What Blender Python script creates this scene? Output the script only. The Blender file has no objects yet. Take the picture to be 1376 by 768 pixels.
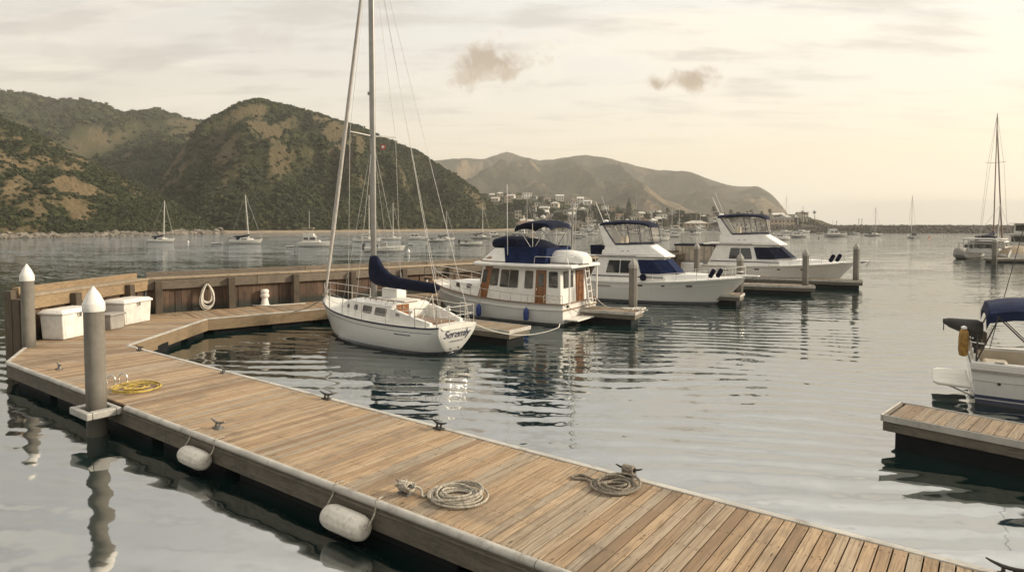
import bpy, bmesh, math, random
import numpy as np
from mathutils import Vector, Matrix, noise as mnoise

random.seed(7)
R = math.radians
scene = bpy.context.scene
COL = scene.collection

# ------------------------------------------------------------------ camera
H = 4.2            # eye height above the water, metres
F = 857.0          # focal length in pixels of the 1376 wide photograph
HOR = 300.0        # row of the horizon
PITCH = R(2.5)
CY = HOR + F * math.tan(PITCH)
cam_d = bpy.data.cameras.new('camera')
cam = bpy.data.objects.new('camera', cam_d)
COL.objects.link(cam)
cam.location = (0, 0, H)
cam.rotation_euler = (math.pi / 2 - PITCH, 0, 0)
cam_d.sensor_width = 36.0
cam_d.lens = 36.0 * F / 1376.0
cam_d.shift_y = -(384.0 - CY) / 1376.0
cam_d.clip_start = 0.1
cam_d.clip_end = 20000
scene.camera = cam

SUN_EL, SUN_AZ = R(23), R(87)        # azimuth measured clockwise from +Y
# ------------------------------------------------------------------ world
world = bpy.data.worlds.new('World')
scene.world = world
world.use_nodes = True
nt = world.node_tree
nt.nodes.clear()


class NT:
    """small helper to write node trees"""
    def __init__(s, tree):
        s.t = tree

    def n(s, typ, **kw):
        nd = s.t.nodes.new(typ)
        for k, v in kw.items():
            if k.startswith('i_'):
                key = k[2:]
                key = int(key) if key.isdigit() else key.replace('_', ' ')
                if isinstance(v, bpy.types.NodeSocket):
                    s.t.links.new(v, nd.inputs[key])
                else:
                    nd.inputs[key].default_value = v
            else:
                setattr(nd, k, v)
        return nd

    def m(s, op, a, b=None, c=None, clamp=False):
        nd = s.t.nodes.new('ShaderNodeMath')
        nd.operation = op
        nd.use_clamp = clamp
        for i, v in enumerate((a, b, c)):
            if v is None:
                continue
            if isinstance(v, bpy.types.NodeSocket):
                s.t.links.new(v, nd.inputs[i])
            else:
                nd.inputs[i].default_value = v
        return nd.outputs[0]

    def smooth(s, v, lo, hi, a=0.0, b=1.0):
        nd = s.t.nodes.new('ShaderNodeMapRange')
        nd.interpolation_type = 'SMOOTHSTEP'
        s.t.links.new(v, nd.inputs[0])
        nd.inputs[1].default_value = lo
        nd.inputs[2].default_value = hi
        nd.inputs[3].default_value = a
        nd.inputs[4].default_value = b
        return nd.outputs[0]

    def mix(s, fac, a, b, blend='MIX'):
        nd = s.t.nodes.new('ShaderNodeMix')
        nd.data_type = 'RGBA'
        nd.blend_type = blend
        for i, v in ((0, fac), (6, a), (7, b)):
            if isinstance(v, bpy.types.NodeSocket):
                s.t.links.new(v, nd.inputs[i])
            elif i == 0:
                nd.inputs[0].default_value = v
            else:
                nd.inputs[i].default_value = (*v, 1) if len(v) == 3 else v
        return nd.outputs[2]

    def noise(s, vec, scale, detail=4, rough=.55, out=0, dist=0.0):
        nd = s.t.nodes.new('ShaderNodeTexNoise')
        if vec is not None:
            s.t.links.new(vec, nd.inputs['Vector'])
        nd.inputs['Scale'].default_value = scale
        nd.inputs['Detail'].default_value = detail
        nd.inputs['Roughness'].default_value = rough
        nd.inputs['Distortion'].default_value = dist
        return nd.outputs[out]

    def mapping(s, vec, scale=(1, 1, 1), rot=(0, 0, 0), loc=(0, 0, 0)):
        nd = s.t.nodes.new('ShaderNodeMapping')
        s.t.links.new(vec, nd.inputs[0])
        nd.inputs[1].default_value = loc
        nd.inputs[2].default_value = rot
        nd.inputs[3].default_value = scale
        return nd.outputs[0]

    def ramp(s, fac, stops):
        nd = s.t.nodes.new('ShaderNodeValToRGB')
        s.t.links.new(fac, nd.inputs[0])
        els = nd.color_ramp.elements
        while len(els) < len(stops):
            els.new(0.5)
        for e, (p, c) in zip(els, stops):
            e.position = p
            e.color = (*c, 1) if len(c) == 3 else c
        return nd.outputs[0]


def lin(r, g, b):
    f = lambda c: (c / 255 / 12.92) if c <= 10 else ((c / 255 + .055) / 1.055) ** 2.4
    return (f(r), f(g), f(b))


def view_uv(px, py):
    xc, yc = (px - 688) / F, -(py - CY) / F
    dy = math.cos(PITCH) + yc * math.sin(PITCH)
    dz = -math.sin(PITCH) + yc * math.cos(PITCH)
    return xc / dy, dz / dy


W = NT(nt)
SKY_K = 0.1
tc = W.n('ShaderNodeTexCoord')
vec = tc.outputs['Generated']
sep = W.n('ShaderNodeSeparateXYZ', i_0=vec)
dx, dy, dz = sep.outputs
sky = W.n('ShaderNodeTexSky', sky_type='NISHITA')
sky.sun_disc = False
sky.sun_elevation = SUN_EL
sky.sun_rotation = SUN_AZ
sky.air_density = 1.2
sky.dust_density = 3.0
sky.ozone_density = 1.0
# high thin overcast: a pale warm veil over the sky
elev = W.m('ABSOLUTE', dz)
sunv = (math.sin(SUN_AZ) * math.cos(SUN_EL), math.cos(SUN_AZ) * math.cos(SUN_EL), math.sin(SUN_EL))
dot = W.n('ShaderNodeVectorMath', operation='DOT_PRODUCT')
nt.links.new(vec, dot.inputs[0]); dot.inputs[1].default_value = sunv
dot.inputs[1].default_value = (math.sin(R(70)) * math.cos(SUN_EL), math.cos(R(70)) * math.cos(SUN_EL), math.sin(SUN_EL))
sunside = W.smooth(dot.outputs['Value'], -0.45, 0.70)
k = 1.0 / SKY_K
def kk(c, g=0.84): return tuple(x * k * g for x in c)
veil_l = W.ramp(elev, [(0.0, kk(lin(236, 226, 209), 1.0)), (0.10, kk(lin(232, 222, 206), .93)), (0.16, kk(lin(228, 219, 204))),
                       (0.34, kk(lin(206, 202, 195))), (0.6, kk(lin(200, 198, 193))), (1.0, kk(lin(215, 212, 207)))])
veil_r = W.ramp(elev, [(0.0, kk(lin(240, 232, 216), 1.08)), (0.03, kk(lin(238, 229, 211), 1.06)), (0.10, kk(lin(240, 227, 200), .95)),
                       (0.22, kk(lin(224, 219, 208), .95)), (0.33, kk(lin(222, 219, 211), .95)), (0.5, kk(lin(254, 248, 234), 1.05)), (1.0, kk(lin(240, 236, 227)))])
veil = W.mix(sunside, veil_l, veil_r)
# cloud streaks on a plane high above
den = W.m('ADD', elev, 0.12)
cx_ = W.m('DIVIDE', dx, den)
cy_ = W.m('DIVIDE', dy, den)
cvec = W.n('ShaderNodeCombineXYZ', i_0=cx_, i_1=cy_).outputs[0]
st1 = W.noise(W.mapping(cvec, (0.55, 1.3, 1), (0, 0, R(-14))), 1.1, 7, .58, dist=.6)
st2 = W.noise(W.mapping(cvec, (0.8, 2.2, 1), (0, 0, R(-10)), (3.1, 1.7, 0)), 1.9, 6, .6)
light = W.smooth(st1, 0.47, 0.64)
dark = W.smooth(st2, 0.47, 0.66)
hi_el = W.smooth(elev, 0.06, 0.22)
c1 = W.mix(W.m('MULTIPLY', W.m('MULTIPLY', light, hi_el), 0.85), veil, kk(lin(247, 237, 219)))
c1 = W.mix(W.m('MULTIPLY', W.m('MULTIPLY', dark, hi_el), 0.6), c1, kk(lin(190, 182, 172)))
# blue-grey band near the horizon with a bright rim, on the sun side
azr = W.smooth(W.m('DIVIDE', dx, W.m('ADD', W.m('ABSOLUTE', dy), .001)), 0.28, 0.62)
wob = W.m('MULTIPLY', W.m('SUBTRACT', W.noise(W.mapping(vec, (3, 3, 22)), 2.0, 4), 0.5), 0.02)
ew = W.m('ADD', dz, wob)
band = W.m('MULTIPLY', W.smooth(ew, 0.036, 0.026), W.m('MULTIPLY', azr, 0.75))
c1 = W.mix(band, c1, kk(lin(203, 202, 194)))
rim = W.m('MULTIPLY', W.m('MULTIPLY', W.smooth(ew, 0.028, 0.034), W.smooth(ew, 0.046, 0.036)), W.m('MULTIPLY', azr, 0.45))
c1 = W.mix(rim, c1, kk(lin(246, 234, 208)))
# a few small brownish scud clouds
ydiv = W.m('MAXIMUM', dy, 0.05)
uu = W.m('DIVIDE', dx, ydiv)
vv = W.m('DIVIDE', dz, ydiv)
fr = W.n('ShaderNodeCombineXYZ', i_0=uu, i_1=vv).outputs[0]
pn = W.m('SUBTRACT', W.noise(fr, 26, 7, .68, dist=.5), 0.5)
pn2 = W.m('SUBTRACT', W.noise(fr, 9, 3, .5), 0.5)


def puff(col, px, py, rx, ry, tilt, amt, soft=0.55, c=lin(184, 163, 139)):
    u0, v0 = view_uv(px, py)
    du = W.m('SUBTRACT', uu, u0)
    dv = W.m('SUBTRACT', W.m('SUBTRACT', vv, v0), W.m('MULTIPLY', du, tilt))
    a = W.m('DIVIDE', du, rx / F)
    b = W.m('DIVIDE', dv, ry / F)
    r = W.m('SQRT', W.m('ADD', W.m('MULTIPLY', a, a), W.m('MULTIPLY', b, b)))
    r = W.m('ADD', r, W.m('ADD', W.m('MULTIPLY', pn, 2.6), W.m('MULTIPLY', pn2, 2.6)))
    f = W.m('MULTIPLY', W.smooth(r, 1.05, 1.05 - soft), amt)
    return W.mix(f, col, kk(c))


fwd = W.smooth(dy, 0.1, 0.3)
WARMW = lin(243, 234, 218)
c2 = puff(c1, 860, 62, 120, 20, 0.12, 0.55, .9, WARMW)
c2 = puff(c2, 665, 92, 130, 46, 0.1, 0.75, .9, WARMW)
c2 = puff(c2, 915, 110, 95, 30, 0.1, 0.8, .8, WARMW)
c2 = puff(c2, 1040, 90, 130, 18, 0.12, 0.45, .9, WARMW)
c2 = puff(c2, 652, 86, 70, 32, 0.15, 1.0, 1.0, lin(178, 158, 136))
c2 = puff(c2, 640, 102, 50, 12, 0.1, 0.5, .6, lin(200, 180, 156))
c2 = puff(c2, 880, 112, 18, 14, 0.0, 1.0, .95, lin(172, 150, 124))
c2 = puff(c2, 930, 107, 36, 19, 0.1, 1.0, .95, lin(172, 150, 124))
c2 = puff(c2, 350, 52, 70, 18, -0.1, 0.28, .9, lin(186, 172, 158))
c2 = puff(c2, 130, 70, 90, 16, -0.1, 0.2, .9, lin(186, 176, 166))
c3 = W.mix(fwd, c1, c2)
final = W.mix(0.86, sky.outputs[0], c3)
bg = W.n('ShaderNodeBackground', i_0=final, i_1=SKY_K)
out = W.n('ShaderNodeOutputWorld', i_0=bg.outputs[0])

# ------------------------------------------------------------------ sun
sd = bpy.data.lights.new('sun', 'SUN')
sd.energy = 3.3
sd.angle = R(9)
sd.color = (1.0, 0.87, 0.69)
sun = bpy.data.objects.new('sun', sd)
COL.objects.link(sun)
sun.rotation_euler = Vector(sunv).to_track_quat('Z', 'Y').to_euler()

scene.view_settings.view_transform = 'Standard'
scene.view_settings.look = 'None'
scene.view_settings.gamma = 1
scene.view_settings.exposure = 0.66
scene.cycles.max_bounces = 6
scene.cycles.diffuse_bounces = 2
scene.cycles.glossy_bounces = 3
scene.cycles.transmission_bounces = 4
scene.cycles.transparent_max_bounces = 12
scene.cycles.volume_bounces = 0
scene.cycles.use_denoising = True
scene.cycles.caustics_reflective = False
scene.cycles.caustics_refractive = False


# ------------------------------------------------------------------ pixel -> world (used to survey where things stand)
def P(px, py, z=0.0):
    u, v = view_uv(px, py)
    Y = (z - H) / v
    return Vector((u * Y, Y, z))


def Q(px, py, Y):
    u, v = view_uv(px, py)
    return Vector((u * Y, Y, H + v * Y))


# ------------------------------------------------------------------ mesh helper
class MB:
    def __init__(s):
        s.v, s.f, s.uv = [], [], []

    def add(s, vs, fs, uvs=None):
        o = len(s.v)
        s.v.extend([tuple(p) for p in vs])
        for i, f in enumerate(fs):
            s.f.append(tuple(o + a for a in f))
            s.uv.append(uvs[i] if uvs else None)
        return s

    def box(s, x0, x1, y0, y1, z0, z1, mat=None):
        vs = [Vector(p) for p in ((x0, y0, z0), (x1, y0, z0), (x1, y1, z0), (x0, y1, z0),
                                  (x0, y0, z1), (x1, y0, z1), (x1, y1, z1), (x0, y1, z1))]
        if mat is not None:
            vs = [mat @ p for p in vs]
        return s.add(vs, [(0, 3, 2, 1), (4, 5, 6, 7), (0, 1, 5, 4), (1, 2, 6, 5), (2, 3, 7, 6), (3, 0, 4, 7)])

    def beam(s, a, b, w, h, up=(0, 0, 1), ext=0.0):
        """box beam from a to b, width w (sideways), height h along up"""
        a, b, up = Vector(a), Vector(b), Vector(up)
        d = (b - a).normalized()
        a, b = a - d * ext, b + d * ext
        sd_ = d.cross(up)
        if sd_.length < 1e-5:
            sd_ = d.cross(Vector((1, 0, 0)))
        sd_.normalize()
        u = sd_.cross(d).normalized()
        vs = []
        for p in (a, b):
            for q, r in ((-1, -1), (1, -1), (1, 1), (-1, 1)):
                vs.append(p + sd_ * q * w / 2 + u * r * h / 2)
        return s.add(vs, [(0, 1, 2, 3), (7, 6, 5, 4), (0, 4, 5, 1), (1, 5, 6, 2), (2, 6, 7, 3), (3, 7, 4, 0)])

    def prism(s, poly, z0, z1):
        n = len(poly)
        vs = [(p[0], p[1], z0) for p in poly] + [(p[0], p[1], z1) for p in poly]
        fs = [tuple(range(n - 1, -1, -1)), tuple(range(n, 2 * n))]
        for i in range(n):
            j = (i + 1) % n
            fs.append((i, j, n + j, n + i))
        return s.add(vs, fs)

    def slab(s, poly3, d):
        """3-D polygon thickened by vector d"""
        n = len(poly3)
        d = Vector(d)
        vs = [Vector(p) for p in poly3] + [Vector(p) + d for p in poly3]
        fs = [tuple(range(n - 1, -1, -1)), tuple(range(n, 2 * n))]
        for i in range(n):
            j = (i + 1) % n
            fs.append((i, j, n + j, n + i))
        return s.add(vs, fs)

    def loft(s, rings, closed=True, cap0=True, cap1=True):
        m = len(rings[0])
        vs = [p for r in rings for p in r]
        fs = []
        for i in range(len(rings) - 1):
            for j in range(m if closed else m - 1):
                a = i * m + j
                b = i * m + (j + 1) % m
                fs.append((a, b, b + m, a + m))
        if cap0:
            fs.append(tuple(range(m - 1, -1, -1)))
        if cap1:
            fs.append(tuple(range((len(rings) - 1) * m, len(rings) * m)))
        return s.add(vs, fs)

    def tube(s, pts, r, n=8, closed=False):
        pts = [Vector(p) for p in pts]
        k_ = len(pts)
        rs = r if isinstance(r, (list, tuple)) else [r] * k_
        tang = []
        for i in range(k_):
            if closed:
                t = pts[(i + 1) % k_] - pts[i - 1]
            else:
                t = pts[min(i + 1, k_ - 1)] - pts[max(i - 1, 0)]
            tang.append(t.normalized() if t.length > 1e-9 else Vector((0, 0, 1)))
        up = Vector((0, 0, 1))
        if abs(tang[0].dot(up)) > .95:
            up = Vector((1, 0, 0))
        nrm = (up - tang[0] * up.dot(tang[0])).normalized()
        rings = []
        for i in range(k_):
            nn = nrm - tang[i] * nrm.dot(tang[i])
            if nn.length > 1e-6:
                nrm = nn.normalized()
            bi = tang[i].cross(nrm)
            rings.append([pts[i] + (nrm * math.cos(2 * math.pi * j / n) + bi * math.sin(2 * math.pi * j / n)) * rs[i] for j in range(n)])
        if closed:
            rings.append(rings[0])
            return s.loft(rings, True, False, False)
        return s.loft(rings, True, True, True)

    def lathe(s, prof, n=16, c=(0, 0, 0), sx=1.0, sy=1.0):
        rings = []
        for r, z in prof:
            rings.append([(c[0] + sx * r * math.cos(2 * math.pi * j / n), c[1] + sy * r * math.sin(2 * math.pi * j / n), c[2] + z) for j in range(n)])
        return s.loft(rings)

    def panel(s, quad, u0, u1, v0, v1, off=.004, t=.012, r=0.0, seg=3, sk0=0.0, sk1=0.0):
        """rounded panel laid on a bilinear quad (A u0v0, B u1v0, C u1v1, D u0v1), proud by off..off+t.
        sk0/sk1 shift the top corners in u"""
        A, B, C, D = [Vector(p) for p in quad]
        nrm = (B - A).cross(D - A).normalized()
        lu, lv = (B - A).length, (D - A).length
        ru, rv = r / lu, r / lv
        pts = []
        cs = [(u0 + ru, v0 + rv, 180, 270), (u1 - ru, v0 + rv, 270, 360), (u1 - ru, v1 - rv, 0, 90), (u0 + ru, v1 - rv, 90, 180)]
        for cu, cv, a0, a1 in cs:
            if r <= 0:
                pts.append((cu, cv))
            else:
                for i in range(seg + 1):
                    a = R(a0 + (a1 - a0) * i / seg)
                    pts.append((cu + ru * math.cos(a), cv + rv * math.sin(a)))
        p3 = []
        for u, v in pts:
            f = (v - v0) / (v1 - v0)
            u = u + f * (sk0 + (sk1 - sk0) * (u - u0) / (u1 - u0))
            p3.append(A * (1 - u) * (1 - v) + B * u * (1 - v) + C * u * v + D * (1 - u) * v + nrm * off)
        return s.slab(p3, nrm * t)

    def build(s, name, mat, parent=None, smooth=35, bevel=0.0, seg=2, norm=True):
        me = bpy.data.meshes.new(name)
        me.from_pydata(s.v, [], s.f)
        if any(u is not None for u in s.uv):
            ul = me.uv_layers.new(name='UVMap')
            i = 0
            for f, u in zip(s.f, s.uv):
                for j in range(len(f)):
                    if u is not None:
                        ul.data[i].uv = u[j]
                    i += 1
        if norm:
            bm = bmesh.new()
            bm.from_mesh(me)
            bmesh.ops.recalc_face_normals(bm, faces=bm.faces)
            bm.to_mesh(me)
            bm.free()
        me.materials.append(mat)
        if smooth:
            me.polygons.foreach_set('use_smooth', [True] * len(me.polygons))
            me.set_sharp_from_angle(angle=R(smooth))
        o = bpy.data.objects.new(name, me)
        COL.objects.link(o)
        if parent is not None:
            o.parent = parent
        if bevel > 0:
            md = o.modifiers.new('bevel', 'BEVEL')
            md.width = bevel
            md.segments = seg
            md.limit_method = 'ANGLE'
            md.angle_limit = R(40)
            md.harden_normals = False
        return o


def tag(o, label=None, cat=None, group=None, kind=None):
    if label: o['label'] = label
    if cat: o['category'] = cat
    if group: o['group'] = group
    if kind: o['kind'] = kind
    return o


def thing(name, label, cat, loc=(0, 0, 0), rz=0.0, group=None):
    o = bpy.data.objects.new(name, None)
    o.empty_display_size = 0.3
    COL.objects.link(o)
    o.location = loc
    o.rotation_euler = (0, 0, rz)
    return tag(o, label, cat, group)


KIDS = {}
def copy_tree(o, parent=None):
    c = o.copy()
    COL.objects.link(c)
    if parent is not None:
        c.parent = parent
    for ch in [x for x in bpy.data.objects if x.parent == o]:
        copy_tree(ch, c)
    return c


def catmull(keys, n):
    """smooth resampling of a list of equal-length tuples"""
    K = np.array(keys, float)
    m = len(K)
    res = []
    for i in range(n):
        t = i / (n - 1) * (m - 1)
        a = min(int(t), m - 2)
        f = t - a
        p0, p1, p2, p3 = K[max(a - 1, 0)], K[a], K[a + 1], K[min(a + 2, m - 1)]
        res.append(0.5 * ((2 * p1) + (-p0 + p2) * f + (2 * p0 - 5 * p1 + 4 * p2 - p3) * f * f + (-p0 + 3 * p1 - 3 * p2 + p3) * f ** 3))
    return res


def cpath(pts, n):
    return [Vector(p) for p in catmull(pts, n)]


# ------------------------------------------------------------------ materials
def new_mat(name):
    m = bpy.data.materials.new(name)
    m.use_nodes = True
    t = m.node_tree
    t.nodes.clear()
    N = NT(t)
    o = N.n('ShaderNodeOutputMaterial')
    b = N.n('ShaderNodeBsdfPrincipled')
    t.links.new(b.outputs[0], o.inputs[0])
    return m, N, b


def mat(name, col, rough=.5, metal=0.0, var=.12, vs=3.0, dirt=None, damt=.3, bump=0.0, bs=30.0, stretch=(1, 1, 1), spec=None):
    m, N, b = new_mat(name)
    L = N.t.links
    co = N.mapping(N.n('ShaderNodeTexCoord').outputs['Object'], stretch)
    nz = N.noise(co, vs, 5, .6)
    f = N.smooth(nz, .3, .7)
    lo = tuple(c * (1 - var) for c in col)
    hi = tuple(min(1, c * (1 + var)) for c in col)
    c = N.mix(f, lo, hi)
    if dirt:
        d = N.m('MULTIPLY', N.smooth(N.noise(co, vs * 2.7, 7, .7), .48, .72), damt)
        c = N.mix(d, c, dirt)
    L.new(c, b.inputs['Base Color'])
    rr = N.n('ShaderNodeMapRange', i_0=N.noise(co, vs * 4, 3), i_3=max(0.02, rough - .08), i_4=min(1, rough + .08))
    L.new(rr.outputs[0], b.inputs['Roughness'])
    b.inputs['Metallic'].default_value = metal
    if spec is not None:
        b.inputs['Specular IOR Level'].default_value = spec
    if bump:
        bp = N.n('ShaderNodeBump', i_Strength=bump, i_Distance=.02)
        L.new(N.noise(co, bs, 4, .6), bp.inputs['Height'])
        L.new(bp.outputs[0], b.inputs['Normal'])
    return m


def mat_deck(name, a, b_, c_, grey):
    """weathered planks: UV u runs along the plank, v across; every plank differs"""
    m, N, b = new_mat(name)
    L = N.t.links
    uv = N.n('ShaderNodeUVMap').outputs[0]
    rnd = N.n('ShaderNodeNewGeometry').outputs['Random Per Island']
    g1 = N.noise(N.mapping(uv, (1.1, 26, 1)), 1.0, 8, .65, dist=1.2)
    g2 = N.noise(N.mapping(uv, (4, 95, 1)), 1.0, 4, .6, dist=.4)
    base = N.ramp(rnd, [(0, a), (.22, b_), (.42, c_), (.6, a), (.78, grey), (1, b_)])
    c = N.mix(N.m('MULTIPLY', N.smooth(g1, .40, .66), .75), base, tuple(x * .42 for x in a))
    c = N.mix(N.m('MULTIPLY', N.smooth(g2, .52, .74), .55), c, tuple(x * .34 for x in a))
    c = N.mix(N.m('MULTIPLY', N.smooth(N.noise(N.mapping(uv, (.55, 2.2, 1)), 1.0, 5, .6), .45, .75), .42), c, grey)
    kn = N.noise(N.mapping(uv, (4.0, 11, 1)), 1.0, 2, .4)
    c = N.mix(N.m('MULTIPLY', N.smooth(kn, .70, .77), .8), c, tuple(x * .16 for x in a))
    st = N.noise(N.n('ShaderNodeTexCoord').outputs['Object'], .8, 6, .7)
    c = N.mix(N.m('MULTIPLY', N.smooth(st, .48, .70), .55), c, tuple(x * .35 for x in grey))
    us, vs_, _ = N.n('ShaderNodeSeparateXYZ', i_0=uv).outputs
    fu = N.m('ABSOLUTE', N.m('MULTIPLY', N.m('SUBTRACT', N.m('FRACT', N.m('DIVIDE', us, .6)), .25), .6))
    fv = N.m('ABSOLUTE', N.m('SUBTRACT', N.m('ABSOLUTE', N.m('SUBTRACT', N.m('FRACT', vs_), .5)), .042))
    sc_ = N.m('MULTIPLY', N.m('LESS_THAN', fu, .0075), N.m('LESS_THAN', fv, .0075))
    c = N.mix(N.m('MULTIPLY', sc_, .85), c, (.035, .026, .018))
    rust = N.m('MULTIPLY', N.smooth(fu, .05, .0), N.m('MULTIPLY', N.smooth(fv, .022, .0), N.smooth(N.noise(uv, 1.3, 2), .45, .6)))
    c = N.mix(N.m('MULTIPLY', rust, .4), c, (.07, .045, .028))
    L.new(c, b.inputs['Base Color'])
    b.inputs['Roughness'].default_value = .72
    b.inputs['Specular IOR Level'].default_value = .3
    bp = N.n('ShaderNodeBump', i_Strength=.45, i_Distance=.006)
    L.new(N.m('ADD', g2, g1), bp.inputs['Height'])
    L.new(bp.outputs[0], b.inputs['Normal'])
    return m


def mat_timber(name, col, dark, sx=(1, 1, 1), damt=.6, island=.3, low=None):
    """weathered timber in object space; low=(z0,z1,colour) wet dark band near the waterline"""
    m, N, b = new_mat(name)
    L = N.t.links
    co = N.n('ShaderNodeTexCoord').outputs['Object']
    rnd = N.n('ShaderNodeNewGeometry').outputs['Random Per Island']
    g = N.noise(N.mapping(co, sx), 3.0, 8, .68, dist=.8)
    c = N.mix(N.m('MULTIPLY', N.smooth(g, .4, .68), damt), col, dark)
    rv = N.n('ShaderNodeMapRange', i_0=rnd, i_3=1 - island, i_4=1 + island).outputs[0]
    rr = N.n('ShaderNodeCombineXYZ', i_0=rv, i_1=rv, i_2=rv).outputs[0]
    c = N.mix(1.0, c, rr, 'MULTIPLY')
    st = N.noise(co, 1.3, 6, .7)
    c = N.mix(N.m('MULTIPLY', N.smooth(st, .5, .75), .5), c, tuple(x * .45 for x in dark))
    if low:
        z = N.n('ShaderNodeSeparateXYZ', i_0=co).outputs[2]
        z = N.m('ADD', z, N.m('MULTIPLY', N.m('SUBTRACT', N.noise(co, 5, 4), .5), .25))
        c = N.mix(N.smooth(z, low[1], low[0]), c, low[2])
    L.new(c, b.inputs['Base Color'])
    b.inputs['Roughness'].default_value = .8
    bp = N.n('ShaderNodeBump', i_Strength=.5, i_Distance=.01)
    L.new(g, bp.inputs['Height'])
    L.new(bp.outputs[0], b.inputs['Normal'])
    return m


def mat_hull(name, top, bands, rough=.28, planks=0.0):
    """painted hull: bands = [(z_below, colour), ...] from the keel up, object space; planks = lap spacing"""
    m, N, b = new_mat(name)
    L = N.t.links
    co = N.n('ShaderNodeTexCoord').outputs['Object']
    z = N.n('ShaderNodeSeparateXYZ', i_0=co).outputs[2]
    nz = N.noise(co, 1.2, 5, .6)
    c = N.mix(N.m('MULTIPLY', N.smooth(nz, .35, .7), .18), top, tuple(x * .82 for x in top))
    streak = N.noise(N.mapping(co, (9, 9, .7)), 1.0, 4, .6)
    c = N.mix(N.m('MULTIPLY', N.smooth(streak, .55, .8), .18), c, (.42, .36, .27))
    for zt, cc in reversed(bands):
        c = N.mix(N.m('LESS_THAN', z, zt), c, cc)
    grime = N.m('MULTIPLY', N.smooth(N.m('ADD', z, N.m('MULTIPLY', nz, .25)), .42, .12), .3)
    c = N.mix(grime, c, (.10, .09, .06))
    L.new(c, b.inputs['Base Color'])
    b.inputs['Roughness'].default_value = rough
    b.inputs['Coat Weight'].default_value = .25
    if planks:
        saw = N.m('FRACT', N.m('DIVIDE', z, planks))
        bp = N.n('ShaderNodeBump', i_Strength=.5, i_Distance=.02)
        L.new(N.m('LESS_THAN', saw, .12), bp.inputs['Height'])
        L.new(bp.outputs[0], b.inputs['Normal'])
    return m


WHITE = (.78, .76, .71)
M = {}
M['gel'] = mat('gelcoat', WHITE, .32, var=.06, dirt=(.45, .38, .28), damt=.22)
M['deckpaint'] = mat('deck_paint', (.70, .67, .60), .55, var=.1, dirt=(.4, .34, .26), damt=.25)
M['cream'] = mat('cream_vinyl', (.66, .58, .45), .5, var=.08)
M['navy'] = mat('navy_canvas', (.007, .010, .027), .8, var=.35, vs=4, bump=.35, bs=9, spec=.12)
M['blue'] = mat('blue_canvas', (.008, .016, .055), .8, var=.3, vs=4, bump=.3, bs=8, spec=.12)
M['bluefender'] = mat('blue_fender_vinyl', (.010, .035, .17), .4, var=.15)
M['navystripe'] = mat('navy_paint', (.012, .018, .05), .35)
M['black'] = mat('black_rubber', (.018, .018, .018), .6)
M['glass'] = mat('dark_glass', (.028, .030, .030), .06, var=.3, spec=.8)
M['glass2'] = mat('grey_glass', (.10, .105, .11), .1, var=.2, spec=.8)
M['teak'] = mat('varnished_teak', (.21, .085, .030), .3, var=.35, vs=2, stretch=(8, 8, .7))
M['teakgrey'] = mat('weathered_teak', (.20, .12, .07), .6, var=.3, vs=3)
M['steel'] = mat('stainless_steel', (.62, .60, .56), .25, 1.0)
M['alu'] = mat('anodised_aluminium', (.27, .26, .24), .4, .7, var=.1, vs=2)
M['gal'] = mat('galvanised_iron', (.20, .195, .185), .5, .75, var=.35, vs=15, dirt=(.12, .06, .03), damt=.5)
M['iron'] = mat('dark_iron', (.055, .05, .046), .55, .6, var=.35, vs=15, dirt=(.10, .05, .025), damt=.5)
M['rope'] = mat('weathered_rope', (.46, .42, .35), .85, var=.35, vs=40, bump=.8, bs=60)
M['ropewhite'] = mat('white_rope', (.64, .60, .52), .85, var=.2, vs=40, bump=.6, bs=60)
M['yellow'] = mat('yellow_hose', (.42, .30, .06), .6, var=.3, vs=10)
M['yellowbag'] = mat('yellow_cushion', (.30, .165, .035), .65, var=.4, vs=9)
M['sail'] = mat('furled_sailcloth', (.44, .41, .37), .7, var=.18, vs=3, stretch=(6, 6, .6))
M['wire'] = mat('rigging_wire', (.33, .32, .30), .5, .3)
M['box'] = mat('white_fibreglass', (.74, .71, .65), .45, var=.08, vs=2.5, dirt=(.35, .28, .2), damt=.35)
M['greyplastic'] = mat('grey_plastic', (.30, .28, .25), .6, var=.15)
M['cap'] = mat('white_pile_cap', (.76, .74, .69), .5, var=.08, dirt=(.4, .35, .28), damt=.4)
M['fender'] = mat('grey_white_fender', (.62, .58, .51), .5, var=.14, vs=3, dirt=(.22, .18, .13), damt=.6)
M['inkdark'] = mat('dark_lettering', (.02, .025, .05), .5)
M['red'] = mat('red_paint', (.45, .05, .03), .5)
M['orange'] = mat('orange_plastic', (.5, .13, .03), .5)
M['white'] = mat('white_paint', (.8, .78, .74), .4, var=.05)
def mat_vinyl():
    m, N, b = new_mat('clear_vinyl')
    N.t.links.new(N.mix(N.smooth(N.noise(N.n('ShaderNodeTexCoord').outputs['Object'], 3, 3), .35, .65), (.6, .56, .48), (.4, .37, .32)), b.inputs['Base Color'])
    b.inputs['Roughness'].default_value = .12
    b.inputs['Alpha'].default_value = .14
    return m
M['vinyl'] = mat_vinyl()
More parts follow.
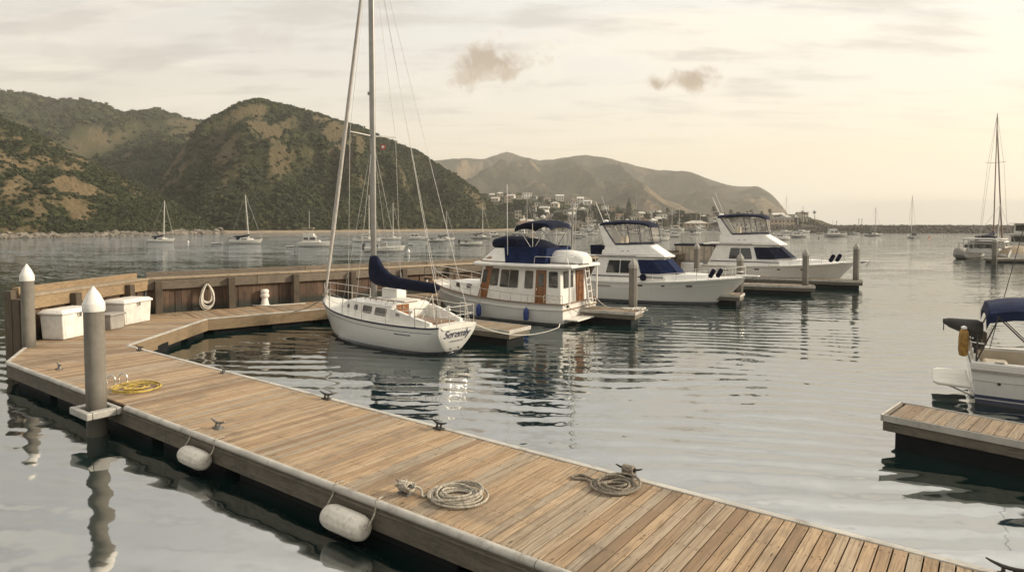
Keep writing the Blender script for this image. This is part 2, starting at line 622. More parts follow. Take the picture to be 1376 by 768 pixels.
def mat_concrete(name, col, low):
    m, N, b = new_mat(name)
    co = N.n('ShaderNodeTexCoord').outputs['Object']
    n1 = N.noise(co, 3, 7, .7)
    st = N.noise(N.mapping(co, (7, 7, .8)), 1.2, 6, .65)
    c = N.mix(N.smooth(n1, .3, .7), tuple(x * .82 for x in col), tuple(x * 1.12 for x in col))
    c = N.mix(N.m('MULTIPLY', N.smooth(st, .48, .72), .55), c, tuple(x * .5 for x in col))
    z = N.n('ShaderNodeSeparateXYZ', i_0=co).outputs[2]
    z = N.m('ADD', z, N.m('MULTIPLY', N.m('SUBTRACT', st, .5), .9))
    c = N.mix(N.m('MULTIPLY', N.smooth(z, low + .55, low - .1), .8), c, (.05, .047, .035))
    N.t.links.new(c, b.inputs['Base Color'])
    b.inputs['Roughness'].default_value = .8
    bp = N.n('ShaderNodeBump', i_Strength=.3, i_Distance=.01)
    N.t.links.new(N.noise(co, 40, 4, .6), bp.inputs['Height'])
    N.t.links.new(bp.outputs[0], b.inputs['Normal'])
    return m
M['pile'] = mat_concrete('concrete_pile', (.19, .172, .145), .55)
M['deck'] = mat_deck('weathered_deck_planks', (.40, .272, .158), (.49, .355, .222), (.25, .166, .10), (.36, .30, .225))
M['fascia'] = mat_timber('grey_fascia_timber', (.145, .125, .095), (.07, .06, .045), (1, 1, 6), .8, .15)
M['fasciatan'] = mat_timber('tan_fascia_timber', (.25, .18, .105), (.13, .09, .05), (1, 1, 6), .6, .15)
M['railstrip'] = mat('worn_white_rub_strip', (.45, .425, .375), .6, var=.16, vs=1.6, dirt=(.13, .11, .085), damt=.6)
M['wallplank'] = mat_timber('brown_sheet_planks', (.115, .068, .042), (.035, .026, .02), (9, 9, .8), .8, .4, (.72, 1.05, (.028, .030, .022)))
M['wallbeam'] = mat_timber('tan_wall_beam', (.31, .22, .125), (.13, .085, .05), (1.2, 1.2, 9), .6, .18)
M['wallbeamgrey'] = mat_timber('grey_wall_beam', (.165, .135, .10), (.065, .052, .04), (1.2, 1.2, 9), .7, .2)
M['walltop'] = mat_timber('pale_wall_cap', (.34, .27, .185), (.14, .105, .07), (2, 2, 2), .6, .2)
M['post'] = mat_timber('dark_wall_post', (.10, .075, .05), (.035, .028, .02), (9, 9, .8), .7, .25)
M['float'] = mat('black_float_shell', (.008, .009, .010), .7, var=.3, spec=.15)
M['fingerwood'] = mat_deck('pale_finger_planks', (.27, .195, .125), (.33, .25, .165), (.22, .16, .105), (.29, .245, .19))

# ================================================================== WATER
def mat_water():
    m, N, b = new_mat('harbour_water')
    L = N.t.links
    co = N.n('ShaderNodeTexCoord').outputs['Object']
    sx, sy, sz = N.n('ShaderNodeSeparateXYZ', i_0=co).outputs
    # wave slopes: smooth long swell, ripples drawn out along lines, fine chop; calm and ruffled patches
    rip = N.mapping(co, (.42, 1.6, 1), (0, 0, R(14)))
    warp = N.n('ShaderNodeVectorMath', operation='ADD', i_0=rip,
               i_1=N.n('ShaderNodeVectorMath', operation='SCALE', i_0=N.noise(co, .12, 2, .5, 1), i_3=3.0).outputs[0]).outputs[0]
    n1 = N.noise(warp, .85, 2, .45, 1)
    n2 = N.noise(N.mapping(co, (.8, 1.25, 1), (0, 0, R(-20))), 3.2, 1, .5, 1)
    n3 = N.noise(N.mapping(co, (.9, 1.2, 1), (0, 0, R(10))), 5.0, 2, .5, 1)
    n4 = N.noise(N.mapping(co, (.45, 1.3, 1), (0, 0, R(8))), .11, 2, .5, 1)
    patch = N.noise(N.mapping(co, (.5, 1.4, 1)), .035, 3, .5)
    far = N.smooth(sy, 28, 130)
    left = N.smooth(sx, 0, -40)
    pk = N.m('ADD', N.smooth(patch, .38, .62, .8, 1.5), N.m('MULTIPLY', far, 1.2))
    pk = N.m('ADD', pk, N.m('MULTIPLY', N.m('MULTIPLY', left, far), 8.0))
    def c(v, a, kx=1.0):
        s = N.n('ShaderNodeVectorMath', operation='SUBTRACT', i_0=v, i_1=(.5, .5, .5)).outputs[0]
        return N.n('ShaderNodeVectorMath', operation='MULTIPLY', i_0=s, i_1=(a * kx, a, 0)).outputs[0]
    def add(a_, b_): return N.n('ShaderNodeVectorMath', operation='ADD', i_0=a_, i_1=b_).outputs[0]
    wv_ = N.n('ShaderNodeTexNoise', i_Vector=N.mapping(co, (.35, .5, 1)), i_Scale=.35, i_Detail=2.0).outputs[0]
    ph = N.m('ADD', N.m('ADD', N.m('MULTIPLY', sy, 8.6), N.m('MULTIPLY', sx, 1.4)), N.m('MULTIPLY', wv_, 26.0))
    amp = N.m('MULTIPLY', N.smooth(N.noise(N.mapping(co, (.3, .6, 1), (0, 0, .3), (4, 2, 0)), .35, 2), .28, .56), .037)
    rip_y = N.m('MULTIPLY', N.m('SINE', ph), amp)
    ripv = N.n('ShaderNodeCombineXYZ', i_0=N.m('MULTIPLY', rip_y, .18), i_1=rip_y).outputs[0]
    tot = add(add(ripv, add(c(n1, .092, .55), c(n2, .075, .7))), add(c(n3, .030), c(n4, .05, .6)))
    tot = N.n('ShaderNodeVectorMath', operation='SCALE', i_0=tot, i_3=pk).outputs[0]
    nrm = N.n('ShaderNodeVectorMath', operation='NORMALIZE', i_0=add(tot, N.n('ShaderNodeCombineXYZ', i_2=1.0).outputs[0])).outputs[0]
    L.new(nrm, b.inputs['Normal'])
    deep = N.mix(N.smooth(N.noise(co, .05, 3), .35, .65), (.004, .016, .015), (.006, .022, .020))
    L.new(deep, b.inputs['Base Color'])
    b.inputs['Roughness'].default_value = .045
    b.inputs['IOR'].default_value = 6.0
    b.inputs['Specular IOR Level'].default_value = .5
    return m


mb = MB()
mb.add([(-3600, -200, 0), (3600, -200, 0), (3600, 3600, 0), (-3600, 3600, 0)], [(0, 1, 2, 3)])
water = tag(mb.build('water', mat_water(), smooth=0), kind='structure')

# ================================================================== HILLS
def interp(keys, x):
    ks = sorted(keys)
    xs = [k_[0] for k_ in ks]
    return [float(np.interp(x, xs, [k_[i] for k_ in ks])) for i in range(1, len(ks[0]))]


def smooth_interp(keys, xs):
    """piecewise-linear then lightly smoothed columns"""
    xs = np.array(xs)
    kx = [k_[0] for k_ in keys]
    res = []
    for i in range(1, len(keys[0])):
        y = np.interp(xs, kx, [k_[i] for k_ in keys])
        for _ in range(2):
            yp = np.pad(y, 2, mode='edge')
            y = (yp[:-4] + 2 * yp[1:-3] + 3 * yp[2:-2] + 2 * yp[3:-1] + yp[4:]) / 9
        res.append(y)
    return res


class Hill:
    def __init__(s, name, keys, nx, ns, power, amp, sx, sy, seed, bare_bias=0.0, spots=(), base=0.0, back=1.35, rough=0.02, spurs=()):
        s.name = name
        s.px = np.linspace(keys[0][0], keys[-1][0], nx)
        crest, Ys, Yc = smooth_interp(keys, s.px)
        s.S = np.concatenate([np.linspace(0, 1, ns), np.linspace(1, back, 8)[1:]])
        s.u = np.array([(p - 688) / F for p in s.px])
        Vv = np.array([view_uv(p, r)[1] for p, r in zip(s.px, crest)])
        hc = H + Vv * Yc
        s.nx, s.ns = nx, len(s.S)
        s.X = np.zeros((nx, s.ns)); s.Y = np.zeros((nx, s.ns)); s.Z = np.zeros((nx, s.ns)); s.B = np.zeros((nx, s.ns))
        for i in range(nx):
            for j, t in enumerate(s.S):
                Y = Ys[i] + (Yc[i] - Ys[i]) * t
                X = s.u[i] * Y
                g = max(t, 0) ** power if t <= 1 else 1 - (t - 1) * 1.2
                z = hc[i] * g
                if t < 1:
                    w = math.sin(math.pi * min(t, 1)) ** .8
                    q = Vector((X / sx + 3 * seed, Y / sy, seed * 1.7))
                    wv = mnoise.noise(q * .6 + Vector((7, 3, 1))) * .9
                    rdg = mnoise.noise(Vector((q.x + wv, q.y * .55 + wv * .4, q.z)))
                    rdg2 = mnoise.noise(Vector((q.x * 2.7 + wv, q.y * 1.6, q.z + 4)))
                    rel = (1 - 2 * abs(rdg)) * .75 + (1 - 2 * abs(rdg2)) * .3 - .55
                    z += hc[i] * amp * w * rel
                    for (p0, dp, wd, a_) in spurs:     # ridges running down to the shore
                        c_ = p0 + dp * (1 - t)
                        z += hc[i] * a_ * w * math.exp(-((s.px[i] - c_) / wd) ** 2)
                    z += hc[i] * rough * mnoise.fractal(Vector((X / sx * 6, Y / sx * 6, seed)), .8, 2.1, 4) * min(1, t * 4)
                    # never rise above the crest as seen from the shore side
                else:
                    z += hc[i] * rough * .3 * mnoise.fractal(Vector((X / sx * 6, Y / sx * 6, seed)), .8, 2.1, 4)
                lim = H + Vv[i] * Y
                if t < 1 and z > lim - .1:
                    z = lim - .1 - .02 * (1 - t) * hc[i]
                if t < 1: z = max(z, hc[i] * g * .45)
                z = max(z, -1.0) if t > 0 else -1.0
                s.X[i, j], s.Y[i, j], s.Z[i, j] = X, Y, z + base * min(1, t * 20)
        # bare earth: steep ground, noise, and the slides seen in the photograph
        for i in range(nx):
            for j, t in enumerate(s.S):
                X, Y = s.X[i, j], s.Y[i, j]
                n_ = mnoise.fractal(Vector((X / sx * 1.4, Y / sy * 1.1, seed + 9)), .7, 2.2, 5)
                v = bare_bias + n_ * .9
                i0, i1 = max(i - 1, 0), min(i + 1, nx - 1)
                j0, j1 = max(j - 1, 0), min(j + 1, s.ns - 1)
                gx = (s.Z[i1, j] - s.Z[i0, j]) / max(1e-3, abs(s.X[i1, j] - s.X[i0, j]))
                gy = (s.Z[i, j1] - s.Z[i, j0]) / max(1e-3, abs(s.Y[i, j1] - s.Y[i, j0]))
                v += .28 * (abs(gx) + .6 * abs(gy) - .7)
                for (p0, s0, rp, rs, a_) in spots:
                    d = ((s.px[i] - p0) / rp) ** 2 + ((t - s0) / rs) ** 2
                    v += .5 * a_ * math.exp(-d)
                s.B[i, j] = min(1, max(0, .5 + v))

    def build(s, material):
        vs = np.stack([s.X, s.Y, s.Z], -1).reshape(-1, 3)
        fs = []
        for i in range(s.nx - 1):
            for j in range(s.ns - 1):
                a = i * s.ns + j
                fs.append((a, a + s.ns, a + s.ns + 1, a + 1))
        me = bpy.data.meshes.new(s.name)
        me.from_pydata([tuple(v) for v in vs], [], fs)
        at = me.attributes.new('bare', 'FLOAT', 'POINT')
        at.data.foreach_set('value', s.B.reshape(-1).astype(np.float32))
        me.polygons.foreach_set('use_smooth', [True] * len(me.polygons))
        me.materials.append(material)
        o = bpy.data.objects.new(s.name, me)
        COL.objects.link(o)
        tag(o, kind='structure')
        return o

    def at(s, px, t):
        fi = np.interp(px, s.px, np.arange(s.nx))
        fj = np.interp(t, s.S, np.arange(s.ns))
        i, j = int(min(fi, s.nx - 2)), int(min(fj, s.ns - 2))
        a, b = fi - i, fj - j
        def bl(A): return (A[i, j] * (1 - a) * (1 - b) + A[i + 1, j] * a * (1 - b) + A[i, j + 1] * (1 - a) * b + A[i + 1, j + 1] * a * b)
        return Vector((bl(s.X), bl(s.Y), bl(s.Z))), bl(s.B)

    def on(s, px, row):
        """first point up the slope that is seen at this row"""
        for t in np.linspace(0, 1, 120):
            p, _ = s.at(px, t)
            r = HOR - (p.z - H) / p.y * F
            if p.z > .3 and r <= row:
                return p
        return s.at(px, 1)[0]


def mat_hill(name, brush, grass, earth, rock, sc):
    m, N, b = new_mat(name)
    L = N.t.links
    co = N.n('ShaderNodeTexCoord').outputs['Object']
    bare = N.n('ShaderNodeAttribute', attribute_name='bare').outputs['Fac']
    n1 = N.noise(co, .08 / sc, 7, .65)
    n2 = N.noise(co, .5 / sc, 6, .7)
    n3 = N.noise(N.mapping(co, (1, 1, .35)), .9 / sc, 5, .7)
    g = N.mix(N.smooth(n1, .38, .62), brush, grass)
    g = N.mix(N.m('MULTIPLY', N.smooth(n2, .45, .65), .6), g, tuple(x * .6 for x in brush))
    e = N.mix(N.smooth(n3, .35, .68), earth, rock)
    e = N.mix(N.m('MULTIPLY', N.smooth(n2, .5, .7), .55), e, tuple(x * .5 for x in earth))
    k_ = N.m('ADD', bare, N.m('MULTIPLY', N.m('SUBTRACT', n2, .5), .7))
    c = N.mix(N.m('MULTIPLY', N.smooth(k_, .52, .88), .9), g, e)
    L.new(c, b.inputs['Base Color'])
    b.inputs['Roughness'].default_value = .95
    b.inputs['Specular IOR Level'].default_value = .1
    bp = N.n('ShaderNodeBump', i_Strength=.9, i_Distance=1.2 * sc)
    L.new(N.m('ADD', n2, N.m('MULTIPLY', n3, .6)), bp.inputs['Height'])
    L.new(bp.outputs[0], b.inputs['Normal'])
    return m


M['hill1'] = mat_hill('headland_scrub_and_earth', (.034, .042, .020), (.066, .066, .030), (.115, .088, .048), (.21, .155, .09), 1.0)
M['hill2'] = mat_hill('chaparral_slope', (.028, .037, .018), (.058, .060, .028), (.085, .072, .040), (.155, .120, .070), 1.7)
M['hill4'] = mat_hill('far_mountain_scrub', (.024, .027, .017), (.070, .060, .036), (.15, .110, .065), (.26, .195, .12), 5.0)

h1 = Hill('headland', [(-150, 128, 170, 330), (-60, 140, 182, 325), (0, 156, 188, 318), (50, 178, 196, 310), (100, 204, 206, 303), (150, 231, 218, 296),
                       (185, 249, 228, 290), (215, 262, 236, 286), (245, 280, 244, 282), (270, 297, 250, 276), (290, 309, 256, 270), (300, 313, 258, 264)],
          190, 84, .72, .46, 30, 46, 2.3, bare_bias=-.10,
          spots=((5, .40, 40, .30, 1.0), (60, .55, 34, .2, .5), (60, .25, 40, .2, .35), (215, .55, 26, .35, .4), (250, .45, 20, .4, .4), (135, .75, 20, .12, .25), (120, .3, 60, .15, -.5), (30, .9, 90, .12, -.4), (165, .12, 60, .12, -.25)))
h1.build(M['hill1'])
h2 = Hill('chaparral_hill', [(170, 306, 300, 380), (200, 268, 294, 440), (225, 232, 290, 470), (250, 195, 288, 500), (275, 166, 286, 520), (300, 153, 286, 520),
                             (330, 138, 286, 515), (352, 134, 288, 512), (400, 146, 295, 505), (440, 157, 305, 500), (500, 177, 325, 495), (560, 204, 345, 490),
                             (600, 228, 358, 480), (640, 256, 368, 470), (670, 285, 376, 450), (690, 303, 382, 430), (705, 309, 384, 410)],
          300, 100, .74, .44, 44, 80, 5.1, bare_bias=-.22,
          spurs=((335, -20, 26, .10), (470, 40, 26, .07), (585, 40, 22, .06), (410, 30, 16, -.06), (530, 60, 20, -.05)),
          spots=((335, .55, 22, .14, .55), (330, .3, 22, .22, .5), (365, .35, 20, .25, .35), (300, .22, 12, .16, .3), (450, .35, 18, .3, .35), (440, .62, 14, .1, .4), (520, .3, 30, .2, .25), (600, .35, 30, .25, .28), (640, .5, 16, .3, .3), (260, .5, 40, .4, -.35), (330, .88, 90, .12, -.35)))
h2.build(M['hill2'])
h3 = Hill('inland_ridge', [(-160, 118, 420, 820), (-60, 119, 420, 800), (0, 121, 420, 780), (30, 124, 420, 775), (60, 131, 420, 770), (80, 135, 420, 768), (105, 133, 420, 760), (135, 139, 420, 750),
                           (160, 147, 420, 740), (180, 153, 420, 735), (195, 150, 420, 730), (215, 148, 420, 725), (235, 154, 420, 720), (255, 160, 420, 715), (275, 163, 420, 710), (300, 178, 420, 700), (360, 220, 420, 690)],
          150, 64, .85, .30, 80, 120, 8.4, bare_bias=-.40, spots=((30, .95, 60, .1, .3),))
h3.build(M['hill2'])
h4b = Hill('far_mountain', [(540, 262, 1150, 1900), (575, 218, 1150, 2300), (600, 214, 1150, 2350), (625, 212, 1150, 2350), (650, 214, 1150, 2350), (668, 208, 1150, 2350), (683, 204, 1150, 2340), (700, 210, 1150, 2320), (725, 216, 1150, 2300), (745, 214, 1150, 2300), (780, 208, 1150, 2280), (812, 211, 1150, 2250),
                            (850, 222, 1150, 2220), (885, 229, 1150, 2180), (925, 230, 1150, 2150), (950, 240, 1150, 2100), (980, 249, 1150, 2060), (1000, 251, 1150, 2040), (1018, 250, 1150, 2020), (1032, 258, 1150, 2000), (1045, 270, 1150, 1960), (1056, 284, 1150, 1900), (1066, 297, 1150, 1840), (1072, 301, 1150, 1800)],
           260, 80, .8, .42, 200, 420, 3.7, bare_bias=-.2, rough=.05, spots=((1000, .4, 30, .3, .2),))
h4b.build(M['hill4'])
h4a = Hill('mountain_spur', [(600, 296, 900, 1200), (640, 268, 900, 1500), (680, 247, 900, 1600), (720, 240, 900, 1620), (745, 247, 900, 1600), (790, 252, 900, 1560), (815, 241, 900, 1540), (842, 236, 900, 1520), (865, 246, 900, 1480), (890, 262, 900, 1420), (915, 276, 900, 1340), (945, 291, 900, 1250), (965, 299, 900, 1150), (975, 302, 900, 1100)],
            220, 70, .85, .42, 150, 300, 6.2, bare_bias=-.12, rough=.05, spots=((872, .55, 24, .45, .75), (900, .4, 20, .4, .45), (690, .6, 10, .5, .25)))
h4a.build(M['hill4'])
h5 = Hill('town_hillside', [(600, 268, 415, 700), (640, 261, 415, 720), (700, 260, 415, 720), (740, 266, 415, 700), (790, 272, 415, 690), (830, 279, 415, 670), (870, 286, 415, 640), (920, 291, 415, 610), (970, 293, 415, 590), (1030, 294, 415, 570), (1065, 296, 415, 550), (1082, 294, 415, 520), (1094, 293, 415, 510), (1106, 297, 415, 490), (1118, 303, 415, 470)],
           130, 40, .9, .12, 60, 80, 11.3, bare_bias=-.2)
h5.build(M['hill2'])

# --- scrub: leafy clumps spread over the slopes (nobody could count it)
def fast_mesh(name, V, T, material, smooth=True):
    me = bpy.data.meshes.new(name)
    nv, nf = len(V), len(T)
    me.vertices.add(nv)
    me.vertices.foreach_set('co', V.astype(np.float32).ravel())
    me.loops.add(nf * 3)
    me.loops.foreach_set('vertex_index', T.astype(np.int32).ravel())
    me.polygons.add(nf)
    me.polygons.foreach_set('loop_start', np.arange(0, nf * 3, 3, dtype=np.int32))
    me.polygons.foreach_set('use_smooth', np.full(nf, smooth))
    me.update(calc_edges=True)
    me.materials.append(material)
    o = bpy.data.objects.new(name, me)
    COL.objects.link(o)
    return o


_bm = bmesh.new(); bmesh.ops.create_icosphere(_bm, subdivisions=1, radius=1)
ICO_V = np.array([v.co[:] for v in _bm.verts]); ICO_T = np.array([[v.index for v in f.verts] for f in _bm.faces]); _bm.free()
_bm = bmesh.new(); bmesh.ops.create_icosphere(_bm, subdivisions=2, radius=1)
ICO2_V = np.array([v.co[:] for v in _bm.verts]); ICO2_T = np.array([[v.index for v in f.verts] for f in _bm.faces]); _bm.free()
rng = np.random.default_rng(5)


def leaf_clumps(pos, rad, nleaf, squash=.75, leaf=.42, core=.8):
    """pos (N,3), rad (N,): jittered core + leaf triangles around it"""
    n = len(pos)
    nc = len(ICO_V)
    sq = np.array([1, 1, squash])
    cj = 1 + rng.normal(0, .16, (n, nc, 1))
    cv = ICO_V[None] * cj * core * rng.uniform(.75, 1.3, (n, 1, 3)) * sq * rad[:, None, None] + pos[:, None]
    d = rng.normal(size=(n, nleaf, 3))
    d /= np.linalg.norm(d, axis=2, keepdims=True)
    d[:, :, 2] = np.where(d[:, :, 2] < -.3, -d[:, :, 2], d[:, :, 2])
    c = d * (rng.uniform(.72, 1.12, (n, nleaf, 1))) * sq
    tri = []
    a = rng.normal(size=(n, nleaf, 3)); a = np.cross(a, d + rng.normal(0, .5, d.shape)); a /= np.linalg.norm(a, axis=2, keepdims=True) + 1e-6
    b = np.cross(a, d + rng.normal(0, .6, d.shape)); b /= np.linalg.norm(b, axis=2, keepdims=True) + 1e-6
    ls = rng.uniform(.6, 1.3, (n, nleaf, 1)) * leaf
    tri = np.stack([c + a * ls, c - a * ls * .5 + b * ls * .8, c - a * ls * .5 - b * ls * .8], 2)
    tv = (tri * rad[:, None, None, None] + pos[:, None, None]).reshape(n, nleaf * 3, 3)
    V = np.concatenate([cv, tv], 1)
    base = (np.arange(n) * (nc + nleaf * 3))[:, None, None]
    T1 = ICO_T[None] + base
    T2 = (nc + np.arange(nleaf * 3).reshape(nleaf, 3))[None] + base
    T = np.concatenate([T1, T2], 1).reshape(-1, 3)
    return V.reshape(-1, 3), T


def mat_leaf(name, cols, sc=1.0):
    m, N, b = new_mat(name)
    L = N.t.links
    co = N.n('ShaderNodeTexCoord').outputs['Object']
    n1 = N.noise(co, .09 / sc, 5, .65)
    n2 = N.noise(co, .8 / sc, 4, .7)
    rnd = N.n('ShaderNodeNewGeometry').outputs['Random Per Island']
    f = N.m('ADD', N.m('MULTIPLY', n1, .75), N.m('MULTIPLY', rnd, .3))
    c = N.ramp(f, [(.25, cols[0]), (.45, cols[1]), (.62, cols[2]), (.8, cols[3])])
    c = N.mix(N.m('MULTIPLY', N.smooth(n2, .4, .7), .55), c, tuple(x * .5 for x in cols[0]))
    L.new(c, b.inputs['Base Color'])
    b.inputs['Roughness'].default_value = .85
    b.inputs['Specular IOR Level'].default_value = .15
    return m


M['scrub'] = mat_leaf('chaparral_leaves', [(.022, .031, .015), (.034, .044, .020), (.056, .062, .027), (.095, .088, .040)], 1.5)
M['treeleaf'] = mat_leaf('tree_leaves', [(.022, .030, .014), (.030, .040, .017), (.042, .050, .022), (.055, .062, .028)], .6)


def scatter(hill, n, pxr, r0, r1, thr, smax=1.03, sc=20.0):
    ps, rs = [], []
    tries = 0
    while len(ps) < n and tries < n * 12:
        tries += 1
        px = random.uniform(*pxr)
        t = random.uniform(.03, smax) if random.random() > .08 else random.uniform(.003, .05)
        p, ba = hill.at(px, t)
        if p.z < 1.0:
            continue
        k_ = ba + .3 * mnoise.noise(Vector((p.x / sc, p.y / sc, 3))) + random.gauss(0, .22)
        if k_ > thr:
            continue
        r = (r0 + (r1 - r0) * random.random() ** 2.0) * (1.25 if k_ < thr - .3 else .8) * (1.3 if random.random() < .08 else 1)
        ps.append((p.x, p.y, p.z + r * .12))
        rs.append(r)
    return np.array(ps), np.array(rs)


for nm, hl, n, pxr, r0, r1, thr, sc in (('headland_scrub', h1, 10500, (-100, 298), .35, 1.3, .76, 9.0),
                                        ('hillside_scrub', h2, 17000, (185, 700), .55, 1.9, .74, 16.0),
                                        ('inland_scrub', h3, 4200, (-80, 300), 1.4, 4.2, .72, 30.0),
                                        ('town_scrub', h5, 900, (610, 1110), .8, 2.2, .6, 16.0)):
    ps, rs = scatter(hl, n, pxr, r0, r1, thr, sc=sc)
    V_, T_ = leaf_clumps(ps, rs, 26 if hl is h1 else 18, .6)
    tag(fast_mesh(nm, V_, T_, M['scrub']), 'low scrub and bushes covering the slope', kind='stuff')

# --- beach and shore stones under the hills
M['sand'] = mat('beach_sand', (.27, .21, .14), .9, var=.2, vs=.3, dirt=(.12, .095, .065), damt=.5)
M['stone'] = mat('shore_stone', (.19, .165, .13), .9, var=.5, vs=.8, dirt=(.06, .05, .04), damt=.6)
def strip(name, keys, material, kind='structure'):
    mb = MB()
    n = 120
    a = catmull(keys, n)
    rows = []
    for k_, (px, Ya, Yb, za) in enumerate(a):
        u = (px - 688) / F
        nz = mnoise.fractal(Vector((px * .06, 0, 5)), 1, 2, 4) * .8
        Y0 = Ya + nz * 2
        rows.append([(u * (Y0 - 3), Y0 - 3, -.5), (u * Y0, Y0, .05), (u * (Y0 + (Yb - Ya) * .5), Y0 + (Yb - Ya) * .5, za * .6), (u * Yb, Yb, za), (u * (Yb + 12), Yb + 12, za * 1.1)])
    mb.loft(rows, False, False, False)
    return tag(mb.build(name, material, smooth=80, norm=False), kind=kind)
strip('rocky_shore', [(-120, 168, 180, 1.7), (0, 183, 198, 1.8), (100, 201, 214, 1.5), (180, 221, 234, 1.3), (250, 240, 250, .9), (290, 252, 262, .8)], M['stone'])
strip('beach', [(270, 268, 284, 1.2), (330, 276, 296, 1.6), (400, 286, 305, 1.7), (480, 308, 328, 1.7), (560, 334, 354, 1.6), (640, 356, 378, 1.4), (720, 372, 400, 1.2)], M['sand'])

ps, rs = [], []
for i in range(2600):
    px = random.uniform(-60, 300)
    u = (px - 688) / F
    Yb = float(np.interp(px, [-60, 0, 100, 180, 250, 300], [174, 181, 200, 220, 239, 256]))
    d = abs(random.gauss(0, 5.5)) - 1
    Y = Yb + d + mnoise.noise(Vector((px * .05, 2, 0))) * 3
    big = random.random() < .05 + (.12 if 225 < px < 300 else 0)
    r = random.uniform(.6, 1.5) if big else random.uniform(.15, .5)
    ps.append((u * Y, Y, max(.0, min(1.7, d * .13)) + r * .15))
    rs.append(r)
n = len(ps); ps = np.array(ps); rs = np.array(rs)
V_ = (ICO_V[None] * (1 + rng.normal(0, .2, (n, len(ICO_V), 1))) * np.array([1.2, 1, .7]) * rs[:, None, None] + ps[:, None]).reshape(-1, 3)
T_ = (ICO_T[None] + (np.arange(n) * len(ICO_V))[:, None, None]).reshape(-1, 3)
tag(fast_mesh('shore_stones', V_, T_, M['stone'], False), 'stones and boulders strewn along the foot of the headland', kind='stuff')

# --- breakwater on the right
bw = thing('breakwater', 'long low breakwater of piled grey boulders closing the harbour on the right', 'breakwater')
mb = MB()
A0, A1 = Vector((118, 300, 0)), Vector((620, 262, 0))
d_ = (A1 - A0).normalized(); s_ = Vector((-d_.y, d_.x, 0))
Ln = (A1 - A0).length
rings = []
for i in range(160):
    t = i / 159
    c = A0 + d_ * Ln * t
    hh = 3.35 + .25 * mnoise.noise(Vector((t * 90, 0, 0)))
    if t < .02: hh *= .75
    rings.append([c - s_ * 7 + Vector((0, 0, -.6)), c - s_ * 2.2 + Vector((0, 0, hh * .93)), c + Vector((0, 0, hh)), c + s_ * 2.2 + Vector((0, 0, hh * .9)), c + s_ * 7 + Vector((0, 0, -.6))])
mb.loft(rings, False, False, False)
M['bwrock'] = mat('breakwater_rock', (.10, .088, .068), .9, var=.5, vs=.5, dirt=(.035, .03, .025), damt=.6, bump=.6, bs=2)
mb.build('core', M['bwrock'], bw, smooth=0)
n = 7000
ps = np.zeros((n, 3)); rs = rng.uniform(.18, .5, n)
for i in range(n):
    t = random.random() ** 1.0
    c = A0 + d_ * Ln * .62 * t
    k_ = random.uniform(-.1, 1.05)
    p = c - s_ * (7.2 - 5.4 * k_)
    ps[i] = (p.x, p.y, max(-.1, 3.2 * min(1, k_)) + random.uniform(-.15, .2))
V_ = (ICO_V[None] * (1 + rng.normal(0, .22, (n, len(ICO_V), 1))) * np.array([1.15, 1, .8]) * rs[:, None, None] + ps[:, None]).reshape(-1, 3)
T_ = (ICO_T[None] + (np.arange(n) * len(ICO_V))[:, None, None]).reshape(-1, 3)
o = fast_mesh('boulders', V_, T_, mat_timber('boulder_stone', (.105, .090, .070), (.035, .03, .024), (1, 1, 1), .7, .45), False)
o.parent = bw
tag(o, kind='stuff')

# ================================================================== DOCK AND WALL
DZ = 0.6     # deck height


def V2(p): return Vector((p[0], p[1], 0))


A_ = V2(P(12, 485, DZ))                     # outer west corner
C_ = V2(P(170, 464, DZ))                    # inner corner
du = (V2(P(1330, 768, DZ)) - C_).normalized()   # along the near dock
dn = Vector((-du.y, du.x, 0))               # towards the basin
if dn.y < 0: dn = -dn
du0 = (V2(P(770, 768, DZ)) - A_).normalized()
A_near = A_
E_near = A_ + du0 * 27
E_far = C_ + du * 25
wu = Vector((.785, .62, 0)).normalized()    # along the wall
wn = Vector((-wu.y, wu.x, 0))               # behind the wall
D_ = V2(P(278, 428, DZ))
W0 = Vector((-14.75, 19.6, 0))
W1 = Vector((-14.45, 25.2, 0))
WEND = W1 + wu * 34.5
PEND = D_ + wu * ((WEND - D_).dot(wu))      # inner edge end


def clip(poly, p, nrm):
    """keep the side of the 2-D polygon where (x-p).nrm >= 0"""
    res = []
    for i in range(len(poly)):
        a, b = poly[i], poly[(i + 1) % len(poly)]
        da, db = (a - p).dot(nrm), (b - p).dot(nrm)
        if da >= 0: res.append(a)
        if (da >= 0) != (db >= 0):
            res.append(a + (b - a) * (da / (da - db)))
    return res


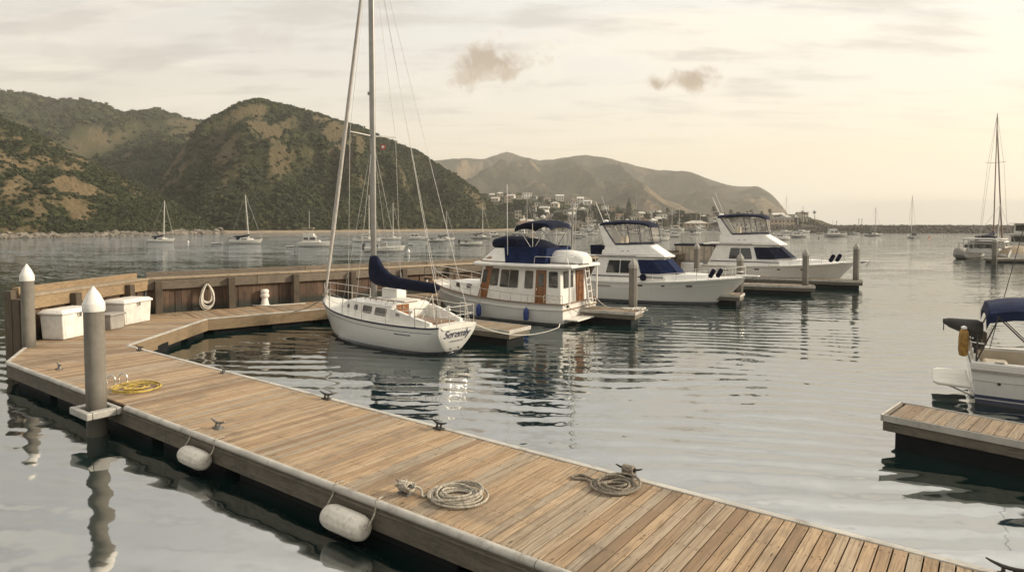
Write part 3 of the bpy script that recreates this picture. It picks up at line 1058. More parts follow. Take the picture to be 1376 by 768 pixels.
def planks(mb, poly, pd, width, gap, z1=DZ, th=.04, seed=0):
    """boards running along pd, clipped to a convex polygon"""
    rn = random.Random(seed)
    pd = pd.normalized()
    qd = Vector((-pd.y, pd.x, 0))
    lo = min(p.dot(qd) for p in poly)
    hi = max(p.dot(qd) for p in poly)
    q = lo
    k_ = 0
    while q < hi:
        w = width * rn.uniform(.985, 1.015)
        pg = clip(clip(poly, qd * (q + gap / 2), qd), qd * (q + w - gap / 2), -qd)
        q += w
        k_ += 1
        if len(pg) < 3:
            continue
        ar = abs(sum(pg[i].x * pg[(i + 1) % len(pg)].y - pg[(i + 1) % len(pg)].x * pg[i].y for i in range(len(pg)))) / 2
        if ar < .004:
            continue
        dz = rn.uniform(-.004, .004)
        tl = rn.uniform(-.004, .004)
        off = rn.uniform(0, 60)
        zz = [z1 + dz + tl * ((p.dot(qd) - q) / width) for p in pg]
        n = len(pg)
        vs = [(p.x, p.y, z) for p, z in zip(pg, zz)] + [(p.x, p.y, z1 - th) for p in pg]
        u0_ = 6 * rn.randint(1, 9); v0_ = rn.randint(1, 60) + .5 - (q - w / 2)
        uvt = [(p.dot(pd) + u0_ + 60, p.dot(qd) + v0_) for p in pg]
        fs = [tuple(range(n))]
        uvs = [uvt]
        for i in range(n):
            j = (i + 1) % n
            fs.append((j, i, n + i, n + j))
            uvs.append([uvt[j], uvt[i], (uvt[i][0], uvt[i][1] + .03), (uvt[j][0], uvt[j][1] + .03)])
        mb.add(vs, fs, uvs)


def edge(mb, a, b, nrm, w, z0, z1, out=0.0, e0=0.0, e1=0.0, rnd=None):
    """board along edge a-b, outside by nrm"""
    d = (b - a).normalized()
    a, b = a - d * e0, b + d * e1
    p = [a + nrm * out, b + nrm * out, b + nrm * (out + w), a + nrm * (out + w)]
    mb.prism([(q.x, q.y) for q in p], z0, z1)


dock = thing('floating_dock', 'long weathered timber walkway dock bending round the basin from the foreground to the boats', 'dock')
segs = [([A_, E_near, E_far, C_], dn, 1), ([A_, C_, D_, W1 + Vector((.06, 0, 0)), W0 + Vector((.06, 0, 0))], Vector((1, .05, 0)), 2)]
m3 = V2(D_)
segs.append(([D_, PEND, WEND - wn * .06, W1 - wn * .06 + wu * .05], wn, 3))
for poly, pd, sd_ in segs:
    c_ = sum(poly, Vector()) / len(poly)
    # keep a clockwise-safe convex polygon
    poly = sorted(poly, key=lambda p: math.atan2(p.y - c_.y, p.x - c_.x))
    mb = MB()
    planks(mb, poly, pd, .143, .0165, seed=sd_)
    mb.build('deck_boards', M['deck'], dock, smooth=0, bevel=0.004, seg=1)
nn = -dn
nn0 = Vector((du0.y, -du0.x, 0))
if nn0.y > 0: nn0 = -nn0
# outer (camera side) edge
def rubstrip(a, b, nrm, name='rub_strip', seglen=4.9, r=.052, mat_=None, first=0.0):
    d = (b - a).normalized()
    Ln = (b - a).length
    t = first
    mb = MB()
    while t < Ln - .05:
        t2 = min(t + seglen, Ln)
        rings = []
        for k_ in (t + .006, t2 - .006):
            c = a + d * k_ + nrm * (r * .5)
            ring = []
            for i in range(10):
                an = math.pi * i / 9
                ring.append(c + nrm * (math.sin(an) * r * 1.1) + Vector((0, 0, DZ - .045 + math.cos(an) * r)))
            ring.append(c - nrm * .02 + Vector((0, 0, DZ - .045 - r)))
            ring.append(c - nrm * .02 + Vector((0, 0, DZ - .045 + r)))
            rings.append(ring)
        mb.loft(rings)
        t = t2
    return mb.build(name, mat_ or M['railstrip'], dock, smooth=50)
pile_t = (V2(P(122, 545, DZ)) - A_).dot(du0)
rubstrip(A_, A_ + du0 * (pile_t - .45), nn0)
rubstrip(A_ + du0 * (pile_t + .55), E_near, nn0)
mb = MB()
edge(mb, A_, E_near, nn0, .05, .20, DZ - .085, .0, 0, 0)
edge(mb, A_, E_near, nn0, .025, .455, .478, .05)
# bolts and butt joints of the fascia boards
t = 1.2
while t < 26:
    c = A_ + du0 * t + nn0 * .05
    mb.beam(c + Vector((0, 0, .2)), c + Vector((0, 0, .45)), .012, .012, up=nn0)
    t += 2.44
mb.build('fascia', M['fascia'], dock, smooth=0, bevel=.006)
nl = (W0 - A_); nl = Vector((-nl.y, nl.x, 0)).normalized()
mb = MB()
edge(mb, A_, W0, nl, .05, .20, DZ - .02, 0, .02)
mb.build('fascia', M['fascia'], dock, smooth=0, bevel=.006)
mb = MB()
edge(mb, A_, W0, nl, .09, DZ - .02, DZ + .012, -.03, .03)
mb.build('edge_strip', M['railstrip'], dock, smooth=0, bevel=.008)
# inner edges: pale strip on top of a tan board
n_cd = (D_ - C_); n_cd = Vector((n_cd.y, -n_cd.x, 0)).normalized()
for a, b, nr, key in ((C_, E_far, dn, 'fascia'), (C_, D_, n_cd, 'fasciatan'), (D_, PEND, -wn, 'fasciatan')):
    mb = MB(); edge(mb, a, b, nr, .05, .16, DZ - .03, 0)
    mb.build('fascia', M[key], dock, smooth=0, bevel=.006)
    mb = MB(); edge(mb, a, b, nr, .105, DZ - .03, DZ + .014, -.045, .03, .03)
    mb.build('edge_strip', M['railstrip'], dock, smooth=0, bevel=.008)
# floats under the deck
mb = MB()
def floats(a, b, nin, w, step=2.6, gap=.45):
    d = (b - a).normalized(); Ln = (b - a).length; t = .25
    while t < Ln:
        t2 = min(t + step - gap, Ln)
        p = [a + d * t + nin * .12, a + d * t2 + nin * .12, a + d * t2 + nin * w, a + d * t + nin * w]
        mb.prism([(q.x, q.y) for q in p], -.4, .3)
        t += step
Wd = 2.3
floats(A_, E_near, -nn0, Wd)
floats(C_, D_, -n_cd, 2.6, 1.9, .5)
floats(D_, PEND, wn, 2.6, 2.2, .5)
mb.box(*sorted((A_.x + .35, C_.x)), A_.y + .8, 21, -.4, .3)
mb.build('float', M['float'], dock, smooth=0, bevel=.03)
# joists closing the underside
mb = MB()
for a, b, nin, w in ((A_, E_near, -nn0, 2.2), (C_, D_, -n_cd, 2.4), (D_, PEND, wn, 2.4)):
    for k_ in (.02, .5, .97):
        mb.beam(a + nin * w * k_ + Vector((0, 0, .44)), b + nin * w * k_ + Vector((0, 0, .44)), .06, .2)
mb.build('joists', M['post'], dock, smooth=0)
# pile guide round the near pile
pc = A_ + du0 * pile_t + nn0 * .34
def frame2(d, n, c): return Matrix(((d.x, n.x, 0, c.x), (d.y, n.y, 0, c.y), (0, 0, 1, c.z), (0, 0, 0, 1)))
mb = MB()
Mt = frame2(du0, nn0, Vector((pc.x, pc.y, 0)))
mb.box(-.42, .42, -.30, -.20, .42, .56, Mt); mb.box(-.42, .42, .23, .33, .42, .56, Mt)
mb.box(-.42, -.24, -.197, .227, .42, .56, Mt); mb.box(.24, .42, -.197, .227, .42, .56, Mt)
mb.build('pile_guide', M['gal'] if False else mat('pale_guide_collar', (.42, .40, .36), .6, var=.15, vs=3, dirt=(.16, .14, .11), damt=.5), dock, smooth=0, bevel=.02)

# ------------------------------------------------------------------ pilings
def piling(name, p, r, top, label, group, capmat='cap', n=22, cone=.36, sides=None):
    t = thing(name, label, 'piling', (p[0], p[1], 0), 0, group)
    mb = MB()
    mb.lathe([(r, -1.5), (r, top - cone - .14)], sides or n)
    mb.build('pile_shaft', M['pile'], t, smooth=40)
    mb = MB()
    z = top - cone - .14
    mb.lathe([(r * .98, z - .01), (r * 1.07, z), (r * 1.09, z + .03), (r * 1.09, z + .15), (r * 1.05, z + .17), (r * .62, z + .14 + cone * .55), (r * .12, z + .13 + cone * .97), (.001, z + .14 + cone)], sides or n)
    mb.build('pile_cap', M[capmat], t, smooth=30)
    return t
PG = 'concrete guide piles of the docks'
piling('piling', (pc.x, pc.y), .180, 2.97, 'tall concrete pile with white cone cap at the near dock edge in a pale collar', PG)
p2 = P(42, 465, DZ); p2 = Vector((p2.x - .02, p2.y - .05, 0))
piling('piling', p2, .165, 3.03, 'round concrete pile with a white cone cap beside the dark end of the timber wall', PG)
def fp(px, row): return P(px, row, .55)
M['pilecapgrey'] = mat('grey_pile_cap', (.33, .31, .27), .7, var=.15, dirt=(.15, .13, .1), damt=.4)
for (px, row, r, top, lab) in (
        (850.5, 414, .185, 2.72, 'grey pile on the finger dock between the trawler yacht and the nearer flybridge cruiser'),
        (994, 391, .19, 2.63, 'grey pile just off the bow of the nearer flybridge cruiser'),
        (1082, 383, .19, 2.72, 'grey pile standing in front of the farther flybridge cruiser hull'),
        (1150, 376, .19, 2.95, 'grey pile on the last finger dock beyond the farther cruiser bow'),
        (936, 374, .19, 2.95, 'grey pile at the far end of the timber wall behind the farther cruiser stern')):
    piling('piling', fp(px, row), r, top, lab, PG, 'pilecapgrey', 8, .30, 8)

# ------------------------------------------------------------------ timber wall
wall = thing('timber_wall', 'brown timber breakwater wall with pale cap and dark posts along the walkway', 'wall')
def wall_run(a, b, n_, beam, first):
    d = (b - a).normalized(); Ln = (b - a).length
    mb = MB()
    t = 0; rn = random.Random(3)
    while t < Ln:
        w = rn.uniform(.2, .36)
        o = rn.uniform(-.02, .02)
        t2 = min(t + w - .008, Ln)
        p = [a + d * t + n_ * (.12 + o), a + d * t2 + n_ * (.12 + o), a + d * t2 + n_ * .3, a + d * t + n_ * .3]
        mb.prism([(q.x, q.y) for q in p], -.6, 1.86)
        t += w
    mb.build('wall_planks', M['wallplank'], wall, smooth=0, bevel=.004, seg=1)
    mb = MB()
    t = 0
    while t < Ln:
        t2 = min(t + 4.2, Ln)
        z = rn.uniform(-.012, .012)
        q = [a + d * (t + .008) - n_ * .04, a + d * (t2 - .008) - n_ * .04, a + d * (t2 - .008) + n_ * .116, a + d * (t + .008) + n_ * .116]
        mb.prism([(k_.x, k_.y) for k_ in q], 1.56 + z, 1.94 + z)
        t = t2
    mb.build('wall_beam', M[beam], wall, smooth=0, bevel=.01)
    mb = MB()
    t = 0
    while t < Ln:
        t2 = min(t + 5.6, Ln)
        z = rn.uniform(0, .012)
        q = [a + d * (t + .006) - n_ * .07, a + d * (t2 - .006) - n_ * .07, a + d * (t2 - .006) + n_ * .40, a + d * (t + .006) + n_ * .40]
        mb.prism([(k_.x, k_.y) for k_ in q], 1.955, 2.03 + z)
        t = t2
    mb.build('wall_cap', M['walltop'], wall, smooth=0, bevel=.01)
    mb = MB()
    t = 0
    while t < Ln:
        t2 = min(t + 6.5, Ln)
        z = rn.uniform(-.01, .01)
        q = [a + d * (t + .01) + n_ * .405, a + d * (t2 - .01) + n_ * .405, a + d * (t2 - .01) + n_ * .62, a + d * (t + .01) + n_ * .62]
        mb.prism([(k_.x, k_.y) for k_ in q], 1.9, 2.23 + z)
        t = t2
    mb.build('rear_cap', M['wallbeam' if beam == 'wallbeam' else 'wallbeamgrey'], wall, smooth=0, bevel=.01)
    t = first
    while t < Ln - .3:
        mb = MB()
        c = a + d * t
        mb.prism([(k_.x, k_.y) for k_ in (c - d * .13 - n_ * .27, c + d * .13 - n_ * .27, c + d * .13 - n_ * .045, c - d * .13 - n_ * .045)], .2, 1.90)
        mb.build('wall_post', M['post'], wall, smooth=0, bevel=.012)
        t += 2.75
W0e = W0 + (W0 - W1).normalized() * .1
n1_ = (W1 - W0); n1_ = Vector((-n1_.y, n1_.x, 0)).normalized()
wall_run(W0e, W1, n1_, 'wallbeam', 1.65)
wall_run(W1, WEND, wn, 'wallbeamgrey', .35)
mb = MB()
for k_ in range(3):
    c = W0e - (W1 - W0).normalized() * (.12) + n1_ * (.06 + k_ * .25)
    mb.box(c.x - .115, c.x + .115, c.y - .13, c.y + .1, -1.2, 1.9 + (.0 if k_ < 2 else .25))
mb.build('end_posts', M['post'], wall, smooth=0, bevel=.02)

# ------------------------------------------------------------------ deck boxes
def deck_box(name, c, ang, L, Wd_, Ht, label, body='box', taper=.93, cat='dock box', lat=True):
    t = thing(name, label, cat, (c.x, c.y, DZ), ang)
    mb = MB()
    a, b = L / 2, Wd_ / 2
    rings = []
    for z, f in ((0.005, taper), (Ht * .84, 1.0)):
        rings.append([(x * f, y * f, z) for x, y in ((-a, -b), (a, -b), (a, b), (-a, b))])
    mb.loft(rings)
    mb.build('box_body', M[body], t, smooth=30, bevel=.03)
    if lat:
        mb = MB()
        for sgn in (-1, 1):
            q = [(-a * taper, -b * taper * 1, 0.005), (a * taper, -b * taper, .005), (a, -b, Ht * .84), (-a, -b, Ht * .84)]
        mb.panel(q, .06, .94, .1, .9, .0, .012, .03)
        q2 = [(-a * taper, b * taper, .005), (-a * taper, -b * taper, .005), (-a, -b, Ht * .84), (-a, b, Ht * .84)]
        mb.panel(q2, .12, .88, .1, .9, .0, .012, .03)
        mb.build('raised_panel', M[body], t, smooth=30)
    mb = MB()
    o = .045
    zz = Ht * .84 + .004
    rings = [[(x * (a + o), y * (b + o), zz) for x, y in ((-1, -1), (1, -1), (1, 1), (-1, 1))],
             [(x * (a + o), y * (b + o), zz + .06) for x, y in ((-1, -1), (1, -1), (1, 1), (-1, 1))],
             [(x * (a - .05), y * (b - .06), Ht) for x, y in ((-1, -1), (1, -1), (1, 1), (-1, 1))]]
    mb.loft(rings)
    mb.build('box_lid', M[body], t, smooth=30, bevel=.018)
    if lat:
        mb = MB()
        mb.box(-.05, .05, -b - o - .018, -b - .012, Ht * .84 - .11, Ht * .84 + .03)
        mb.build('latch', M['steel'], t, smooth=0, bevel=.006)
    return t
ax = (W1 - W0).normalized()
b1 = P(70, 459, DZ); b1 = Vector((-13.72, 20.75, 0))
deck_box('deck_box', Vector((-14.15, 20.2, 0)), R(82), 1.25, .80, .92, 'larger white lidded dock box on the walkway near the piling, nearest the wall end')
deck_box('deck_box', Vector((-13.92, 23.0, 0)), R(80), 1.30, .85, .90, 'white lidded dock box farther along the wall, past the small grey box')
deck_box('deck_box', Vector((-13.72, 21.72, 0)), R(80), .62, .5, .56, 'small grey lidded box between the two white dock boxes', 'greyplastic', .97, 'dock box', False)

# ------------------------------------------------------------------ cleats
def cleat_mesh(L=.35, h=.10, r=.019):
    mb = MB()
    mb.box(-L * .28, L * .28, -.055, .055, 0, .022)
    for sx in (-1, 1):
        mb.tube([(sx * L * .17, 0, .015), (sx * L * .14, 0, h * .55), (sx * L * .13, 0, h)], [r * 1.35, r * 1.0, r * 1.0], 8)
    mb.tube([(-L * .56, 0, h + .045), (-L * .42, 0, h + .026), (-L * .2, 0, h + .006), (0, 0, h), (L * .2, 0, h + .006), (L * .42, 0, h + .026), (L * .56, 0, h + .045)],
            [r * .45, r * .75, r * 1.05, r * 1.1, r * 1.05, r * .75, r * .45], 10)
    return mb
ang_d = math.atan2(du.y, du.x)
proto_c = None
CL = [(235 / 2.953, 340 + 460 / 2.953, 'galvanised cleat near the outer corner of the dock left of the near white capped pile', 'gal'),
      (293, 575, 'galvanised cleat on the near dock edge above the smaller hanging fender', 'gal'),
      (545, 663, 'galvanised cleat on the near dock edge wrapped in rope beside the grey rope coil', 'gal'),
      (188, 471, 'dark cleat on the inner dock edge just past the inside corner', 'iron'),
      (301, 501, 'small grey cleat on the inner dock edge, second from the inside corner', 'gal'),
      (439, 536, 'dark cleat on the inner dock edge below the sailboat mast reflection', 'iron'),
      (590, 576, 'dark cleat alone on the inner dock edge in the middle of the long dock', 'iron'),
      (845, 640, 'dark iron cleat on the inner dock edge with the dark rope coil', 'iron'),
      (1356, 776, 'dark cleat at the right bottom corner on the inner dock edge', 'iron')]
cl_objs = []
for i, (px, row, lab, mk) in enumerate(CL):
    p = P(px, row, DZ)
    o = cleat_mesh().build('cleat', M[mk], smooth=40) if i == 0 else None
    if o is None:
        o = cl_objs[0].copy(); COL.objects.link(o)
        if mk == 'iron':
            if not any(c.data.materials[0] == M['iron'] for c in cl_objs):
                o.data = o.data.copy(); o.data.materials[0] = M['iron']
            else:
                o.data = next(c.data for c in cl_objs if c.data.materials[0] == M['iron'])
    o.location = (p.x, p.y, DZ + .002)
    o.rotation_euler = (0, 0, ang_d + (R(6) if i % 2 else R(-4)))
    tag(o, lab, 'cleat', 'mooring cleats on the dock edges')
    cl_objs.append(o)

# ------------------------------------------------------------------ ropes
def coil_pts(c, r0, r1, turns, ex=1.0, ang=0.0, seed=1, z=.02, stack=.012, wob=.05):
    rn = random.Random(seed)
    pts = []
    n = int(turns * 26)
    ph = rn.uniform(0, 6)
    offs = [(rn.uniform(-wob, wob), rn.uniform(-wob, wob), rn.uniform(.92, 1.08)) for _ in range(int(turns) + 3)]
    for i in range(n):
        t = i / n
        a = ph + 2 * math.pi * turns * t
        k_ = turns * t
        i0 = int(k_); f = k_ - i0
        ox = offs[i0][0] * (1 - f) + offs[i0 + 1][0] * f
        oy = offs[i0][1] * (1 - f) + offs[i0 + 1][1] * f
        sc = offs[i0][2] * (1 - f) + offs[i0 + 1][2] * f
        rr = (r0 + (r1 - r0) * (0.5 - 0.5 * math.cos(math.pi * 2 * t * 1.6))) * sc
        x, y = rr * math.cos(a) * ex + ox, rr * math.sin(a) + oy
        X = c[0] + x * math.cos(ang) - y * math.sin(ang)
        Y = c[1] + x * math.sin(ang) + y * math.cos(ang)
        pts.append((X, Y, z + stack * k_ * (.6 + .4 * math.sin(a * 1.3)) ))
    return pts
def wrap_pts(p, ang, n=4, r=.05, z0=.07):
    """figure-eight turns of rope round a cleat"""
    pts = []
    for i in range(n * 16):
        a = 2 * math.pi * i / 16
        x = .13 * math.sin(a); y = (.055 + .008 * (i / 16)) * math.sin(2 * a) * 1.2
        zz = z0 + .012 * (i / 16) + .05 * abs(math.cos(a)) 
        pts.append((p.x + x * math.cos(ang) - y * math.sin(ang), p.y + x * math.sin(ang) + y * math.cos(ang), DZ + zz))
    return pts
def bulk_wrap(p, ang, turns=7):
    pts = []
    for i in range(turns * 14):
        a = 2 * math.pi * i / 14
        x = -.08 + .16 * i / (turns * 14)
        y = .06 * math.cos(a); zz = .10 + .055 * math.sin(a)
        pts.append((p.x + x * math.cos(ang) - y * math.sin(ang), p.y + x * math.sin(ang) + y * math.cos(ang), DZ + zz))
    return pts
M['ropegrey'] = mat('grey_rope', (.40, .36, .29), .85, var=.4, vs=30, bump=.9, bs=70)
M['ropedark'] = mat('dark_weathered_rope', (.22, .19, .145), .85, var=.4, vs=30, bump=.9, bs=70)
cA = P(545, 663, DZ)
cc = P(612, 668, DZ)
mb = MB()
mb.tube([(x, y, DZ + z) for x, y, z in coil_pts((cc.x, cc.y), .17, .34, 8, 1.12, ang_d * .2, 3)], .0165, 7)
mb.build('rope_coil', M['ropegrey']); o = bpy.data.objects['rope_coil']
mb2 = MB()
mb2.tube(bulk_wrap(cA, ang_d), .0165, 7)
mb2.tube(wrap_pts(cA, ang_d, 3), .0165, 7)
mb2.tube(cpath([(cA.x + .08, cA.y, DZ + .12), (cA.x + .2, cA.y + .03, DZ + .05), (cc.x - .42, cc.y - .02, DZ + .02), (cc.x - .3, cc.y + .18, DZ + .03)], 16), .0165, 7)
w_ = mb2.build('cleat_hitch', M['ropegrey'], o)
tag(o, 'pale grey rope coil on the planks at the near dock edge, tied to a cleat', 'rope')
cB = P(845, 640, DZ)
cc = P(829, 655, DZ)
mb = MB()
mb.tube([(x, y, DZ + z) for x, y, z in coil_pts((cc.x, cc.y), .12, .27, 7, 1.15, .1, 9)], .0175, 7)
e = P(771, 642, DZ)
mb.tube(cpath([(cc.x - .25, cc.y + .15, DZ + .03), (e.x + .12, e.y + .07, DZ + .02), (e.x - .02, e.y + .02, DZ + .02), (e.x, e.y - .06, DZ + .02), (e.x + .15, e.y - .08, DZ + .02), (cc.x - .3, cc.y + .05, DZ + .03)], 30), .0175, 7)
o = mb.build('rope_coil', M['ropedark'])
mb2 = MB(); mb2.tube(bulk_wrap(cB, ang_d, 8), .0175, 7)
mb2.tube(cpath([(cB.x, cB.y - .05, DZ + .15), (cB.x + .03, cB.y - .12, DZ + .08), (cB.x + .02, cB.y - .22, DZ + .04), (cc.x + .25, cc.y - .05, DZ + .03)], 12), .0175, 7)
mb2.build('cleat_hitch', M['ropedark'], o)
tag(o, 'dark rope coil with a loose loop by an iron cleat on the inner dock edge', 'rope')
# yellow hose coil with its white hook
cc = P(183, 523, DZ)
mb = MB(); mb.tube([(x, y, DZ + z) for x, y, z in coil_pts((cc.x, cc.y), .16, .50, 6, 1.0, .2, 12, wob=.09)], .0145, 7)
o = mb.build('hose_coil', M['yellow'])
tag(o, 'loosely coiled yellow hose lying on the planks beside the near pile', 'hose')
for k_, (px, row) in enumerate(((149, 516), (165, 513))):
    p = P(px, row, DZ)
    mb = MB()
    mb.tube(cpath([(p.x - .09, p.y, DZ), (p.x - .08, p.y, DZ + .14), (p.x, p.y + .02, DZ + .2), (p.x + .08, p.y + .02, DZ + .14), (p.x + .09, p.y + .02, DZ)], 14), .018, 7)
    mb.box(p.x - .12, p.x - .06, p.y - .03, p.y + .03, DZ, DZ + .01); mb.box(p.x + .06, p.x + .12, p.y - .01, p.y + .05, DZ, DZ + .01)
    tag(mb.build('mooring_ring', M['steel']), ['pale metal hoop at the dock edge nearest the pile beside the yellow hose', 'pale metal hoop standing behind the yellow hose coil'][k_], 'mooring ring', 'metal hoops by the yellow hose')
# rope hung in loops on the wall
hp = W1 + wu * 2.15 - wn * .08
mb = MB()
for k_ in range(7):
    rn = random.Random(k_)
    hh = rn.uniform(.72, 1.12); ww = rn.uniform(.20, .34); ox = rn.uniform(-.05, .05)
    pts = []
    for i in range(30):
        a = 2 * math.pi * i / 30
        x = ox * .5 * (1 - math.cos(a)) + ww * math.sin(a) * (0.5 - 0.5 * math.cos(a)) ** .45
        z = 1.72 - hh * (0.5 - 0.5 * math.cos(a))
        p = hp + wu * x - wn * (.03 + .018 * k_)
        pts.append((p.x, p.y, z))
    mb.tube(pts, .022, 6, True)
o = mb.build('hanging_rope', M['ropewhite'])
tag(o, 'pale rope hung in long loops on the timber wall', 'rope')
mb = MB(); q = hp - wn * .02
mb.tube([(q.x + wn.x * .06, q.y + wn.y * .06, 1.74), (q.x - wn.x * .22, q.y - wn.y * .22, 1.74), (q.x - wn.x * .24, q.y - wn.y * .24, 1.8)], .018, 6)
mb.build('hook', M['iron'], o)

# ------------------------------------------------------------------ fenders on the near edge
def dock_fender(px, row, L, r, label):
    p0 = P(px, row, .30)
    s = (V2(p0) - A_).dot(du0)
    c = A_ + du0 * s + nn0 * (r + .055)
    t = thing('dock_fender', label, 'fender', (c.x, c.y, .27), math.atan2(du0.y, du0.x), 'white fenders hung on the near dock edge')
    prof = [(.02, -L / 2), (r * .55, -L / 2 + .005), (r * .82, -L / 2 + .035), (r * .97, -L / 2 + .11), (r, -L / 2 + .17), (r, L / 2 - .17), (r * .97, L / 2 - .11), (r * .82, L / 2 - .035), (r * .55, L / 2 - .005), (.02, L / 2)]
    mb = MB()
    rings = []
    for rr, z in prof:
        rings.append([(z, rr * (1 + (.018 * math.cos(12 * 2 * math.pi * j / 48) if rr > r * .9 else 0)) * math.cos(2 * math.pi * j / 48), rr * (1 + (.018 * math.cos(12 * 2 * math.pi * j / 48) if rr > r * .9 else 0)) * math.sin(2 * math.pi * j / 48)) for j in range(48)])
    mb.loft(rings)
    mb.build('fender_body', M['fender'], t, smooth=60)
    for sx in (-1, 1):
        e = L / 2 * sx
        mb = MB()
        mb.tube(cpath([(e - sx * .01, 0, 0), (e + sx * .035, .01, .05), (e + sx * .03, r * .8, .2), (e + sx * .02, r - .02, .28), (e + sx * .02, r + .0, .335), (e + sx * .02, r + .06, .352), (e + sx * .02, r + .16, .345)], 16), .012, 6)
        mb.build('fender_rope', M['ropegrey'], t, smooth=60)
    return t
dock_fender(278, 607, .74, .155, 'smaller white fender hung lengthwise on the near dock edge, farther from the camera')
dock_fender(481, 690, .80, .165, 'larger ribbed white fender hung lengthwise on the near dock edge below the rope coil')

# ------------------------------------------------------------------ white dock bollard by the wall
pp = P(356, 410, DZ)
t = thing('water_pedestal', 'squat white flared pedestal with a round head standing on the walkway by the wall', 'pedestal', (pp.x, pp.y, DZ), 0)
mb = MB(); mb.lathe([(.20, 0), (.20, .03), (.17, .06), (.13, .30), (.12, .36)], 20); mb.build('pedestal_foot', M['box'], t, smooth=35)
mb = MB(); mb.lathe([(.17, .36), (.19, .39), (.19, .47), (.155, .50), (.155, .55)], 20); mb.build('pedestal_collar', M['box'], t, smooth=35)
mb = MB(); mb.lathe([(.16, .55), (.175, .57), (.175, .66), (.13, .71), (.001, .72)], 20); mb.build('pedestal_head', M['box'], t, smooth=35)
mb = MB(); mb.tube(cpath([(pp.x - 1.0, pp.y + .1, DZ + .02), (pp.x - .5, pp.y - .12, DZ + .02), (pp.x + .2, pp.y - .25, DZ + .02), (pp.x + .6, pp.y + .0, DZ + .02), (pp.x + 1.2, pp.y + .35, DZ + .02), (pp.x + 1.6, pp.y + .6, DZ + .02)], 30), .022, 6)
tag(mb.build('hose', M['ropewhite']), 'pale hose lying on the walkway round the white pedestal', 'hose')

# ------------------------------------------------------------------ finger docks
def finger(name, c, ang, L, Wd_, label, zt=.55, mk='fingerwood', fm='fascia', capstrip=False, plank_w=.15):
    """c = outer end centre; runs back along -x local"""
    t = thing(name, label, 'finger dock', (c.x, c.y, 0), ang, 'finger docks of the marina')
    mb = MB()
    planks(mb, [Vector((-L, -Wd_ / 2, 0)), Vector((0, -Wd_ / 2, 0)), Vector((0, Wd_ / 2, 0)), Vector((-L, Wd_ / 2, 0))], Vector((0, 1, 0)), plank_w, .012, zt, .035, seed=int(L * 10))
    mb.build('deck_boards', M[mk], t, smooth=0)
    mb = MB()
    h = Wd_ / 2
    for y in (-h - .05, h + .005):
        mb.box(-L, .05, y, y + .045, zt - .30, zt - .005)
    mb.box(.055, .10, -h - .05, h + .05, zt - .30, zt - .005)
    mb.build('fascia', M[fm], t, smooth=0, bevel=.008)
    mb = MB()
    for y in (-h - .085, h + .054):
        mb.box(-L, .10, y, y + .03, zt - .12, zt + .012)
    mb.box(.104, .135, -h - .085, h + .085, zt - .12, zt + .012)
    mb.build('edge_strip', M['railstrip'], t, smooth=0, bevel=.012)
    mb = MB()
    mb.box(-L + .2, -.08, -h + .05, h - .05, -.45, zt - .05)
    mb.build('float', M['float'], t, smooth=0, bevel=.03)
    return t
FA = math.atan2(-.54, .842)
fe = P(705, 442, .55)
finger('finger_dock', Vector((fe.x - .25, fe.y + .25, 0)), FA + R(-3), 9.0, 1.15, 'weathered finger dock between the sailboat and the trawler yacht')
fe = P(858, 419, .55)
finger('finger_dock', Vector((fe.x, fe.y + .35, 0)), R(-28), 11.0, 1.1, 'finger dock behind the trawler yacht stern, carrying a grey pile and tangled lines')
fe = P(995, 396, .55)
finger('finger_dock', Vector((fe.x + .1, fe.y + .35, 0)), R(-30), 8.0, 1.1, 'short finger dock end with a pile off the nearer cruiser bow')
fe = P(1088, 384, .55)
finger('finger_dock', Vector((fe.x + .25, fe.y + .25, 0)), R(-20), 9.0, 1.1, 'finger dock along the near side of the farther cruiser')
fe = P(1153, 377, .55)
finger('finger_dock', Vector((fe.x + .3, fe.y + .3, 0)), R(-25), 9.0, 1.1, 'finger dock beyond the farther cruiser bow with the outermost pile')
# right-hand dock in the foreground
ra, rb = V2(P(1194, 557, DZ)), V2(P(1376, 592, DZ))
rc = V2(P(1221, 543, DZ))
rd = (rb - ra).normalized()
rl = Vector((-rd.y, rd.x, 0))
wd_r = (rc - ra).dot(rl)
ce = ra + rl * wd_r / 2 + rd * .02
finger('finger_dock', Vector((ce.x, ce.y, 0)) , math.atan2(rd.y, rd.x) + math.pi, 9.0, wd_r, 'short pale planked dock end at the right beside the bimini boat', DZ, 'fingerwood', 'fascia', True, .175)

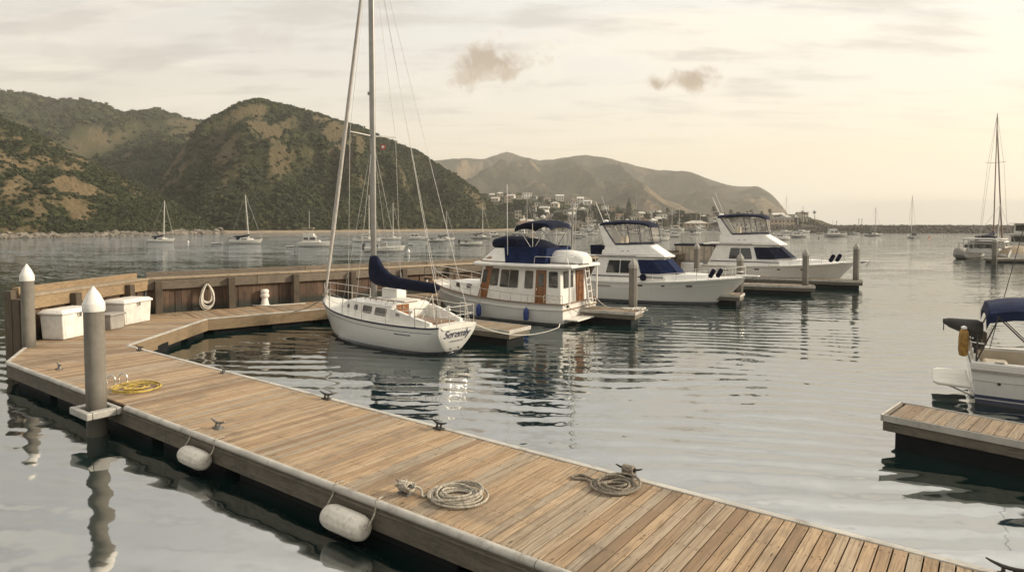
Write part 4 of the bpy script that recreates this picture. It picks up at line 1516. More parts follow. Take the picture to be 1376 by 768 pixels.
# ================================================================== BOATS: helpers
class Hull:
    """keys: (x at waterline, x at deck, half beam wl, half beam deck, bottom z, deck z, fullness)"""
    def __init__(s, keys, n=28, k=7):
        s.S = catmull(keys, n)
        s.k = k
        s.xs = [q[1] for q in s.S]

    def ring(s, q):
        xb, xt, bw, bd, zb, zd, cx = q
        bw, bd = max(bw, .012), max(bd, .012)
        half = [(0, zb), (bw * .62, zb * .82), (bw * .93, zb * .3)]
        for i in range(s.k + 1):
            t = i / s.k
            b0, b1, b2 = bw, bw + (bd - bw) * .5 + cx, bd
            y = (1 - t) ** 2 * b0 + 2 * t * (1 - t) * b1 + t * t * b2
            half.append((max(y, .006), zd * t))
        def X(z): return xb + (xt - xb) * (max(z, 0) / zd if zd else 0) + (0 if z >= 0 else (xt - xb) * .3 * z)
        port = [(X(z), y, z) for y, z in half]
        return [p for p in reversed(port)] + [(x, -y, z) for x, y, z in port[1:]]

    def mesh(s):
        mb = MB()
        mb.loft([s.ring(q) for q in s.S], False, True, True)
        return mb

    def sheer(s, x):
        xs = s.xs
        return float(np.interp(x, xs, [max(q[3], .012) for q in s.S])), float(np.interp(x, xs, [q[5] for q in s.S]))

    def side(s, x, z):
        """half beam at height z and deck-station x (for things on the topsides)"""
        q = [float(np.interp(x, s.xs, [p[i] for p in s.S])) for i in range(7)]
        t = z / q[5]
        b0, b1, b2 = q[2], q[2] + (q[3] - q[2]) * .5 + q[6], q[3]
        return (1 - t) ** 2 * b0 + 2 * t * (1 - t) * b1 + t * t * b2

    def deck(s, drop=.02, inset=.02, camber=.04, x0=None, x1=None):
        mb = MB()
        rings = []
        for q in s.S:
            if x0 is not None and q[1] < x0 or x1 is not None and q[1] > x1: continue
            b = max(q[3] - inset, .006); z = q[5] - drop
            rings.append([(q[1], b * f, z + camber * (1 - f * f)) for f in (1, .6, .2, -.2, -.6, -1)] + [(q[1], -b * .8, z - .12), (q[1], b * .8, z - .12)])
        mb.loft(rings, True, True, True)
        return mb

    def strip(s, z_of, w=.03, h=.04, x0=None, x1=None, both=True):
        """rub rail following the topsides at z_of(x, sheer z)"""
        mb = MB()
        for sg in ((1, -1) if both else (1,)):
            pts = []
            for q in s.S:
                if (x0 is not None and q[1] < x0) or (x1 is not None and q[1] > x1): continue
                z = z_of(q[1], q[5])
                t = z / q[5]
                xx = q[0] + (q[1] - q[0]) * t
                b0, b1, b2 = max(q[2], .012), q[2] + (q[3] - q[2]) * .5 + q[6], max(q[3], .012)
                y = max((1 - t) ** 2 * b0 + 2 * t * (1 - t) * b1 + t * t * b2, .006)
                pts.append(Vector((xx, sg * (y + w * .25), z)))
            rings = []
            for p in pts:
                rings.append([p + Vector((0, sg * w / 2, h / 2)), p + Vector((0, sg * w / 2, -h / 2)), p + Vector((0, -sg * w / 2, -h / 2)), p + Vector((0, -sg * w / 2, h / 2))])
            mb.loft(rings)
        return mb

    def rail(s, x0, x1, h, nst, inset=.06, r=.011, mid=True, sides=(1, -1), join=False, h1=None, zoff=0.0, nosew=None):
        """stanchions with top and middle wire along the deck edge"""
        mb = MB()
        tops = {}
        h1 = h if h1 is None else h1
        for sg in sides:
            top, md = [], []
            for i in range(nst):
                t = i / (nst - 1)
                x = x0 + (x1 - x0) * t
                b, z = s.sheer(x)
                b = max(b - inset, .03)
                hh = h + (h1 - h) * t
                top.append(Vector((x, sg * b, z + hh + zoff))); md.append(Vector((x, sg * b, z + hh * .52 + zoff)))
                mb.tube([(x, sg * b, z + zoff - .02), top[-1]], r, 6)
            tops[sg] = (top, md)
            if not join:
                mb.tube(top, r, 6)
                if mid: mb.tube(md, r * .7, 5)
        if join:
            t1 = tops[1][0] + list(reversed(tops[-1][0]))
            mb.tube(t1, r, 6)
            if mid: mb.tube(tops[1][1] + list(reversed(tops[-1][1])), r * .7, 5)
        return mb


def house_rings(bot, top, z0, z1):
    return [[(x, y, z0 if not callable(z0) else z0(x)) for x, y in bot], [(x, y, z1 if not callable(z1) else z1(x)) for x, y in top]]


def line(mb, a, b, r=.010, n=5, sag=0.0, k=10):
    a, b = Vector(a), Vector(b)
    if sag:
        pts = [a.lerp(b, i / k) + Vector((0, 0, -sag * 4 * (i / k) * (1 - i / k))) for i in range(k + 1)]
    else:
        pts = [a, b]
    return mb.tube(pts, r, n)


def text_mesh(name, s_, size, mat_, parent, mtx, depth=.004, shear=.0, space=1.0):
    cu = bpy.data.curves.new(name, 'FONT')
    cu.body = s_; cu.size = size; cu.extrude = depth; cu.shear = shear; cu.align_x = 'CENTER'; cu.align_y = 'CENTER'; cu.space_character = space
    tmp = bpy.data.objects.new(name, cu)
    COL.objects.link(tmp)
    dg = bpy.context.evaluated_depsgraph_get()
    me = bpy.data.meshes.new_from_object(tmp.evaluated_get(dg))
    bpy.data.objects.remove(tmp)
    o = bpy.data.objects.new(name, me)
    me.materials.clear(); me.materials.append(mat_)
    COL.objects.link(o)
    o.parent = parent
    o.matrix_local = mtx
    return o


# ================================================================== SAILBOAT
def sailboat():
    S, B = Vector((-1.72, 20.35, 0)), Vector((-7.5, 25.4, 0))
    ang = math.atan2(B.y - S.y, B.x - S.x)
    t = thing('sailboat', 'white sloop with navy sail cover and furled jib moored stern out beside the walkway', 'sailboat', S, ang)
    h = Hull([(-.02 + .28, 0, .16, .84, -.02, .95, .34), (.75, .62, .78, 1.0, -.2, .90, .16), (2.2, 2.15, 1.08, 1.26, -.4, .90, .12), (3.9, 3.9, 1.12, 1.32, -.45, .95, .10),
              (5.4, 5.55, .84, 1.08, -.4, 1.05, .07), (6.5, 6.85, .36, .58, -.25, 1.18, .04), (7.05, 7.62, .02, .05, -.05, 1.30, 0)], 34)
    hull = h.mesh().build('hull', mat_hull('sloop_hull_paint', (.70, .69, .65), [(.02, (.01, .012, .014)), (.10, (.012, .02, .05))], .25), t, smooth=50)
    h.strip(lambda x, zd: zd - .015, .03, .05).build('toe_rail', M['navystripe'], t, smooth=0)
    h.strip(lambda x, zd: zd - .17, .006, .014, .2, 7.4).build('cove_stripe', M['navystripe'], hull, smooth=0)
    h.deck(.0, .03, .05).build('deck', M['deckpaint'], t, smooth=40)
    # cabin trunk
    cz = lambda x: float(np.interp(x, [2.3, 4, 6.3], [1.48, 1.50, 1.30]))
    bz = lambda x: h.sheer(x)[1] - .02
    stn = []
    for x, b in ((2.35, .90), (3.2, .92), (4.4, .86), (5.3, .66), (5.95, .42), (6.25, .24)):
        z = cz(x)
        f = .9
        if x > 5.9: z = bz(x) + .10
        stn.append([(x, b, bz(x)), (x, b * f, z - .05), (x, b * f * .85, z + .0), (x, b * .35, z + .035), (x, -b * .35, z + .035), (x, -b * f * .85, z), (x, -b * f, z - .05), (x, -b, bz(x))])
    mb = MB(); mb.loft(stn)
    cab = mb.build('cabin_trunk', M['gel'], t, smooth=35)
    for sg in (1, -1):
        for x0, x1, vv, key in ((2.62, 3.22, (.32, .80), 'glass2'), (3.42, 3.95, (.32, .80), 'glass2'), (4.28, 4.50, (.36, .78), 'glass2'), (4.95, 5.12, (.36, .74), 'glass2')):
            def pt(x, top):
                b = float(np.interp(x, [2.35, 3.2, 4.4, 5.3, 5.95], [.90, .92, .86, .66, .42]))
                return Vector((x, sg * b * (.9 if top else 1.0), (cz(x) - .05) if top else bz(x)))
            q = [pt(x0, 0), pt(x1, 0), pt(x1, 1), pt(x0, 1)]
            if sg > 0: q = [q[1], q[0], q[3], q[2]]
            mb = MB(); mb.panel(q, 0, 1, vv[0], vv[1], .004, .014, .05, sk0=.06 if x1 < 4 else 0, sk1=.06 if x1 < 4 else 0)
            mb.build('cabin_window', M[key], t, smooth=0)
    # coamings and cockpit
    for sg in (1, -1):
        mb = MB()
        mb.loft([[(x, sg * b, .86), (x, sg * b, z), (x, sg * (b - .13), z), (x, sg * (b - .15), .86)] for x, b, z in ((2.36, .92, 1.36), (1.9, .92, 1.30), (1.2, .86, 1.15), (.55, .74, 1.02))])
        mb.build('cockpit_coaming', M['gel'], t, smooth=30, bevel=.015)
    mb = MB(); mb.box(.6, 2.33, -.42, .42, .70, .985)
    mb.box(.62, 2.3, -.40, .40, .99, .992)
    mb.build('cockpit_sole', M['teakgrey'], t, smooth=0)
    mb = MB()
    mb.box(2.325, 2.345, .10, .62, .99, 1.46); 
    mb.build('companionway_board', M['teak'], t, smooth=0, bevel=.006)
    mb = MB(); mb.box(2.31, 2.324, .08, .64, 1.20, 1.225); mb.box(2.305, 2.324, .33, .39, 1.34, 1.38)
    mb.build('board_trim', M['steel'], t, smooth=0)
    mb = MB()
    mb.box(2.25, 3.2, -.36, .36, 1.525, 1.575); mb.build('sliding_hatch', M['deckpaint'], t, smooth=0, bevel=.02)
    mb = MB(); mb.box(3.25, 4.1, -.55, -.1, 1.50, 1.86); mb.build('deck_box', M['gel'], t, smooth=0, bevel=.03)
    text_mesh('cabin_lettering', 'EH', .15, M['inkdark'], t, Matrix.Translation((1.92, .935, 1.18)) @ Matrix.Rotation(math.pi, 4, 'Z') @ Matrix.Rotation(math.pi / 2, 4, 'X'))
    mb = MB()
    for sg in (1, -1):
        line(mb, (2.5, sg * .62, 1.56), (4.2, sg * .56, 1.57), .018)
        for i in range(6):
            x = 2.5 + i * .34
            line(mb, (x, sg * (.62 - i * .012), 1.49), (x, sg * (.62 - i * .012), 1.57), .014)
    mb.build('grab_rail', M['teakgrey'], t, smooth=0)
    # mast, spreaders, boom
    mx = 4.42; top = 14.6
    mb = MB()
    mb.lathe([(.105, 1.45), (.105, top - 2), (.085, top - .3), (.07, top)], 14, (mx, 0, 0), 1.25, .85)
    mast = mb.build('mast', M['alu'], t, smooth=50)
    zs = 7.35
    mb = MB()
    for sg in (1, -1):
        mb.tube([(mx, 0, zs), (mx - .05, sg * 1.0, zs + .06)], [.035, .022], 6)
    mb.build('spreader', M['alu'], t, smooth=50)
    mb = MB(); mb.lathe([(.04, -.06), (.075, -.05), (.075, .05), (.04, .06)], 10, (mx + .16, .0, 8.9)); mb.build('mast_light', M['greyplastic'], mast, smooth=40)
    mb = MB()
    line(mb, (mx - .12, 0, 2.12), (.95, 0, 2.03), .07, 10)
    mb.build('boom', M['alu'], t, smooth=50)
    st = []
    for x, zt, zb, w in ((mx + .16, 3.05, 2.02, .12), (mx - .02, 3.12, 1.98, .17), (mx - .22, 2.98, 1.95, .20), (mx - .5, 2.66, 1.93, .20), (mx - .9, 2.43, 1.90, .19), (mx - 1.5, 2.31, 1.89, .18), (mx - 2.2, 2.27, 1.88, .17), (mx - 2.9, 2.24, 1.87, .16), (mx - 3.35, 2.21, 1.88, .14), (mx - 3.5, 2.14, 2.0, .07)):
        ring = []
        for i in range(14):
            a = 2 * math.pi * i / 14
            wb = 1 + .06 * math.sin(x * 9 + i)
            ring.append((x, w * wb * math.sin(a), (zt + zb) / 2 + (zt - zb) / 2 * math.cos(a)))
        st.append(ring)
    mb = MB(); mb.loft(st); mb.build('sail_cover', M['navy'], t, smooth=60)
    # furled jib on the forestay
    fa, fb = Vector((7.55, 0, 1.55)), Vector((mx + .15, 0, top - .2))
    pts = [fa.lerp(fb, i / 30) for i in range(31)]
    mb = MB(); mb.tube(pts, [.035 + .055 * math.sin(min(1, (i + .6) / 9) * math.pi / 2) * (1 - (i / 30) ** 1.5 * .75) for i in range(31)], 10)
    mb.build('furled_jib', M['sail'], t, smooth=60)
    mb = MB(); mb.lathe([(.02, 0), (.09, .02), (.09, .10), (.03, .13)], 12, (7.53, 0, 1.42)); mb.build('furler_drum', M['steel'], t, smooth=40)
    # standing rigging
    mb = MB()
    for sg in (1, -1):
        ch = h.sheer(mx)[0] - .08
        line(mb, (mx - .1, sg * ch, .98), (mx - .05, sg * 1.0, zs + .06), .008); line(mb, (mx - .05, sg * 1.0, zs + .06), (mx, 0, top - .1), .008)
        line(mb, (mx + .35, sg * ch, .98), (mx, 0, zs - .1), .007); line(mb, (mx - .5, sg * ch, .98), (mx, 0, zs - .1), .007)
        line(mb, (.1, sg * .62, .98), (mx - .1, 0, top), .007)
    line(mb, (1.0, 0, 2.1), (mx - .1, 0, top - .3), .006)
    mb.build('rigging', M['wire'], t, smooth=0)
    mb = MB()
    line(mb, (1.25, 0, 1.96), (1.15, 0, .99), .016); line(mb, (1.3, .05, 1.96), (1.5, .5, 1.1), .010); line(mb, (1.2, -.05, 1.96), (1.1, .6, 1.05), .010)
    mb.build('mainsheet', M['ropewhite'], t, smooth=0)
    mb = MB(); line(mb, (mx - .05, .1, 7.4), (mx - .45, -.45, 7.25), .006)
    mb.build('flag_halyard', M['wire'], t, smooth=0)
    mb = MB(); 
    mb.lathe([(.001, -.012), (.10, -.01), (.10, .01), (.001, .012)], 14)
    o = mb.build('round_signal', M['red'], t, smooth=30); o.matrix_local = Matrix.Translation((mx - .05, -.42, 7.0)) @ Matrix.Rotation(R(90), 4, 'X') @ Matrix.Rotation(R(35), 4, 'Y')
    mb = MB(); mb.lathe([(.001, -.016), (.06, -.015), (.06, .015), (.001, .016)], 12)
    mb.build('signal_centre', M['white'], o, smooth=30)
    mb = MB(); mb.box(-.008, .008, -.01, .01, .1, .26); mb.build('signal_line', M['wire'], o)
    # rails
    h.rail(5.9, 7.45, .58, 3, .05, .016, True, (1, -1), True).build('bow_pulpit', M['steel'], t, smooth=50)
    for sg_ in (1, -1): h.rail(.12, .95, .60, 3, .05, .016, True, (sg_,)).build('stern_pushpit', M['steel'], t, smooth=50)
    mb = MB()
    for z in (.60, .32):
        mb.tube([(.12, .72, .92 + z), (.05, .4, .94 + z), (.04, -.4, .94 + z), (.12, -.72, .92 + z)], .014, 6)
    for y in (-.35, .35): line(mb, (.05, y, .9), (.05, y, 1.54), .014)
    mb.build('stern_rail', M['steel'], t, smooth=50)
    h.rail(.95, 5.9, .56, 5, .06, .009, True).build('lifelines', M['steel'], t, smooth=50)
    # transom: name lettering
    q0 = h.ring(h.S[0])
    nrm_ang = math.atan2(.92, -.28)
    # transom plane goes from (0.26,*,0) to (0,*,.92): lean of the plane
    lean = math.atan2(.26, .95)
    base = Matrix.Translation((.26 * (1 - .66 / .95) - .018, 0, .66)) @ Matrix.Rotation(-math.pi / 2, 4, 'Z') @ Matrix.Rotation(math.pi / 2 + lean, 4, 'X')
    text_mesh('name_lettering', 'Seremly', .37, M['inkdark'], hull, base, .003, .28, .95)
    mb = MB()
    rn = random.Random(4)
    x = -.26
    while x < .26:
        w = rn.uniform(.02, .05); mb.box(x, x + w, -.012, .012 + rn.uniform(0, .012), 0, .003); x += w + .012
    o = mb.build('home_port_marks', M['inkdark'], hull, smooth=0)
    o.matrix_local = Matrix.Translation((.26 * (1 - .42 / .92) - .018, 0, .42)) @ Matrix.Rotation(-math.pi / 2, 4, 'Z') @ Matrix.Rotation(math.pi / 2 + lean, 4, 'X')
    mb = MB()
    for y in (-.2, .16): mb.lathe([(.001, -.02), (.03, -.018), (.03, .02), (.001, .021)], 10, (.215, y, .17))
    mb.build('drain_fitting', M['black'], hull, smooth=30)
    mb = MB(); rn = random.Random(8); x = 1.1
    while x < 1.75:
        w = rn.uniform(.02, .06); y = h.side(x, .60) + .005; mb.box(x, x + w, y - .012, y + .002, .60, .63 + rn.uniform(0, .02)); x += w + .02
    mb.build('builder_marks', M['inkdark'], hull, smooth=0)
    mb = MB(); mb.tube(cpath([(7.5, 0, 1.36), (7.62, 0, 1.40), (7.75, 0, 1.34)], 6), .05, 6); mb.lathe([(.02, 0), (.07, .02), (.07, .06), (.02, .08)], 10, (2.75, .72, 1.40))
    mb.build('bow_roller', M['steel'], t, smooth=40)
    mb = MB()
    for x in (2.1, 1.35):
        mb.lathe([(.07, 0), (.055, .05), (.05, .10), (.07, .13), (.03, .15)], 12, (x, .84, 1.22)); mb.lathe([(.07, 0), (.055, .05), (.05, .10), (.07, .13), (.03, .15)], 12, (x, -.84, 1.22))
    mb.build('sheet_winch', M['steel'], t, smooth=40)
    return t


sail = sailboat()
bpy.context.view_layer.update()
def wpt(t, p): return t.matrix_world @ Vector(p)
mb = MB(); a = wpt(sail, (.15, -.7, .95)); b = Vector((a.x + 3.0, a.y + 1.1, .58))
line(mb, a, b, .018, 6, .35, 16); line(mb, b, (b.x + .1, b.y + .8, .58), .018, 6)
tag(mb.build('mooring_line', M['ropewhite']), 'pale mooring line sagging from the sailboat stern to the finger dock', 'rope')
mb = MB(); a = wpt(sail, (7.5, .1, 1.28)); b = V2(P(395, 418, DZ)) + Vector((0, 0, DZ))
line(mb, a, b, .018, 6, .10, 14)
tag(mb.build('mooring_line', M['ropedark']), 'dark mooring line from the sailboat bow down to the walkway', 'rope')


# ================================================================== TRAWLER YACHT
def trawler():
    P0 = Vector((2.04, 25.7, 0)); BW = Vector((-3.75, 31.25, 0))
    hd = Vector((-.842, .54, 0)).normalized()
    sb = Vector((.54, .842, 0))
    hb = 1.62
    c = P0 + sb * hb
    ang = math.atan2(hd.y, hd.x)
    t = thing('trawler_yacht', 'white trawler yacht with varnished wooden doors, navy flybridge covers and a dinghy on its roof', 'motor yacht', c, ang)
    h = Hull([(.05, 0, 1.45, 1.58, -.3, .90, .05), (1.2, 1.2, 1.55, 1.68, -.5, .88, .05), (3.0, 3.0, 1.55, 1.74, -.6, .92, .05), (4.7, 4.75, 1.32, 1.68, -.6, 1.04, .03), (6.0, 6.2, .86, 1.38, -.55, 1.22, -.02), (7.0, 7.35, .40, .80, -.4, 1.40, -.03), (7.45, 8.05, .02, .07, -.1, 1.52, 0)], 34)
    hull = h.mesh().build('hull', mat_hull('trawler_hull_paint', (.72, .70, .65), [(.10, (.010, .012, .018))], .3, .115), t, smooth=50)
    h.strip(lambda x, zd: zd + .012, .09, .035).build('cap_rail', M['teakgrey'], t, smooth=0)
    h.strip(lambda x, zd: zd - .22, .055, .05).build('rub_rail', M['gel'], t, smooth=0)
    mb = MB(); mb.box(-.035, 0.0, -1.62, 1.62, .63, .68); mb.box(-.05, .04, -1.60, 1.60, .885, .925)
    mb.build('transom_rail', M['teakgrey'], t, smooth=0, bevel=.01)
    h.deck(.16, .07, .02).build('deck', M['deckpaint'], t, smooth=40)
    # forward trunk cabin
    mb = MB()
    st = []
    for x, b, z in ((4.5, 1.12, 1.48), (5.4, 1.0, 1.50), (6.3, .72, 1.52), (6.75, .42, 1.48)):
        zb = h.sheer(x)[1] - .15
        st.append([(x, b, zb), (x, b * .93, z), (x, -b * .93, z), (x, -b, zb)])
    mb.loft(st); mb.build('trunk_cabin', M['cream'] if False else M['gel'], t, smooth=30, bevel=.04)
    for sg in (1, -1):
        for x in (5.0, 5.75):
            b0 = float(np.interp(x, [4.5, 5.4, 6.3], [1.12, 1.0, .72])); b1 = float(np.interp(x + .3, [4.5, 5.4, 6.3], [1.12, 1.0, .72]))
            q = [(x, sg * b0, 1.10), (x + .3, sg * b1, 1.10), (x + .3, sg * b1 * .94, 1.48), (x, sg * b0 * .94, 1.48)]
            if sg > 0: q = [q[1], q[0], q[3], q[2]]
            mb = MB(); mb.panel(q, .05, .95, .42, .92, .004, .02, .02); mb.build('trunk_window', M['glass'], t, smooth=0)
    # deckhouse
    zf = lambda x: .74 + .03 * max(0, x - 2)
    ZR = 2.36
    hw = 1.22; ht = 1.16
    xa, xf, xft = .30, 4.62, 4.30
    bot = [(xa, -hw), (xf, -hw * .93), (xf + .08, 0), (xf, hw * .93), (xa, hw)]
    topp = [(xa + .05, -ht), (xft, -ht * .95), (xft + .06, 0), (xft, ht * .95), (xa + .05, ht)]
    mb = MB(); mb.loft(house_rings(bot, topp, .70, ZR)); mb.build('deckhouse', M['gel'], t, smooth=30, bevel=.02)
    mb = MB()
    ro = 1.52
    rp = [(-.28, -1.36), (-.1, -1.46), (2, -ro), (4.0, -1.46), (4.75, -1.22), (4.95, -.7), (5.0, 0), (4.95, .7), (4.75, 1.22), (4.0, 1.46), (2, ro), (-.1, 1.46), (-.28, 1.36)]
    mb.loft([[(x, y, ZR + .004) for x, y in rp], [(x * 1.0, y, ZR + .09) for x, y in rp], [(x * .985 + .02, y * .93, ZR + .135) for x, y in rp]])
    mb.build('roof', M['gel'], t, smooth=30, bevel=.015)
    # port/starboard windows and doors: u measured from aft to fwd
    def sideq(sg):
        q = [Vector((xa, sg * hw, .70)), Vector((xf, sg * hw * .93, .70)), Vector((xft, sg * ht * .95, ZR)), Vector((xa + .05, sg * ht, ZR))]
        return q
    Lq = xf - xa
    items = [('deckhouse_window', .03, .135, .50, .90, 'glass', 0, 0), ('side_door', .165, .29, .05, .93, 'teak', 0, 0), ('deckhouse_window', .325, .425, .44, .90, 'glass', 0, 0),
             ('deckhouse_window', .51, .735, .44, .90, 'glass', 0, 0), ('deckhouse_window', .765, .865, .46, .92, 'glass', 0, 0), ('side_door', .885, 1.0, .06, .97, 'teak', -.03, -.05)]
    for sg in (1, -1):
        q = sideq(sg)
        for nm, u0, u1, v0, v1, key, k0, k1 in items:
            if sg < 0 and nm == 'side_door': continue
            qq = q if sg < 0 else [q[1], q[0], q[3], q[2]]
            a, b = (u0, u1) if sg < 0 else (1 - u1, 1 - u0)
            mb = MB(); mb.panel(qq, a, b, v0, v1, .004, .022 if nm == 'side_door' else .016, .05 if nm != 'side_door' else .01, sk0=-k1 if sg > 0 else k0, sk1=-k0 if sg > 0 else k1)
            o = mb.build(nm, M[key], t, smooth=0)
            if nm == 'side_door':
                mb = MB(); w = b - a
                mb.panel(qq, a + w * .24, b - w * .24, v0 + (v1 - v0) * .52, v0 + (v1 - v0) * .90, .028, .008, .03); mb.build('door_window', M['glass'], o, smooth=0)
                mb = MB(); mb.panel(qq, a + w * .12, a + w * .20, v0 + (v1 - v0) * .42, v0 + (v1 - v0) * .46, .028, .03, 0); mb.build('door_handle', M['steel'], o, smooth=0)
            elif (u1 - u0) > .2:
                mb = MB(); mb.panel(qq, (a + b) / 2 - .004, (a + b) / 2 + .004, v0 + .01, v1 - .01, .02, .008); mb.build('window_bar', M['alu'], o, smooth=0)
    # windscreen panes
    fq = [Vector((xf + .0, hw * .93, .70)), Vector((xf + .0, -hw * .93, .70)), Vector((xft, -ht * .95, ZR)), Vector((xft, ht * .95, ZR))]
    for u0, u1 in ((.05, .33), (.36, .64), (.67, .95)):
        mb = MB(); mb.panel([p + Vector((.09, 0, 0)) for p in fq][::1], u0, u1, .52, .93, .0, .02, .04); mb.build('windscreen', M['glass'], t, smooth=0)
    # aft bulkhead door and ladder
    mb = MB(); mb.box(xa - .02, xa + .03, -.9, -.2, .78, 2.2); mb.build('aft_door', M['teak'], t, smooth=0, bevel=.01)
    mb = MB(); mb.box(xa - .02, xa + .03, .1, .9, 1.5, 2.2); mb.build('aft_window', M['glass'], t, smooth=0, bevel=.01)
    mb = MB()
    for y in (-.95, -.58): mb.beam((-.1, y, .78), (.16, y, 2.62), .05, .09, up=(1, 0, 0))
    for i in range(6):
        f = (i + .6) / 6.3
        mb.beam((-.1 + .26 * f, -.94, .78 + 1.84 * f), (-.1 + .26 * f, -.59, .78 + 1.84 * f), .07, .03)
    mb.build('roof_ladder', M['gel'], t, smooth=0, bevel=.006)
    # slender posts carrying the aft roof
    mb = MB()
    for y in (1.30, -1.30): mb.beam((-.15, y, .9), (-.15, y, ZR), .05, .05)
    mb.build('roof_post', M['gel'], t, smooth=0)
    # flybridge
    z0 = ZR + .136
    fb = [(1.55, -1.12), (3.85, -1.12), (4.62, -.85), (4.72, 0), (4.62, .85), (3.85, 1.12), (1.55, 1.12)]
    ft = [(1.70, -1.02), (3.45, -1.02), (3.85, -.78), (3.92, 0), (3.85, .78), (3.45, 1.02), (1.70, 1.02)]
    mb = MB(); mb.loft(house_rings(fb, ft, z0, z0 + .62)); mb.build('flybridge', M['gel'], t, smooth=30, bevel=.03)
    mb = MB(); mb.loft(house_rings([(x * 1.004 - .01, y * 1.01) for x, y in fb], [(x * 1.0 - .0, y * 1.0) for x, y in fb], z0 + .02, z0 + .05)); mb.build('flybridge_trim', M['teakgrey'], t, smooth=0)
    q = [(3.85, 1.12, z0), (4.62, .85, z0), (3.85, .78, z0 + .62), (3.45, 1.02, z0 + .62)]
    q = [(4.60, .855, z0), (3.85, 1.12, z0), (3.45, 1.02, z0 + .62), (3.85, .78, z0 + .62)]
    mb = MB(); mb.panel(q, .2, .8, .22, .36, .004, .012); mb.build('name_board', M['teak'], t, smooth=0)
    mb = MB()
    for sg in (1, -1):
        q = [(1.05, sg * 1.16, z0 - .02), (3.05, sg * 1.16, z0 - .02), (3.15, sg * 1.09, z0 + .70), (1.10, sg * 1.09, z0 + .70)]
        if sg > 0: q = [q[1], q[0], q[3], q[2]]
        mb.panel(q, 0, 1, 0, 1, .0, .03, 0)
    mb.box(1.04, 1.07, -1.12, 1.12, z0, z0 + .66)
    mb.build('weather_cloth', M['blue'], t, smooth=0)
    def lumpy(name, pts, m_):
        st = []
        for x, w, zb, zt in pts:
            ring = []
            for i in range(16):
                a = 2 * math.pi * i / 16
                cy, cz_ = math.cos(a), math.sin(a)
                f = (abs(cy) ** .6) * (1 if cy > 0 else -1)
                ring.append((x, w * f * (1 + .05 * math.sin(i * 2.1 + x * 7)), (zb + zt) / 2 + (zt - zb) / 2 * (abs(cz_) ** .7) * (1 if cz_ > 0 else -1) * (1 + .06 * math.sin(i + x * 5))))
            st.append(ring)
        mb = MB(); mb.loft(st); return mb.build(name, m_, t, smooth=60)
    lumpy('helm_cover', [(4.25, .35, z0 + .72, z0 + .86), (4.0, .8, z0 + .60, z0 + 1.04), (3.5, .98, z0 + .54, z0 + 1.14), (3.0, .95, z0 + .52, z0 + 1.12), (2.7, .75, z0 + .5, z0 + 1.0)], M['navy'])
    lumpy('seat_cover', [(2.9, .75, z0 + .46, z0 + .95), (2.6, .95, z0 + .45, z0 + 1.08), (2.1, .98, z0 + .45, z0 + .98), (1.6, .92, z0 + .45, z0 + .80), (1.3, .7, z0 + .45, z0 + .66)], M['navy'])
    # folded bimini on bows
    st = []
    for i in range(15):
        a = math.pi * i / 14
        y = 1.02 * math.cos(a); z = z0 + 1.42 + .40 * (math.sin(a) ** .5)
        st.append((1.75, y, z))
    # the canopy is seen as a thin arch along the boat
    st = []
    for x, zz, w in ((2.75, 1.58, .9), (2.62, 1.70, 1.0), (2.3, 1.80, 1.05), (1.8, 1.86, 1.06), (1.3, 1.84, 1.05), (1.0, 1.76, 1.0), (.92, 1.66, .92)):
        ring = []
        for k_ in range(9):
            y = w * (1 - k_ / 4)
            ring.append((x, y, z0 + zz - .12 * (y / w) ** 2))
        for k_ in range(9):
            y = -w * (1 - k_ / 4)
            ring.append((x, y, z0 + zz - .12 * (y / w) ** 2 - .13))
        st.append(ring)
    mb = MB(); mb.loft(st); mb.build('bimini_top', M['navy'], t, smooth=50)
    mb = MB()
    for sg in (1, -1):
        line(mb, (1.75, sg * 1.04, z0 + .55), (2.6, sg * .92, z0 + 1.60), .016); line(mb, (1.75, sg * 1.04, z0 + .55), (1.0, sg * .95, z0 + 1.66), .016); line(mb, (1.75, sg * 1.04, z0 + .55), (1.75, sg * 1.05, z0 + 1.72), .016)
    mb.build('bimini_frame', M['steel'], t, smooth=40)
    # mast, boom, antenna
    mb = MB()
    mb.tube([(.62, -.35, z0), (.55, -.35, z0 + 2.55)], [.055, .04], 8)
    mb.build('signal_mast', M['alu'], t, smooth=40)
    mb = MB(); line(mb, (.45, -.25, z0), (.35, -.25, z0 + 2.3), .02); line(mb, (.62, -.35, z0 + 1.9), (-.3, -.35, z0 + .9), .012); line(mb, (.55, -.35, z0 + 2.5), (.2, 1.0, z0), .008)
    mb.build('mast_stays', M['wire'], t, smooth=0)
    mb = MB(); line(mb, (2.95, 1.14, z0 + .1), (2.95, 1.2, z0 + 3.4), .014, 6); mb.build('whip_antenna', M['white'], t, smooth=40)
    mb = MB()
    for sg in (1, -1):
        pts = [(1.5, sg * 1.35, z0 + .0), (1.45, sg * 1.35, z0 + .32), (-.05, sg * 1.3, z0 + .32), (-.1, sg * 1.3, z0)]
        mb.tube(pts, .014, 6); line(mb, (.7, sg * 1.33, z0), (.7, sg * 1.33, z0 + .32), .012)
    mb.tube([(-.1, 1.3, z0 + .32), (-.1, -1.3, z0 + .32)], .014, 6)
    mb.build('roof_rail', M['steel'], t, smooth=40)
    # vents, horn
    mb = MB(); mb.lathe([(.05, -.02), (.07, 0), (.05, .02)], 10, (3.2, 0, z0 + 1.15)); mb.build('compass_light', M['steel'], t, smooth=40)
    # rails
    h.rail(4.6, 7.9, .40, 6, .06, .015, True, (1, -1), True, .62).build('bow_rail', M['steel'], t, smooth=50)
    h.rail(.9, 4.6, .30, 8, .08, .013, False, (1, -1), False, .40).build('side_rail', M['steel'], t, smooth=50)
